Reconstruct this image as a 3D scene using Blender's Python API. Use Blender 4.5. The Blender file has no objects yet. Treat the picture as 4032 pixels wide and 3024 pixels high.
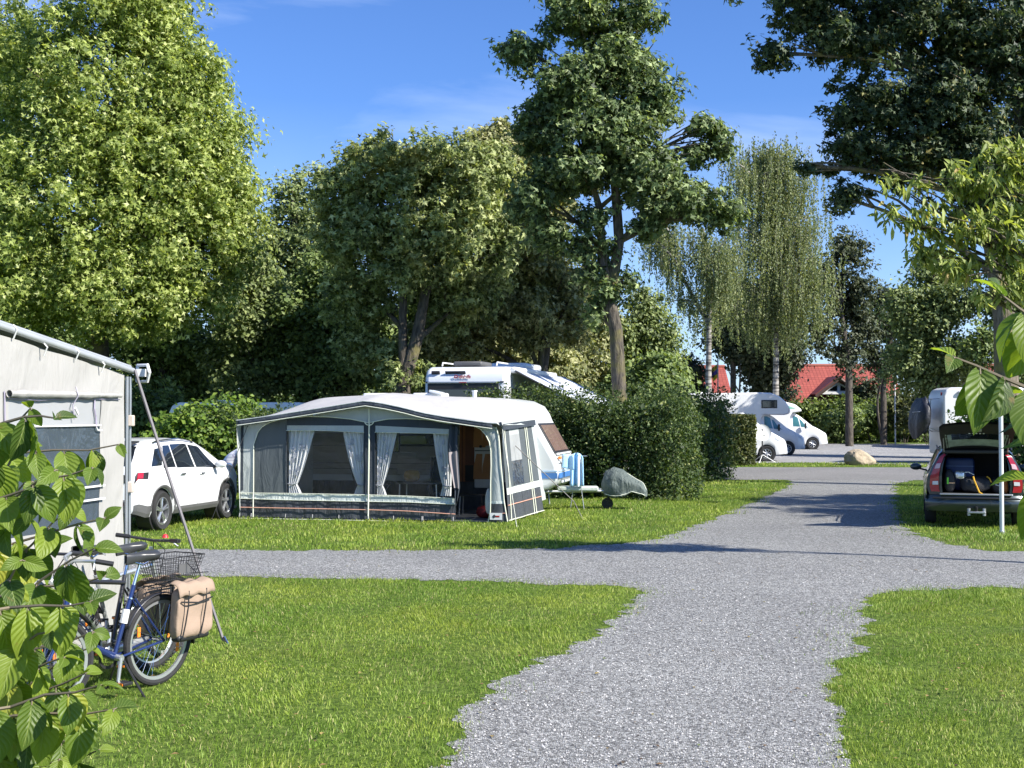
import bpy, bmesh, math, random
import numpy as np
from mathutils import Vector, Matrix, Euler, noise
C = bpy.context.scene.collection
SC = bpy.context.scene
PI = math.pi
rad = math.radians

# ------------------------------------------------------------------ camera
FPX = 5000.0            # focal length in photo pixels (4032 wide)
CAM_Z = 2.05
PITCH = math.atan(123.0 / FPX)
cd = bpy.data.cameras.new('camera')
cd.sensor_width = 36.0
cd.lens = 36.0 * FPX / 4032.0
cd.clip_end = 3000.0
cam = bpy.data.objects.new('camera', cd)
C.objects.link(cam)
cam.location = (0, 0, CAM_Z)
cam.rotation_euler = (PI / 2 + PITCH, 0, 0)
SC.camera = cam

# ------------------------------------------------------------------ sun and sky
SUN_EL = rad(37)
SUN_AZ = math.atan2(0.88, -0.47)      # clockwise from +Y
sd = Vector((math.sin(SUN_AZ) * math.cos(SUN_EL), math.cos(SUN_AZ) * math.cos(SUN_EL), math.sin(SUN_EL)))
sl = bpy.data.lights.new('sun', 'SUN')
sl.energy = 5.0
sl.angle = rad(0.53)
sl.color = (1.0, 0.95, 0.86)
so = bpy.data.objects.new('sun', sl)
C.objects.link(so)
so.rotation_euler = (-sd).to_track_quat('-Z', 'Y').to_euler()
so.location = (20, -20, 40)

w = bpy.data.worlds.new('World')
SC.world = w
w.use_nodes = True
nt = w.node_tree
nt.nodes.clear()
out = nt.nodes.new('ShaderNodeOutputWorld')
bg = nt.nodes.new('ShaderNodeBackground')
sky = nt.nodes.new('ShaderNodeTexSky')
sky.sky_type = 'NISHITA'
sky.sun_disc = False
sky.sun_elevation = SUN_EL
sky.sun_rotation = SUN_AZ
sky.air_density = 1.0
sky.dust_density = 0.25
sky.ozone_density = 2.2
bg.inputs['Strength'].default_value = 0.115
# thin cirrus: stretched noise over the sky directions
tc = nt.nodes.new('ShaderNodeTexCoord')
mp = nt.nodes.new('ShaderNodeMapping')
mp.inputs['Rotation'].default_value = (0.0, rad(-38), 0.1)
mp.inputs['Scale'].default_value = (1.6, 3.0, 9.0)
nz = nt.nodes.new('ShaderNodeTexNoise')
nz.inputs['Scale'].default_value = 1.5
nz.inputs['Detail'].default_value = 7
nz.inputs['Roughness'].default_value = 0.55
nz.inputs['Distortion'].default_value = 0.5
cr = nt.nodes.new('ShaderNodeValToRGB')
cr.color_ramp.elements[0].position = 0.53
cr.color_ramp.elements[1].position = 0.85
cr.color_ramp.elements[0].color = (0, 0, 0, 1)
cr.color_ramp.elements[1].color = (0.30, 0.30, 0.30, 1)
# milky band low over the horizon
sep = nt.nodes.new('ShaderNodeSeparateXYZ')
hr = nt.nodes.new('ShaderNodeMapRange')
hr.inputs['From Min'].default_value = 0.0
hr.inputs['From Max'].default_value = 0.24
hr.inputs['To Min'].default_value = 0.5
hr.inputs['To Max'].default_value = 0.0
nz2 = nt.nodes.new('ShaderNodeTexNoise')
nz2.inputs['Scale'].default_value = 6
nz2.inputs['Detail'].default_value = 6
mpl = nt.nodes.new('ShaderNodeMath'); mpl.operation = 'MULTIPLY'
mad = nt.nodes.new('ShaderNodeMath'); mad.operation = 'ADD'
mad.use_clamp = True
mx = nt.nodes.new('ShaderNodeMix')
mx.data_type = 'RGBA'
L = nt.links.new
tint = nt.nodes.new('ShaderNodeMix'); tint.data_type = 'RGBA'; tint.blend_type = 'MULTIPLY'
tint.inputs[0].default_value = 1.0
tint.inputs[7].default_value = (0.38, 0.55, 0.86, 1)
L(tc.outputs['Generated'], mp.inputs['Vector'])
L(mp.outputs['Vector'], nz.inputs['Vector'])
L(nz.outputs['Fac'], cr.inputs['Fac'])
L(tc.outputs['Generated'], sep.inputs[0])
L(tc.outputs['Generated'], nz2.inputs['Vector'])
L(sep.outputs['Z'], hr.inputs['Value'])
L(hr.outputs[0], mpl.inputs[0]); L(nz2.outputs['Fac'], mpl.inputs[1])
L(cr.outputs['Color'], mad.inputs[0]); L(mpl.outputs[0], mad.inputs[1])
L(sky.outputs['Color'], tint.inputs[6])
L(tint.outputs[2], mx.inputs[6])
mx.inputs[7].default_value = (6.4, 7.0, 8.0, 1)
L(mad.outputs[0], mx.inputs[0])
L(mx.outputs[2], bg.inputs['Color'])
L(bg.outputs['Background'], out.inputs['Surface'])

SC.view_settings.view_transform = 'Standard'
SC.view_settings.look = 'None'
SC.view_settings.gamma = 1
SC.view_settings.exposure = 0.98

# ------------------------------------------------------------------ pixel -> place (photo 4032 x 3024)
def ray(px, py):
    a = (px - 2016.0) / FPX
    b = (1512.0 - py) / FPX
    return Vector((a, math.cos(PITCH) - b * math.sin(PITCH), math.sin(PITCH) + b * math.cos(PITCH)))
def at(px, py, Y):
    d = ray(px, py)
    return Vector((0, 0, CAM_Z)) + d * (Y / d.y)
def gd(px, py):
    d = ray(px, py)
    return Vector((0, 0, CAM_Z)) + d * (-CAM_Z / d.z)
K = 4032 / 2212.0

# ------------------------------------------------------------------ tags and objects
def tag(o, label=None, cat=None, group=None, kind=None):
    if label: o['label'] = label
    if cat: o['category'] = cat
    if group: o['group'] = group
    if kind: o['kind'] = kind
    return o
def empty(name, loc=(0, 0, 0), rz=0.0, label=None, cat=None, group=None):
    o = bpy.data.objects.new(name, None)
    o.empty_display_size = 0.2
    C.objects.link(o)
    o.location = loc
    o.rotation_euler = (0, 0, rz)
    return tag(o, label, cat, group)
def copy_tree(o, parent=None):
    c = o.copy()
    C.objects.link(c)
    c.parent = parent
    for ch in list(o.children):
        copy_tree(ch, c)
    return c

# ------------------------------------------------------------------ mesh builder
class MB:
    def __init__(s):
        s.v = []; s.f = []
    def add(s, vs, fs):
        n = len(s.v)
        s.v += [tuple(p) for p in vs]
        s.f += [tuple(i + n for i in f) for f in fs]
        return s
    def box(s, c, d, rz=0.0, rx=0.0, ry=0.0, taper=1.0):
        M = Matrix.Translation(c) @ Euler((rx, ry, rz)).to_matrix().to_4x4()
        vs = []
        for z in (-.5, .5):
            t = taper if z > 0 else 1.0
            for x, y in ((-.5, -.5), (.5, -.5), (.5, .5), (-.5, .5)):
                vs.append(M @ Vector((x * d[0] * t, y * d[1] * t, z * d[2])))
        return s.add(vs, [(3, 2, 1, 0), (4, 5, 6, 7), (0, 1, 5, 4), (1, 2, 6, 5), (2, 3, 7, 6), (3, 0, 4, 7)])
    def tube(s, pts, r, n=8, caps=True):
        pts = [Vector(p) for p in pts]
        if not isinstance(r, (list, tuple)):
            r = [r] * len(pts)
        vs = []; fs = []
        prev = None
        for i, p in enumerate(pts):
            if i == 0: d = pts[1] - p
            elif i == len(pts) - 1: d = p - pts[i - 1]
            else: d = pts[i + 1] - pts[i - 1]
            d.normalize()
            if prev is None:
                a = Vector((0, 0, 1)) if abs(d.z) < 0.9 else Vector((1, 0, 0))
                u = d.cross(a).normalized()
            else:
                u = (prev - d * prev.dot(d)).normalized()
            prev = u
            vv = d.cross(u)
            for k in range(n):
                a = 2 * PI * k / n
                vs.append(p + (u * math.cos(a) + vv * math.sin(a)) * r[i])
        for i in range(len(pts) - 1):
            for k in range(n):
                k2 = (k + 1) % n
                fs.append((i * n + k, i * n + k2, (i + 1) * n + k2, (i + 1) * n + k))
        if caps:
            fs.append(tuple(reversed(range(n))))
            fs.append(tuple(range((len(pts) - 1) * n, len(pts) * n)))
        return s.add(vs, fs)
    def lathe(s, prof, n=24, M=None, close=False):
        """prof: (radius, height) pairs turned about local z"""
        M = M or Matrix.Identity(4)
        vs = []; fs = []
        m = len(prof)
        for k in range(n):
            a = 2 * PI * k / n
            for r, h in prof:
                vs.append(M @ Vector((r * math.cos(a), r * math.sin(a), h)))
        for k in range(n):
            k2 = (k + 1) % n
            for i in range(m - 1 + (1 if close else 0)):
                j = (i + 1) % m
                fs.append((k * m + i, k2 * m + i, k2 * m + j, k * m + j))
        return s.add(vs, fs)
    def grid(s, fn, nu, nv, closeu=False):
        vs = [fn(i / (nu if closeu else nu - 1), j / (nv - 1)) for i in range(nu) for j in range(nv)]
        fs = []
        for i in range(nu if closeu else nu - 1):
            i2 = (i + 1) % nu
            for j in range(nv - 1):
                fs.append((i * nv + j, i2 * nv + j, i2 * nv + j + 1, i * nv + j + 1))
        return s.add(vs, fs)
    def prism(s, poly, a, b, axis='y'):
        """polygon (p,q) extruded from a to b along axis; p,q are the other two axes"""
        def P(p, q, t):
            return {'y': (p, t, q), 'x': (t, p, q), 'z': (p, q, t)}[axis]
        n = len(poly)
        vs = [P(p, q, a) for p, q in poly] + [P(p, q, b) for p, q in poly]
        fs = [tuple(range(n)), tuple(reversed(range(n, 2 * n)))]
        for i in range(n):
            j = (i + 1) % n
            fs.append((j, i, n + i, n + j))
        return s.add(vs, fs)
    def build(s, name, mat, parent=None, smooth=False, bevel=0.0, solid=0.0, seg=2, M=None, angle=40):
        me = bpy.data.meshes.new(name)
        me.from_pydata(s.v, [], s.f)
        bm = bmesh.new(); bm.from_mesh(me)
        if M is not None: bm.transform(M)
        bmesh.ops.recalc_face_normals(bm, faces=bm.faces)
        bm.to_mesh(me); bm.free()
        me.materials.append(mat)
        o = bpy.data.objects.new(name, me)
        C.objects.link(o)
        if parent is not None: o.parent = parent
        if solid:
            m = o.modifiers.new('s', 'SOLIDIFY'); m.thickness = solid; m.offset = 0
        if bevel:
            m = o.modifiers.new('b', 'BEVEL'); m.width = bevel; m.segments = seg; m.limit_method = 'ANGLE'
            m.angle_limit = rad(35)
        if smooth or bevel:
            me.polygons.foreach_set('use_smooth', [True] * len(me.polygons))
            try:
                me.set_sharp_from_angle(angle=rad(angle))
            except Exception:
                pass
        return o

def np_mesh(name, V, F, mat, parent=None, smooth=False):
    """V (n,3) float, F (m,k) int faces of equal size"""
    me = bpy.data.meshes.new(name)
    k = F.shape[1]
    me.vertices.add(len(V)); me.vertices.foreach_set('co', V.astype(np.float32).ravel())
    me.loops.add(F.size); me.loops.foreach_set('vertex_index', F.astype(np.int32).ravel())
    me.polygons.add(len(F))
    me.polygons.foreach_set('loop_start', np.arange(0, F.size, k, dtype=np.int32))
    me.polygons.foreach_set('loop_total', np.full(len(F), k, dtype=np.int32))
    if smooth: me.polygons.foreach_set('use_smooth', np.ones(len(F), dtype=bool))
    me.update(calc_edges=True)
    me.materials.append(mat)
    o = bpy.data.objects.new(name, me)
    C.objects.link(o)
    if parent is not None: o.parent = parent
    return o

# ------------------------------------------------------------------ materials
def newmat(name):
    m = bpy.data.materials.new(name)
    m.use_nodes = True
    n = m.node_tree
    b = n.nodes['Principled BSDF']
    return m, n, b
def ramp(n, fac, stops):
    r = n.nodes.new('ShaderNodeValToRGB')
    e = r.color_ramp.elements
    e[0].position = stops[0][0]; e[0].color = (*stops[0][1], 1)
    e[1].position = stops[-1][0]; e[1].color = (*stops[-1][1], 1)
    for p, c in stops[1:-1]:
        q = e.new(p); q.color = (*c, 1)
    n.links.new(fac, r.inputs['Fac'])
    return r.outputs['Color']
def texn(n, scale, detail=4, rough=0.55, vec=None, dist=0.0, coord='Object'):
    t = n.nodes.new('ShaderNodeTexNoise')
    t.inputs['Scale'].default_value = scale; t.inputs['Detail'].default_value = detail
    t.inputs['Roughness'].default_value = rough; t.inputs['Distortion'].default_value = dist
    if vec is None:
        c = n.nodes.new('ShaderNodeTexCoord'); vec = c.outputs[coord]
    n.links.new(vec, t.inputs['Vector'])
    return t.outputs['Fac']
def addbump(n, b, h, strength, dist=0.02):
    bp = n.nodes.new('ShaderNodeBump')
    bp.inputs['Strength'].default_value = strength
    bp.inputs['Distance'].default_value = dist
    n.links.new(h, bp.inputs['Height'])
    n.links.new(bp.outputs[0], b.inputs['Normal'])
def M_(name, col, rough=0.55, metal=0.0, var=0.12, vscale=3.0, bump=0.0, bscale=8.0, bdist=0.02, coat=0.0, spec=0.5, sheen=0.0):
    m, n, b = newmat(name)
    c2 = tuple(max(0, x * (1 - var)) for x in col); c3 = tuple(min(1, x * (1 + var)) for x in col)
    n.links.new(ramp(n, texn(n, vscale, 5), [(0.3, c2), (0.7, c3)]), b.inputs['Base Color'])
    b.inputs['Roughness'].default_value = rough
    b.inputs['Metallic'].default_value = metal
    b.inputs['Specular IOR Level'].default_value = spec
    if coat:
        b.inputs['Coat Weight'].default_value = coat; b.inputs['Coat Roughness'].default_value = 0.04
    if bump:
        addbump(n, b, texn(n, bscale, 4), bump, bdist)
    return m
def glassmat(name, tint, alpha, rough=0.05, bump=0.0, bscale=4.0):
    m, n, b = newmat(name)
    b.inputs['Base Color'].default_value = (*tint, 1)
    b.inputs['Roughness'].default_value = rough
    b.inputs['Alpha'].default_value = alpha
    b.inputs['Specular IOR Level'].default_value = 0.8
    if bump: addbump(n, b, texn(n, bscale, 3, dist=1.5), bump, 0.05)
    return m
def leafmat(name, stops, trans=0.35, rough=0.55, big=None, spec=0.35, tcol=1.5):
    """per-leaf colour; big = (scale, colour, amount) patches of another colour through the crown"""
    m, n, b = newmat(name)
    g = n.nodes.new('ShaderNodeNewGeometry')
    col = ramp(n, g.outputs['Random Per Island'], stops)
    if big:
        t = texn(n, big[0], 2)
        r = ramp(n, t, [(big[3] if len(big) > 3 else 0.52, (0, 0, 0)), (0.72, (big[2],) * 3)])
        mx = n.nodes.new('ShaderNodeMix'); mx.data_type = 'RGBA'
        n.links.new(r, mx.inputs[0]); n.links.new(col, mx.inputs[6])
        mx.inputs[7].default_value = (*big[1], 1)
        col = mx.outputs[2]
    n.links.new(col, b.inputs['Base Color'])
    b.inputs['Roughness'].default_value = rough
    b.inputs['Specular IOR Level'].default_value = spec
    tr = n.nodes.new('ShaderNodeBsdfTranslucent')
    mu = n.nodes.new('ShaderNodeMix'); mu.data_type = 'RGBA'; mu.blend_type = 'MULTIPLY'; mu.inputs[0].default_value = 1
    n.links.new(col, mu.inputs[6]); mu.inputs[7].default_value = (tcol * 1.25, tcol * 1.22, tcol * 0.5, 1)
    n.links.new(mu.outputs[2], tr.inputs['Color'])
    ms = n.nodes.new('ShaderNodeMixShader'); ms.inputs[0].default_value = trans
    n.links.new(b.outputs[0], ms.inputs[1]); n.links.new(tr.outputs[0], ms.inputs[2])
    n.links.new(ms.outputs[0], n.nodes['Material Output'].inputs['Surface'])
    return m
# ------------------------------------------------------------------ ground
rng = np.random.default_rng(7)
def mat_ground():
    m, n, b = newmat('lawn_soil')
    big = texn(n, 0.35, 4); fine = texn(n, 14, 5)
    a = ramp(n, fine, [(0.3, (0.035, 0.06, 0.012)), (0.55, (0.10, 0.155, 0.026)), (0.75, (0.19, 0.235, 0.06))])
    d = ramp(n, fine, [(0.3, (0.06, 0.065, 0.02)), (0.6, (0.15, 0.15, 0.05)), (0.8, (0.25, 0.22, 0.10))])
    mx = n.nodes.new('ShaderNodeMix'); mx.data_type = 'RGBA'
    n.links.new(ramp(n, big, [(0.5, (0, 0, 0)), (0.75, (0.6,) * 3)]), mx.inputs[0])
    n.links.new(a, mx.inputs[6]); n.links.new(d, mx.inputs[7])
    n.links.new(mx.outputs[2], b.inputs['Base Color'])
    b.inputs['Roughness'].default_value = 0.95
    b.inputs['Specular IOR Level'].default_value = 0.1
    addbump(n, b, texn(n, 30, 4), 0.8, 0.03)
    return m
def mat_gravel(name, lo, mid, hi, scale=95.0, dirt=(0.30, 0.27, 0.24)):
    m, n, b = newmat(name)
    tcn = n.nodes.new('ShaderNodeTexCoord')
    v = n.nodes.new('ShaderNodeTexVoronoi'); v.inputs['Scale'].default_value = scale
    v.inputs['Randomness'].default_value = 1
    n.links.new(tcn.outputs['Object'], v.inputs['Vector'])
    v2 = n.nodes.new('ShaderNodeTexVoronoi'); v2.inputs['Scale'].default_value = scale * 0.41
    n.links.new(tcn.outputs['Object'], v2.inputs['Vector'])
    s1 = n.nodes.new('ShaderNodeSeparateColor'); n.links.new(v.outputs['Color'], s1.inputs[0])
    s2 = n.nodes.new('ShaderNodeSeparateColor'); n.links.new(v2.outputs['Color'], s2.inputs[0])
    ad = n.nodes.new('ShaderNodeMath'); ad.operation = 'MULTIPLY_ADD'
    n.links.new(s1.outputs[0], ad.inputs[0]); ad.inputs[1].default_value = 0.6
    mu = n.nodes.new('ShaderNodeMath'); mu.operation = 'MULTIPLY'; mu.inputs[1].default_value = 0.4
    n.links.new(s2.outputs[1], mu.inputs[0]); n.links.new(mu.outputs[0], ad.inputs[2])
    col = ramp(n, ad.outputs[0], [(0.12, lo), (0.5, mid), (0.9, hi)])
    big = texn(n, 0.28, 5, rough=0.6)
    mx = n.nodes.new('ShaderNodeMix'); mx.data_type = 'RGBA'; mx.blend_type = 'MULTIPLY'
    mx.inputs[0].default_value = 1
    n.links.new(col, mx.inputs[6])
    n.links.new(ramp(n, big, [(0.3, (0.86, 0.86, 0.87)), (0.7, (1.08, 1.08, 1.08))]), mx.inputs[7])
    mx2 = n.nodes.new('ShaderNodeMix'); mx2.data_type = 'RGBA'
    n.links.new(ramp(n, texn(n, 1.3, 4), [(0.6, (0, 0, 0)), (0.8, (0.35,) * 3)]), mx2.inputs[0])
    n.links.new(mx.outputs[2], mx2.inputs[6]); mx2.inputs[7].default_value = (*dirt, 1)
    n.links.new(mx2.outputs[2], b.inputs['Base Color'])
    b.inputs['Roughness'].default_value = 0.85
    b.inputs['Specular IOR Level'].default_value = 0.25
    hgt = n.nodes.new('ShaderNodeMath'); hgt.operation = 'ADD'
    n.links.new(s1.outputs[1], hgt.inputs[0])
    m3 = n.nodes.new('ShaderNodeMath'); m3.operation = 'MULTIPLY'; m3.inputs[1].default_value = -1.2
    n.links.new(v.outputs['Distance'], m3.inputs[0]); n.links.new(m3.outputs[0], hgt.inputs[1])
    addbump(n, b, hgt.outputs[0], 0.9, 0.010)
    return m
MG = mat_ground()
MGR = mat_gravel('grey_gravel', (0.085, 0.083, 0.082), (0.268, 0.268, 0.255), (0.60, 0.60, 0.575), 105.0)
MGL = mat_gravel('lot_gravel', (0.18, 0.175, 0.17), (0.33, 0.325, 0.32), (0.5, 0.5, 0.5), 60)
MAS = mat_gravel('worn_asphalt', (0.16, 0.155, 0.15), (0.24, 0.235, 0.225), (0.33, 0.32, 0.31), 60, (0.26, 0.25, 0.235))

g = MB()
N = 40
ext = [-700 + 1400 * i / N for i in range(N + 1)]
g.add([(x, y + 500, 0) for x in ext for y in ext],
      [(i * (N + 1) + j, (i + 1) * (N + 1) + j, (i + 1) * (N + 1) + j + 1, i * (N + 1) + j + 1) for i in range(N) for j in range(N)])
tag(g.build('ground', MG), kind='structure')

def jitter_poly(pts, step, amp, seed):
    """subdivide a closed outline and roughen it"""
    out = []
    n = len(pts)
    for i in range(n):
        a = Vector(pts[i]); b = Vector(pts[(i + 1) % n])
        d = b - a
        L_ = d.length
        if L_ < 1e-6: continue
        k = max(1, min(400, int(L_ / step)))
        nrm = Vector((-d.y, d.x, 0)).normalized()
        for j in range(k):
            p = a + d * (j / k)
            q = Vector((p.x * 1.3 + seed, p.y * 1.3, seed))
            o = noise.noise(q) * 0.5 + noise.noise(q * 3.1) * 0.55 + noise.noise(q * 9.0) * 0.42
            out.append(p + nrm * o * amp)
    return out
def ngon_sheet(name, pts, z, mat):
    me = bpy.data.meshes.new(name)
    bm = bmesh.new()
    vs = [bm.verts.new((p[0], p[1], z)) for p in pts]
    es = [bm.edges.new((vs[i], vs[(i + 1) % len(vs)])) for i in range(len(vs))]
    bmesh.ops.triangle_fill(bm, edges=es, use_beauty=True)
    for f in bm.faces:
        if f.normal.z < 0: f.normal_flip()
    bm.to_mesh(me); bm.free()
    me.materials.append(mat)
    o = bpy.data.objects.new(name, me); C.objects.link(o)
    return tag(o, kind='structure')

gpx = [(-700, 1236), (200, 1240), (440, 1245), (750, 1250), (1100, 1258), (1300, 1265), (1375, 1272), (1392, 1287),
       (1345, 1332), (1290, 1362), (1240, 1402), (1160, 1440), (1080, 1470), (1045, 1490), (1010, 1515), (1030, 1545),
       (975, 1590), (925, 1659), (880, 1730), (800, 1900), (1975, 1900), (1900, 1730), (1865, 1659), (1825, 1600),
       (1800, 1560), (1790, 1500), (1820, 1440), (1850, 1400), (1880, 1345), (1868, 1312), (1895, 1290), (1960, 1276),
       (2212, 1272), (2800, 1270), (2800, 1215), (2212, 1192), (2130, 1190), (2050, 1175), (1975, 1155), (1940, 1120),
       (1933, 1080), (1937, 1045), (1990, 1033), (1690, 1033), (1712, 1044), (1700, 1052), (1640, 1080), (1600, 1096),
       (1500, 1140), (1390, 1171), (1180, 1185), (800, 1190), (440, 1188), (-700, 1183)]
gpoly0 = [gd(a * K, b * K) for a, b in gpx]
gpoly = jitter_poly(gpoly0, 0.05, 0.30, 3.0)
ngon_sheet('gravel_path', gpoly, 0.004, MGR)
# asphalt road crossing behind, gravel lot beyond
r0, r1 = 40.2, 50.0
road = jitter_poly([Vector((-14, r0 + 1.2, 0)), Vector((10, r0, 0)), Vector((70, r0 - 2.5, 0)), Vector((70, r1 - 2.5, 0)), Vector((10, r1, 0)), Vector((-14, r1 + 1.2, 0))], 0.5, 0.12, 9.0)
ngon_sheet('road', road, 0.008, MAS)
lot = jitter_poly([Vector((7.5, 53, 0)), Vector((12.5, 55, 0)), Vector((17, 52.6, 0)), Vector((70, 50.5, 0)), Vector((75, 84, 0)), Vector((32, 90, 0)), Vector((24, 92, 0)), Vector((6, 92, 0))], 0.5, 0.7, 5.0)
ngon_sheet('gravel_lot', lot, 0.004, MGL)

# ---- inside test for the gravel outline
def inside(poly, X, Y):
    res = np.zeros(len(X), dtype=bool)
    n = len(poly)
    for i in range(n):
        x1, y1 = poly[i][0], poly[i][1]; x2, y2 = poly[(i + 1) % n][0], poly[(i + 1) % n][1]
        if y1 == y2: continue
        c = ((y1 > Y) != (y2 > Y)) & (X < (x2 - x1) * (Y - y1) / (y2 - y1) + x1)
        res ^= c
    return res
GP = [(p.x, p.y) for p in jitter_poly(gpoly0, 0.14, 0.30, 3.0)]
def vnoise(X, Y, s, seed=0):
    """cheap smooth value noise, 0..1"""
    r = np.random.default_rng(seed).random((64, 64))
    x = X * s; y = Y * s
    xi = np.floor(x).astype(int); yi = np.floor(y).astype(int)
    fx = x - xi; fy = y - yi
    fx = fx * fx * (3 - 2 * fx); fy = fy * fy * (3 - 2 * fy)
    g_ = lambda a, b_: r[a % 64, b_ % 64]
    return (g_(xi, yi) * (1 - fx) + g_(xi + 1, yi) * fx) * (1 - fy) + (g_(xi, yi + 1) * (1 - fx) + g_(xi + 1, yi + 1) * fx) * fy

MGRASS = None
def mat_grass():
    m, n, b = newmat('grass_blades')
    gm = n.nodes.new('ShaderNodeNewGeometry')
    c1 = ramp(n, gm.outputs['Random Per Island'], [(0.0, (0.065, 0.14, 0.014)), (0.45, (0.185, 0.30, 0.034)), (0.85, (0.30, 0.43, 0.070)), (0.95, (0.46, 0.44, 0.16)), (1.0, (0.6, 0.52, 0.28))])
    c2 = ramp(n, gm.outputs['Random Per Island'], [(0.0, (0.16, 0.21, 0.025)), (0.5, (0.38, 0.48, 0.05)), (1.0, (0.5, 0.52, 0.14))])
    mx = n.nodes.new('ShaderNodeMix'); mx.data_type = 'RGBA'
    n.links.new(ramp(n, texn(n, 0.55, 4, coord='Object'), [(0.42, (0, 0, 0)), (0.66, (0.9,) * 3)]), mx.inputs[0])
    n.links.new(c1, mx.inputs[6]); n.links.new(c2, mx.inputs[7])
    n.links.new(mx.outputs[2], b.inputs['Base Color'])
    b.inputs['Roughness'].default_value = 0.5
    b.inputs['Specular IOR Level'].default_value = 0.3
    tr = n.nodes.new('ShaderNodeBsdfTranslucent')
    n.links.new(mx.outputs[2], tr.inputs['Color'])
    ms = n.nodes.new('ShaderNodeMixShader'); ms.inputs[0].default_value = 0.35
    n.links.new(b.outputs[0], ms.inputs[1]); n.links.new(tr.outputs[0], ms.inputs[2])
    n.links.new(ms.outputs[0], n.nodes['Material Output'].inputs['Surface'])
    return m
MGRASS = mat_grass()
def frustum_ok(X, Y, margin=1.12):
    return np.abs(X) < Y * 0.4032 * margin + 0.3
def grass(name, label, x0, x1, y0, y1, dens, h, wd, spill=0.06, excl=None, seed=1):
    r = np.random.default_rng(seed)
    n = int((x1 - x0) * (y1 - y0) * dens)
    X = r.uniform(x0, x1, n); Y = r.uniform(y0, y1, n)
    k = frustum_ok(X, Y); X = X[k]; Y = Y[k]
    ins = inside(GP, X, Y)
    # stray tufts over the edge
    sp_ = 0.05 + 0.28 * (vnoise(X, Y, 2.3, 4) > 0.52) * vnoise(X, Y, 0.8, 24)
    dx = r.normal(0, 1, len(X)) * sp_; dy = r.normal(0, 1, len(X)) * sp_
    keep = ~ins & (r.random(len(X)) < 0.30 + 0.95 * vnoise(X, Y, 2.6, 12) * (0.6 + 0.7 * vnoise(X, Y, 0.7, 14)))
    if excl is not None: keep &= ~excl(X, Y)
    X = X[keep] + dx[keep]; Y = Y[keep] + dy[keep]
    n = len(X)
    tall = 0.55 + 0.9 * vnoise(X, Y, 2.3, 5) ** 2 + 0.35 * (r.random(n) ** 6)
    H = h * tall * r.uniform(0.5, 1.25, n)
    W = wd * r.uniform(0.6, 1.3, n)
    a = r.uniform(0, 2 * PI, n)
    lean = r.uniform(0.15, 1.1, n) * H
    la = r.uniform(0, 2 * PI, n) * 0.7 + 6.28 * vnoise(X, Y, 1.1, 8)
    cx, cy = np.cos(a) * W / 2, np.sin(a) * W / 2
    lx, ly = np.cos(la) * lean, np.sin(la) * lean
    V = np.zeros((n, 5, 3))
    V[:, 0] = np.stack([X - cx, Y - cy, np.zeros(n)], 1)
    V[:, 1] = np.stack([X + cx, Y + cy, np.zeros(n)], 1)
    V[:, 2] = np.stack([X - cx * .8 + lx * .35, Y - cy * .8 + ly * .35, H * .6], 1)
    V[:, 3] = np.stack([X + cx * .8 + lx * .35, Y + cy * .8 + ly * .35, H * .6], 1)
    V[:, 4] = np.stack([X + lx, Y + ly, H * (1 - 0.25 * (lean / H) ** 2 * 0.6)], 1)
    base = np.arange(n)[:, None] * 5
    T = np.concatenate([base + np.array([[0, 1, 3]]), base + np.array([[0, 3, 2]]), base + np.array([[2, 3, 4]])], 0)
    o = np_mesh(name, V.reshape(-1, 3), T, MGRASS)
    return tag(o, label, 'grass', kind='stuff')
grass('grass', 'bright green lawn in the left foreground below the gravel strip', -6.5, 3.0, 7.0, 17.3, 3300, 0.036, 0.0048, seed=1)
grass('grass', 'bright green lawn in the right foreground beside the gravel path', 1.6, 7.5, 7.0, 16.2, 3300, 0.040, 0.0048, seed=2)
def tentzone(X, Y):
    # caravan awning floor and car
    u = (X + 5.22) * 0.978 - (Y - 25.3) * 0.209; v = (X + 5.22) * 0.209 + (Y - 25.3) * 0.978
    return (u > -0.02) & (u < 5.3) & (v > 0.05)
grass('grass', 'lawn in front of the grey awning and under the white caravan', -10, 6.2, 18.5, 33, 750, 0.06, 0.010, excl=tentzone, seed=3)
grass('grass', 'lawn under the dark wagon at the right', 6.5, 13, 18.5, 32, 750, 0.06, 0.010, seed=4)
grass('grass', 'far strips of short grass before the asphalt road', -1, 12, 33, 40.2, 260, 0.06, 0.016, seed=5)
grass('grass', 'narrow grass verge behind the asphalt road', 5, 24, 50.3, 55.0, 110, 0.07, 0.025, seed=6)

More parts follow.
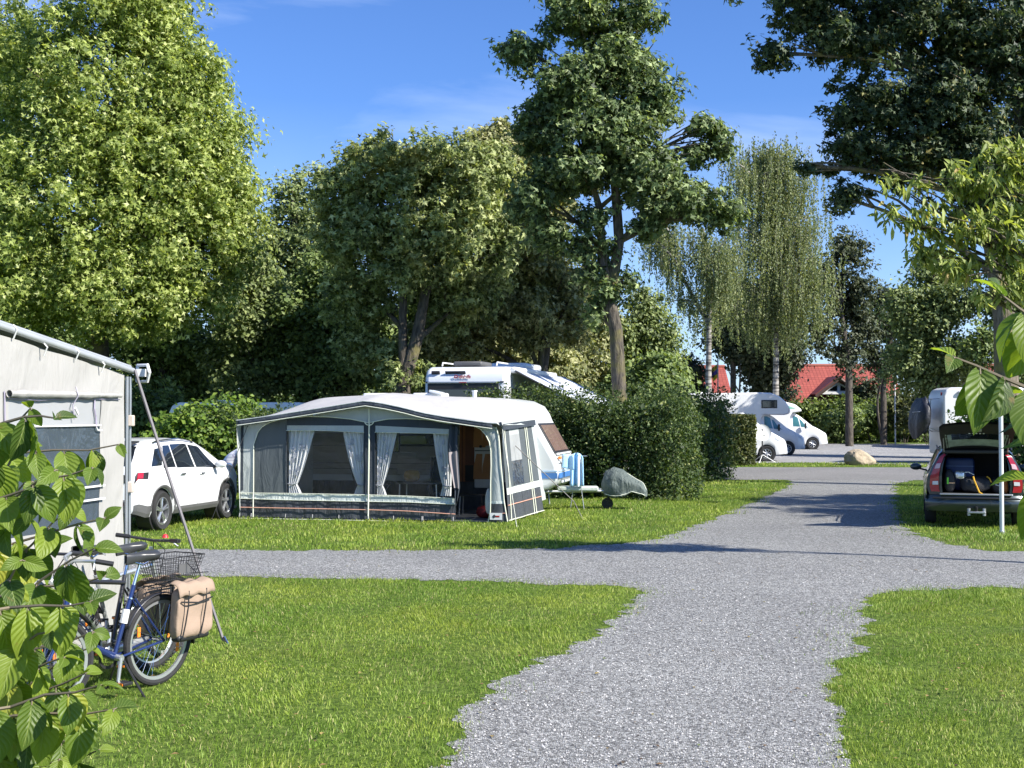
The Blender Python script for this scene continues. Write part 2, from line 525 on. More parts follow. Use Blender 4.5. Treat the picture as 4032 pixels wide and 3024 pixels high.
# loose stones on the near gravel
def stones():
    r = np.random.default_rng(11)
    n = 80000
    Y = 7.0 + 11 * r.random(n) ** 1.25; X = r.uniform(-0.42, 0.42, n) * Y
    k = inside(GP, X, Y); X = X[k]; Y = Y[k]
    n = len(X)
    s = r.uniform(0.003, 0.0085, n)
    octa = np.array([[1, 0, 0], [0, 1, 0], [-1, 0, 0], [0, -1, 0], [0.1, 0.1, 0.75], [0, 0, -0.4]], dtype=float)
    a = r.uniform(0, 6.28, n); ca, sa = np.cos(a), np.sin(a)
    V = octa[None] * s[:, None, None] * r.uniform(0.6, 1.4, (n, 1, 3)) * (1 + 0.25 * r.normal(size=(n, 6, 1)))
    x = V[..., 0] * ca[:, None] - V[..., 1] * sa[:, None]; y = V[..., 0] * sa[:, None] + V[..., 1] * ca[:, None]
    V[..., 0] = x + X[:, None]; V[..., 1] = y + Y[:, None]; V[..., 2] += 0.006
    T = np.array([[0, 1, 4], [1, 2, 4], [2, 3, 4], [3, 0, 4]])
    F = (np.arange(n)[:, None, None] * 6 + T[None]).reshape(-1, 3)
    m, nn, b = newmat('stone')
    gm = nn.nodes.new('ShaderNodeNewGeometry')
    nn.links.new(ramp(nn, gm.outputs['Random Per Island'], [(0, (0.10, 0.098, 0.096)), (0.5, (0.30, 0.295, 0.29)), (0.9, (0.56, 0.55, 0.54)), (1, (0.66, 0.64, 0.6))]), b.inputs['Base Color'])
    b.inputs['Roughness'].default_value = 0.8
    tag(np_mesh('gravel_stones', V.reshape(-1, 3), F, m), 'loose grey gravel stones strewn over the near path', 'gravel', kind='stuff')
stones()
def litter():
    r = np.random.default_rng(21)
    n = 700
    Y = 7.0 + 24 * r.random(n) ** 1.2; X = r.uniform(-.42, .42, n) * Y
    s = r.uniform(.012, .028, n)
    v = np.array([[0, -1, 0], [.6, -.1, .25], [0, 1, .1], [-.6, .0, .3]])
    a = r.uniform(0, 6.28, n); ca, sa = np.cos(a)[:, None], np.sin(a)[:, None]
    V = v[None] * s[:, None, None]
    x = V[..., 0] * ca - V[..., 1] * sa; y = V[..., 0] * sa + V[..., 1] * ca
    V = np.stack([x + X[:, None], y + Y[:, None], V[..., 2] + .012 + (~inside(GP, X, Y))[:, None] * .028], 2)
    F = (np.arange(n)[:, None, None] * 4 + np.array([[0, 1, 2], [0, 2, 3]])[None]).reshape(-1, 3)
    m, nn, b = newmat('dry_leaf')
    gm = nn.nodes.new('ShaderNodeNewGeometry')
    nn.links.new(ramp(nn, gm.outputs['Random Per Island'], [(0, (.05, .03, .015)), (.5, (.20, .12, .05)), (.8, (.35, .26, .08)), (1, (.12, .18, .04))]), b.inputs['Base Color'])
    tag(np_mesh('fallen_leaves', V.reshape(-1, 3), F, m), 'small dry leaves scattered over path and lawn', 'leaves', kind='stuff')
litter()
# ------------------------------------------------------------------ foliage
def tmpl(kind):
    if kind == 'diamond':
        v = np.array([[0, -.5, 0], [.32, -.02, .10], [0, .5, -.04], [-.32, -.02, .10]])
        f = np.array([[0, 1, 2], [0, 2, 3]])
    elif kind == 'round':
        v = np.array([[0, -.5, 0], [.36, -.25, .08], [.38, .15, .08], [0, .5, -.04], [-.38, .15, .08], [-.36, -.25, .08]])
        f = np.array([[0, 1, 2], [0, 2, 3], [0, 3, 4], [0, 4, 5]])
    elif kind == 'maple':
        v = np.array([[0, -.42, 0], [.16, .0, .05], [.0, .58, -.1], [-.16, .0, .05],
                      [.56, .12, -.05], [.18, -.22, .04], [-.56, .12, -.05], [-.18, -.22, .04]])
        f = np.array([[0, 1, 2], [0, 2, 3], [0, 5, 4], [0, 4, 1], [0, 3, 6], [0, 6, 7]])
    elif kind == 'lance':
        v = np.array([[0, -.5, 0], [.13, -.1, .04], [.09, .28, -.04], [0, .5, -.16], [-.09, .28, -.04], [-.13, -.1, .04], [0, 0, -.01]])
        f = np.array([[0, 1, 6], [1, 2, 6], [2, 3, 6], [3, 4, 6], [4, 5, 6], [5, 0, 6]])
    return v, f
def place_leaves(name, P, Nrm, size, mat, kind='diamond', parent=None, seed=0, updir=None):
    r = np.random.default_rng(seed)
    v, f = tmpl(kind)
    n = len(P)
    Nrm = Nrm / (np.linalg.norm(Nrm, axis=1, keepdims=True) + 1e-9)
    A = r.normal(size=(n, 3)) if updir is None else updir
    T = A - Nrm * np.sum(A * Nrm, 1, keepdims=True)
    T /= (np.linalg.norm(T, axis=1, keepdims=True) + 1e-9)
    B = np.cross(T, Nrm)
    s = size * r.uniform(0.45, 1.38, n)
    V = P[:, None] + s[:, None, None] * (v[None, :, 0:1] * B[:, None] + v[None, :, 1:2] * T[:, None] + v[None, :, 2:3] * Nrm[:, None])
    F = (np.arange(n)[:, None, None] * len(v) + f[None]).reshape(-1, 3)
    return np_mesh(name, V.reshape(-1, 3), F, mat, parent)
def rdir(r, n):
    d = r.normal(size=(n, 3))
    return d / np.linalg.norm(d, axis=1, keepdims=True)
def crown_points(lobes, nclump, per, clr, seed, flat=0.7, shell=0.55, up=0.5, spread=0.5):
    """lobes: (x,y,z,rx,ry,rz). returns leaf positions and normals grouped in clumps"""
    r = np.random.default_rng(seed)
    Lb = np.array(lobes, dtype=float)
    wgt = (Lb[:, 3] * Lb[:, 4] * Lb[:, 5]) ** 0.7
    idx = r.choice(len(Lb), nclump, p=wgt / wgt.sum())
    d = rdir(r, nclump)
    rr = (shell + (1 - shell) * r.random(nclump)) * (0.95 + 0.17 * r.normal(size=nclump))
    c = Lb[idx, :3] + d * Lb[idx, 3:] * rr[:, None]
    cr_ = clr * r.uniform(0.45, 1.5, nclump)
    ci = np.repeat(np.arange(nclump), per)
    n = len(ci)
    e = rdir(r, n)
    q = r.uniform(0.25, 1.05, n)
    off = e * (cr_[ci] * q)[:, None]
    off[:, 2] *= flat
    P = c[ci] + off
    Nn = e * 0.55 + d[ci] * 0.3 + r.normal(size=(n, 3)) * spread
    Nn += np.array([.34, -.26, up * .85])
    return P, Nn, c, idx
def bark(name, c1, c2, scale=11.0, moss=None):
    m, n, b = newmat(name)
    tcn = n.nodes.new('ShaderNodeTexCoord'); mpn = n.nodes.new('ShaderNodeMapping')
    mpn.inputs['Scale'].default_value = (1, 1, 0.25)
    n.links.new(tcn.outputs['Object'], mpn.inputs[0])
    t = texn(n, scale, 6, vec=mpn.outputs[0], dist=0.6)
    col = ramp(n, t, [(0.35, c1), (0.65, c2)])
    if moss:
        mx = n.nodes.new('ShaderNodeMix'); mx.data_type = 'RGBA'
        n.links.new(ramp(n, texn(n, 1.4, 3), [(0.5, (0, 0, 0)), (0.62, (0.8,) * 3)]), mx.inputs[0])
        n.links.new(col, mx.inputs[6]); mx.inputs[7].default_value = (*moss, 1)
        col = mx.outputs[2]
    n.links.new(col, b.inputs['Base Color'])
    b.inputs['Roughness'].default_value = 0.9
    addbump(n, b, t, 1.0, 0.06)
    return m
BK = bark('bark_grey', (0.035, 0.03, 0.024), (0.13, 0.11, 0.085), moss=(0.14, 0.125, 0.04))
BKL = bark('bark_lichen', (0.09, 0.075, 0.055), (0.24, 0.20, 0.15), moss=(0.26, 0.23, 0.06))
BKD = bark('bark_dark', (0.035, 0.03, 0.024), (0.12, 0.10, 0.08))
def birchbark():
    m, n, b = newmat('bark_birch')
    tcn = n.nodes.new('ShaderNodeTexCoord'); mpn = n.nodes.new('ShaderNodeMapping')
    mpn.inputs['Scale'].default_value = (1, 1, 5)
    n.links.new(tcn.outputs['Object'], mpn.inputs[0])
    t = texn(n, 1.3, 5, vec=mpn.outputs[0])
    n.links.new(ramp(n, t, [(0.42, (0.05, 0.045, 0.04)), (0.54, (0.28, 0.26, 0.23)), (0.75, (0.45, 0.43, 0.39))]), b.inputs['Base Color'])
    b.inputs['Roughness'].default_value = 0.8
    return m
BKB = birchbark()
def curve_pts(a, b, sag, r, n=6, wob=0.12):
    a = Vector(a); b = Vector(b)
    L_ = (b - a).length
    w1 = Vector((r.uniform(-1, 1), r.uniform(-1, 1), 0)) * wob * L_
    pts = []
    for i in range(n + 1):
        t = i / n
        p = a.lerp(b, t) + w1 * math.sin(PI * t) + Vector((0, 0, sag * L_ * math.sin(PI * t)))
        pts.append(p)
    return pts
def trunk_mesh(paths, lobes, mat, parent, rlimb=0.12, seed=0, twigs=3, name='trunk'):
    """paths: list of (list of points, list of radii). A limb goes from the first path to each lobe."""
    rr = random.Random(seed)
    m = MB()
    for pts, rs in paths:
        m.tube(pts, rs, 10)
    main = paths[0][0]
    for lb in lobes:
        c = Vector(lb[:3])
        cand = [(p, r_) for pts, rs in paths for p, r_ in zip(pts, rs) if p[2] < c.z - 0.3] or [(main[-1], paths[0][1][-1])]
        p0, r0_ = min(cand, key=lambda q: (Vector(q[0]) - c).length + rr.random() * 0.3)
        rb = min(r0_ * 0.7, rlimb)
        pts = curve_pts(p0, c, 0.06, rr)
        m.tube(pts, [rb * (1 - 0.75 * i / 6) for i in range(7)], 7)
        for k in range(twigs):
            d = Vector((rr.gauss(0, 1), rr.gauss(0, 1), rr.gauss(0.4, 0.8))).normalized()
            e = c + Vector((d.x * lb[3], d.y * lb[4], d.z * lb[5])) * 0.85
            s = pts[rr.randint(2, 5)]
            q = curve_pts(s, e, 0.05, rr, 4)
            m.tube(q, [rb * 0.4 * (1 - 0.8 * i / 4) + 0.006 for i in range(5)], 5)
    return m.build(name, mat, parent, smooth=True, angle=80)
def lobe(px, py, rx, ry, Y, depth=None):
    """crown lobe given by where its middle stands and its half-sizes, in photo pixels at depth Y"""
    p = at(px, py, Y)
    s = Y / FPX
    return (p.x, p.y, p.z, rx * s, (depth if depth else 0.8 * rx * s), ry * s)
def tree(name, label, base, paths, lobes, lm, bm_, nclump, per, clr, lsize, kind='diamond', seed=1, group=None, rlimb=0.12,
         flat=0.7, shell=0.55, up=0.5, spread=0.5, twigs=3, cat='tree', extra=None):
    t = empty(name, base, 0, label, cat, group)
    B = Vector(base)
    loc = lambda p: tuple(Vector(p) - B)
    lobes_l = [(l[0] - B.x, l[1] - B.y, l[2] - B.z, l[3], l[4], l[5]) for l in lobes]
    pl = [([loc(p) for p in pts], rs) for pts, rs in paths]
    trunk_mesh(pl, lobes_l, bm_, t, rlimb, seed, twigs)
    P, Nn, c, idx = crown_points(lobes_l, nclump, per, clr, seed, flat, shell, up, spread)
    place_leaves('crown', P, Nn, lsize, lm, kind, t, seed)
    return t

LM = {}
LM['plane'] = leafmat('plane_leaf', [(0, (0.07, 0.11, 0.018)), (0.5, (0.22, 0.285, 0.060)), (0.88, (0.42, 0.48, 0.15)), (1, (0.60, 0.64, 0.32))], 0.38)
LM['oak'] = leafmat('oak_leaf', [(0, (0.055, 0.08, 0.028)), (0.6, (0.16, 0.21, 0.07)), (1, (0.34, 0.39, 0.16))], 0.3)
LM['maple'] = leafmat('maple_leaf', [(0, (0.065, 0.085, 0.028)), (0.55, (0.21, 0.27, 0.09)), (1, (0.48, 0.52, 0.25))], 0.3, big=(0.5, (0.34, 0.30, 0.07), 0.6, .58))
LM['maple2'] = leafmat('maple_leaf_olive', [(0, (0.07, 0.09, 0.032)), (0.55, (0.23, 0.25, 0.10)), (1, (0.50, 0.49, 0.27))], 0.3, big=(0.3, (0.26, 0.22, 0.09), 0.45, .58))
LM['tall'] = leafmat('tall_maple_leaf', [(0, (0.035, 0.055, 0.024)), (0.6, (0.115, 0.17, 0.058)), (0.9, (0.25, 0.32, 0.13)), (1, (0.42, 0.50, 0.24))], 0.3)
LM['dark'] = leafmat('dark_maple_leaf', [(0, (0.022, 0.042, 0.020)), (0.6, (0.062, 0.098, 0.044)), (0.95, (0.17, 0.21, 0.11)), (1, (0.30, 0.25, 0.07))], 0.28)
LM['birch'] = leafmat('birch_leaf', [(0, (0.09, 0.12, 0.05)), (0.6, (0.19, 0.23, 0.10)), (1, (0.33, 0.35, 0.18))], 0.3)
LM['ash'] = leafmat('ash_leaf', [(0, (0.025, 0.04, 0.02)), (1, (0.085, 0.10, 0.045))], 0.22)
LM['cherry'] = leafmat('cherry_leaf', [(0, (0.11, 0.15, 0.03)), (0.6, (0.26, 0.32, 0.075)), (0.95, (0.42, 0.46, 0.17)), (1, (0.42, 0.30, 0.12))], 0.35)
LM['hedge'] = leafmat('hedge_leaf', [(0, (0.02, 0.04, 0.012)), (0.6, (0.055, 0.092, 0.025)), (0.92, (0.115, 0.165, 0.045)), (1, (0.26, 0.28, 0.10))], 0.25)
LM['hedge2'] = leafmat('box_hedge_leaf', [(0, (0.035, 0.05, 0.014)), (0.6, (0.09, 0.11, 0.03)), (1, (0.17, 0.17, 0.06))], 0.25)
LM['bush'] = leafmat('bush_leaf', [(0, (0.05, 0.10, 0.012)), (0.5, (0.12, 0.20, 0.028)), (1, (0.25, 0.33, 0.06))], 0.38)
LM['shade'] = leafmat('understorey_leaf', [(0, (0.05, 0.08, 0.026)), (0.6, (0.13, 0.19, 0.055)), (1, (0.28, 0.35, 0.12))], 0.3, big=(0.25, (0.25, 0.30, 0.07), 0.5))

def tpath(pxs, Y, z0=None):
    """trunk path from photo pixels at depth Y; starts on the ground"""
    pts = [at(a, b, Y) for a, b in pxs]
    p0 = pts[0].copy(); p0.z = -0.05
    return [p0] + pts

# big plane tree filling the left
Yp = 42
tp = tpath([(390, 1500), (385, 1250), (440, 800), (470, 350), (480, -100)], Yp)
lob = [lobe(420, 350, 430, 420, Yp, 3.6), lobe(330, 800, 520, 420, Yp, 4.2), lobe(700, 700, 300, 330, Yp, 3.2), lobe(560, -150, 250, 420, Yp, 3),
       lobe(760, 970, 260, 260, Yp - .5, 2.6), lobe(500, 1150, 330, 210, Yp - 1, 3), lobe(820, 540, 180, 190, Yp, 2),
       lobe(120, 1120, 260, 200, Yp - 1, 3), lobe(740, 300, 170, 200, Yp, 2), lobe(900, 820, 140, 200, Yp, 2)]
tree('plane_tree', 'huge bright green broadleaf tree filling the left of the sky', tp[0], [(tp, [.42, .36, .32, .24, .15, .06])], lob, LM['plane'], BK, 3300, 52, 0.55, 0.175, 'maple', seed=11, rlimb=.16, flat=.8)
tp = tpath([(-120, 1400), (-60, 900), (0, 300)], 46)
lob = [lobe(-40, 420, 170, 400, 46, 2.5), lobe(-120, 900, 240, 420, 46, 3), lobe(60, 180, 90, 180, 46, 1.5)]
tree('plane_tree', 'yellowish green tree cut off by the left edge', tp[0], [(tp, [.3, .26, .2, .1])], lob, LM['plane'], BK, 800, 46, 0.55, 0.18, 'maple', seed=12)

# background oaks and alders behind the caravan
def bgtree(label, px, top, bot, half, Y, lm, seed, ncl=420, per=40, name='oak_tree', kind='diamond', lsize=0.19, clr=0.65, group=None, bm_=BKD, shell=0.5):
    r = random.Random(seed)
    tp = tpath([(px + r.uniform(-15, 15), bot - 60), (px + r.uniform(-30, 30), (top + bot) / 2), (px, top + 60)], Y)
    h = bot - top
    ncl = int(ncl * 1.35)
    lob = []
    for i, (fx, fy, fr) in enumerate([(0, .16, .55), (-.45, .36, .55), (.45, .36, .55), (0, .48, .72), (-.5, .68, .55), (.5, .68, .55), (0, .84, .6)]):
        lob.append(lobe(px + fx * half + r.uniform(-.1, .1) * half, top + fy * h + r.uniform(-.03, .03) * h, fr * half * r.uniform(.85, 1.15), 0.17 * h * r.uniform(.9, 1.2), Y + r.uniform(-1, 1)))
    s = half / FPX * Y
    return tree(name, label, tp[0], [(tp, [.05 * s + .12, .05 * s + .08, .12, .04])], lob, lm, bm_, ncl, per, clr, lsize, kind, seed=seed, group=group, shell=shell)
bgtree('dark bluish green oak between the bright plane tree and the maples', 1150, 690, 1500, 230, 58, LM['oak'], 21, 620, 40)
bgtree('mid green oak with its lower crown beside the bright plane tree', 1000, 960, 1600, 190, 50, LM['oak'], 22, 520, 40)
bgtree('dense oak directly behind the grey awning', 1280, 1010, 1640, 220, 49, LM['shade'], 23, 600, 40)
bgtree('dark tree low behind the white side awning at left', 620, 1150, 1700, 260, 52, LM['shade'], 24, 600, 40)
bgtree('olive green tree low at the left edge above the side awning', 150, 1120, 1700, 260, 54, LM['shade'], 25, 500, 40)
bgtree('dark tree filling the gap right of the leaning maple', 1700, 1100, 1650, 240, 52, LM['shade'], 26, 560, 40)
bgtree('green tree behind the parked camper with the long roof', 2050, 1030, 1640, 220, 50, LM['maple2'], 27, 560, 40)
bgtree('dark green tree just right behind the tall central trunk', 2530, 1150, 1640, 170, 58, LM['oak'], 28, 420, 40)
bgtree('pale green bushy tree left behind the tall central trunk', 2290, 1040, 1600, 130, 56, LM['maple2'], 29, 330, 40)
bgtree('small yellowish bush-like tree in front of the red roof', 2590, 1390, 1680, 130, 50, LM['shade'], 30, 260, 40)

# leaning double maple with yellow patches
Ym = 40
p1 = tpath([(1590, 1500), (1640, 1340), (1670, 1180), (1680, 950), (1700, 700)], Ym)
p1[0] = at(1570, 1640, Ym); p1[0].z = 0
p2 = [p1[1] + Vector((0, 0, -.4)), at(1585, 1300, Ym), at(1590, 1050, Ym), at(1500, 800, Ym)]
lob = [lobe(1480, 680, 190, 130, Ym, 2.2), lobe(1700, 640, 190, 120, Ym, 2.2), lobe(1330, 760, 120, 110, Ym, 1.6), lobe(1880, 700, 180, 150, Ym, 2), lobe(1600, 840, 330, 180, Ym, 2.4),
       lobe(1420, 940, 200, 140, Ym, 2), lobe(1850, 960, 240, 180, Ym, 2.2), lobe(1660, 1060, 210, 120, Ym, 2), lobe(1480, 610, 90, 60, Ym, .8), lobe(1260, 700, 50, 40, Ym, .5), lobe(1420, 1180, 170, 130, Ym + 1.5, 1.8), lobe(1800, 1180, 170, 120, Ym + 1.5, 1.8), lobe(1560, 1400, 70, 60, Ym + .6, .7), lobe(1600, 1470, 90, 60, Ym, .6), lobe(1440, 1380, 120, 90, Ym + 2, 1.2)]
tree('maple_tree', 'leaning two-stemmed maple with yellow leaf patches behind the awning roof', p1[0], [(p1, [.28, .24, .2, .16, .1, .05]), (p2, [.16, .14, .1, .05])], lob, LM['maple'], BK, 1550, 38, 0.42, 0.19, 'maple', seed=31, rlimb=.1, shell=.5)
Yq = 44
p1 = tpath([(2130, 1500), (2180, 1150), (2120, 800)], Yq)
lob = [lobe(2000, 620, 170, 120, Yq, 2), lobe(2100, 780, 200, 160, Yq, 2.2), lobe(1950, 800, 140, 140, Yq, 2), lobe(2080, 1020, 220, 160, Yq, 2.2), lobe(2150, 1250, 230, 150, Yq, 2.4),
       lobe(1900, 1200, 200, 150, Yq, 2.2), lobe(1880, 560, 60, 60, Yq, .7), lobe(1980, 520, 60, 60, Yq, .7), lobe(2230, 1130, 130, 100, Yq, 1.2), lobe(1780, 1330, 200, 110, Yq, 2.2)]
tree('maple_tree', 'olive brown maple left beside the tall central tree', p1[0], [(p1, [.24, .2, .14, .06])], lob, LM['maple2'], BK, 1350, 40, 0.42, 0.19, 'maple', seed=32, rlimb=.1, shell=.5)

# tall central maple
Yt = 34
p1 = tpath([(2440, 1560), (2425, 1300), (2400, 1180), (2438, 950), (2420, 700), (2400, 350), (2380, -100)], Yt)
p2 = [p1[3] + Vector((0, 0, -.3)), at(2372, 1000, Yt), at(2360, 820, Yt), at(2300, 600, Yt)]
lob = [lobe(2280, 60, 150, 150, Yt, 1.6), lobe(2520, 60, 105, 80, Yt, 1.2), lobe(2380, -180, 230, 200, Yt, 1.8), lobe(2060, 210, 95, 60, Yt, .9), lobe(2250, 330, 180, 120, Yt, 1.7), lobe(2470, 260, 170, 120, Yt, 1.6),
       lobe(2180, 440, 120, 90, Yt, 1.2), lobe(2600, 400, 90, 110, Yt, 1.1), lobe(2400, 520, 240, 150, Yt, 2), lobe(2120, 530, 100, 90, Yt, 1), lobe(2790, 500, 80, 45, Yt, .7), lobe(2830, 570, 55, 55, Yt, .6),
       lobe(2740, 610, 60, 60, Yt, .6), lobe(2250, 680, 170, 110, Yt, 1.6), lobe(2560, 680, 180, 110, Yt, 1.7), lobe(2090, 790, 110, 100, Yt, 1.1), lobe(2680, 800, 200, 90, Yt, 1.6), lobe(2160, 930, 90, 70, Yt, .9),
       lobe(2850, 850, 90, 70, Yt, .9), lobe(2330, 870, 60, 60, Yt, .8), lobe(2290, 980, 45, 50, Yt, .5), lobe(2330, 1060, 50, 50, Yt, .5), lobe(2470, 1110, 35, 45, Yt, .4), lobe(2560, 880, 70, 60, Yt, .8), lobe(2420, 400, 150, 420, Yt, 1.2), lobe(2390, 1160, 45, 60, Yt, .5), lobe(2350, 1230, 30, 60, Yt, .4), lobe(2400, 1000, 40, 50, Yt, .4)]
tree('tall_maple_tree', 'tall dark maple with a bare double trunk in the middle behind the hedge', p1[0], [(p1, [.24, .2, .185, .17, .14, .12, .08, .03]), (p2, [.15, .13, .1, .04])], lob, LM['tall'], BK, 1650, 40, 0.38, 0.175, 'maple', seed=41, rlimb=.09, shell=.35, twigs=4)

# big dark maple, upper right
Yr = 36
p1 = tpath([(3962, 1500), (3955, 1250), (3925, 1080), (3880, 800), (3850, 450), (3840, 100)], Yr)
p2 = [p1[3], at(3990, 900, Yr), at(4010, 500, Yr), at(4040, 50, Yr)]
lob = [lobe(3200, -30, 230, 120, Yr, 2.2), lobe(3050, 215, 95, 60, Yr, 1), lobe(3330, 160, 190, 150, Yr, 2), lobe(3560, 80, 260, 200, Yr, 2.6), lobe(3850, 150, 280, 260, Yr, 3), lobe(3400, 420, 170, 150, Yr, 2),
       lobe(3640, 430, 230, 200, Yr, 2.6), lobe(3350, 610, 130, 95, Yr, 1.3), lobe(3550, 640, 200, 130, Yr, 2), lobe(3330, 780, 85, 70, Yr, .9), lobe(3800, 600, 260, 200, Yr, 2.6), lobe(4120, 300, 260, 500, Yr, 3), lobe(4000, 800, 260, 200, Yr, 2.4),
       lobe(3700, -250, 500, 250, Yr, 3), lobe(3190, 70, 110, 80, Yr, 1.2), lobe(3160, 660, 35, 25, Yr, .4)]
tree('tall_maple_tree', 'big dark maple overhanging the upper right corner', p1[0], [(p1, [.4, .33, .3, .26, .2, .14, .07]), (p2, [.22, .18, .14, .06])], lob, LM['dark'], BKL, 2000, 42, 0.40, 0.185, 'maple', seed=51, rlimb=.13, shell=.3, twigs=4)
# dark trees low right under it
bgtree('dark broad tree behind the camper at the right', 3680, 980, 1600, 190, 62, LM['oak'], 52, 600, 38, name='broadleaf_tree')
bgtree('dark tree at the right edge behind the lichen covered trunk', 4010, 950, 1560, 200, 60, LM['shade'], 53, 420, 38, name='broadleaf_tree')
# thin open ash trees
bgtree('thin airy tree right of the birches with sky showing through', 3330, 890, 1500, 175, 84, LM['ash'], 54, 620, 22, name='ash_tree', lsize=0.24, clr=0.55, shell=.15)
bgtree('thin dark tree over the far roof near the second flag', 3490, 1120, 1500, 130, 88, LM['ash'], 55, 420, 22, name='ash_tree', lsize=0.24, clr=0.55, shell=.15)
bgtree('dark dense tree behind the birch trunks before the roofs', 3040, 1090, 1560, 125, 90, LM['ash'], 56, 560, 42, name='broadleaf_tree', lsize=0.32, clr=1.1)
bgtree('dark tree left behind the upright birch trunk', 2900, 1090, 1430, 120, 88, LM['ash'], 57, 330, 42, name='broadleaf_tree', lsize=0.3, clr=1.0)
bgtree('small dark tree in the sky gap left of the forked birch', 2690, 1400, 1600, 80, 92, LM['ash'], 58, 170, 36, name='broadleaf_tree', lsize=0.3, clr=.9)

# weeping birches
def birch(label, trunk_px, Y, limbs, seed, dens=2.6):
    r = random.Random(seed); rn = np.random.default_rng(seed)
    tp = tpath(trunk_px, Y)
    base = tp[0]
    t = empty('birch_tree', base, 0, label, 'tree', 'weeping birches in front of the red roofs')
    m = MB()
    k = len(tp)
    m.tube([p - base for p in tp], [0.2 * (1 - 0.85 * i / (k - 1)) + .02 for i in range(k)], 9)
    Ps = []
    for (x0, y0, x1, y1, ln, wd, ns) in limbs:
        a = at(x0, y0, Y) - base; b_ = at(x1, y1, Y + r.uniform(-1.5, 1.5)) - base
        pts = curve_pts(a, b_, 0.10, r)
        m.tube(pts, [(0.075 if abs(x1 - x0) < 165 else .12) * (1 - 0.8 * i / 6) + .012 for i in range(7)], 6)
        # hanging strands along the limb
        for q in range(int(ns * dens)):
            tt = r.random() ** 0.8
            i = min(5, int(tt * 6)); p = pts[i].lerp(pts[i + 1], tt * 6 - i)
            s = Y / FPX
            p = p + Vector((r.gauss(0, wd * s * .9), r.gauss(0, wd * s * .9), r.gauss(0, wd * s * .6)))
            L_ = ln * s * r.uniform(.35, 1.15)
            nl = int(L_ / 0.055) + 4
            tz = rn.random(nl)
            sway = Vector((r.gauss(0, .12), r.gauss(0, .12), 0))
            arr = np.stack([p.x + sway.x * tz + rn.normal(0, .05, nl), p.y + sway.y * tz + rn.normal(0, .05, nl), p.z - L_ * tz], 1)
            Ps.append(arr)
            if r.random() < .3:
                m.tube([p, p + Vector((sway.x * .5, sway.y * .5, -L_ * .6))], .008, 3, False)
    m.build('trunk', BKB, t, smooth=True, angle=80)
    P = np.concatenate(Ps)
    Nn = rn.normal(size=P.shape); Nn[:, 2] *= .4
    place_leaves('crown', P, Nn, 0.125, LM['birch'], 'diamond', t, seed, updir=np.tile([0, 0, -1.0], (len(P), 1)) + rn.normal(0, .35, P.shape))
    return t
Yb = 78
birch('large weeping birch with an upright trunk right of the cab-over camper roof', [(3055, 1500), (3058, 1250), (3060, 1000), (3050, 780), (3060, 600)], Yb,
      [(3058, 1250, 2900, 1120, 170, 60, 60), (3058, 1150, 3200, 1010, 210, 60, 70), (3060, 1050, 2880, 880, 190, 70, 80), (3060, 1000, 3180, 850, 210, 60, 80), (3055, 900, 2950, 740, 190, 60, 80),
       (3052, 850, 3160, 690, 210, 55, 80), (3050, 780, 2900, 640, 170, 50, 70), (3055, 700, 3120, 590, 170, 50, 70), (3060, 640, 3010, 575, 130, 45, 60), (3058, 1200, 3120, 1080, 200, 60, 60), (3060, 1080, 3040, 900, 190, 60, 70), (3060, 1300, 2850, 1200, 110, 50, 40), (3060, 700, 2980, 600, 150, 50, 50), (3060, 1250, 3210, 1120, 170, 50, 60)], 61)
birch('forked weeping birch beside the flagpole', [(2790, 1500), (2792, 1300), (2795, 1150), (2780, 980), (2770, 900)], Yb - 3,
      [(2792, 1280, 2620, 880, 150, 45, 75), (2700, 1080, 2560, 930, 130, 45, 45), (2660, 970, 2590, 840, 110, 40, 45), (2790, 1150, 2830, 980, 170, 55, 85), (2785, 1050, 2860, 940, 120, 50, 45), (2740, 1200, 2630, 1190, 60, 18, 14), (2790, 1000, 2740, 900, 120, 40, 40)], 62)

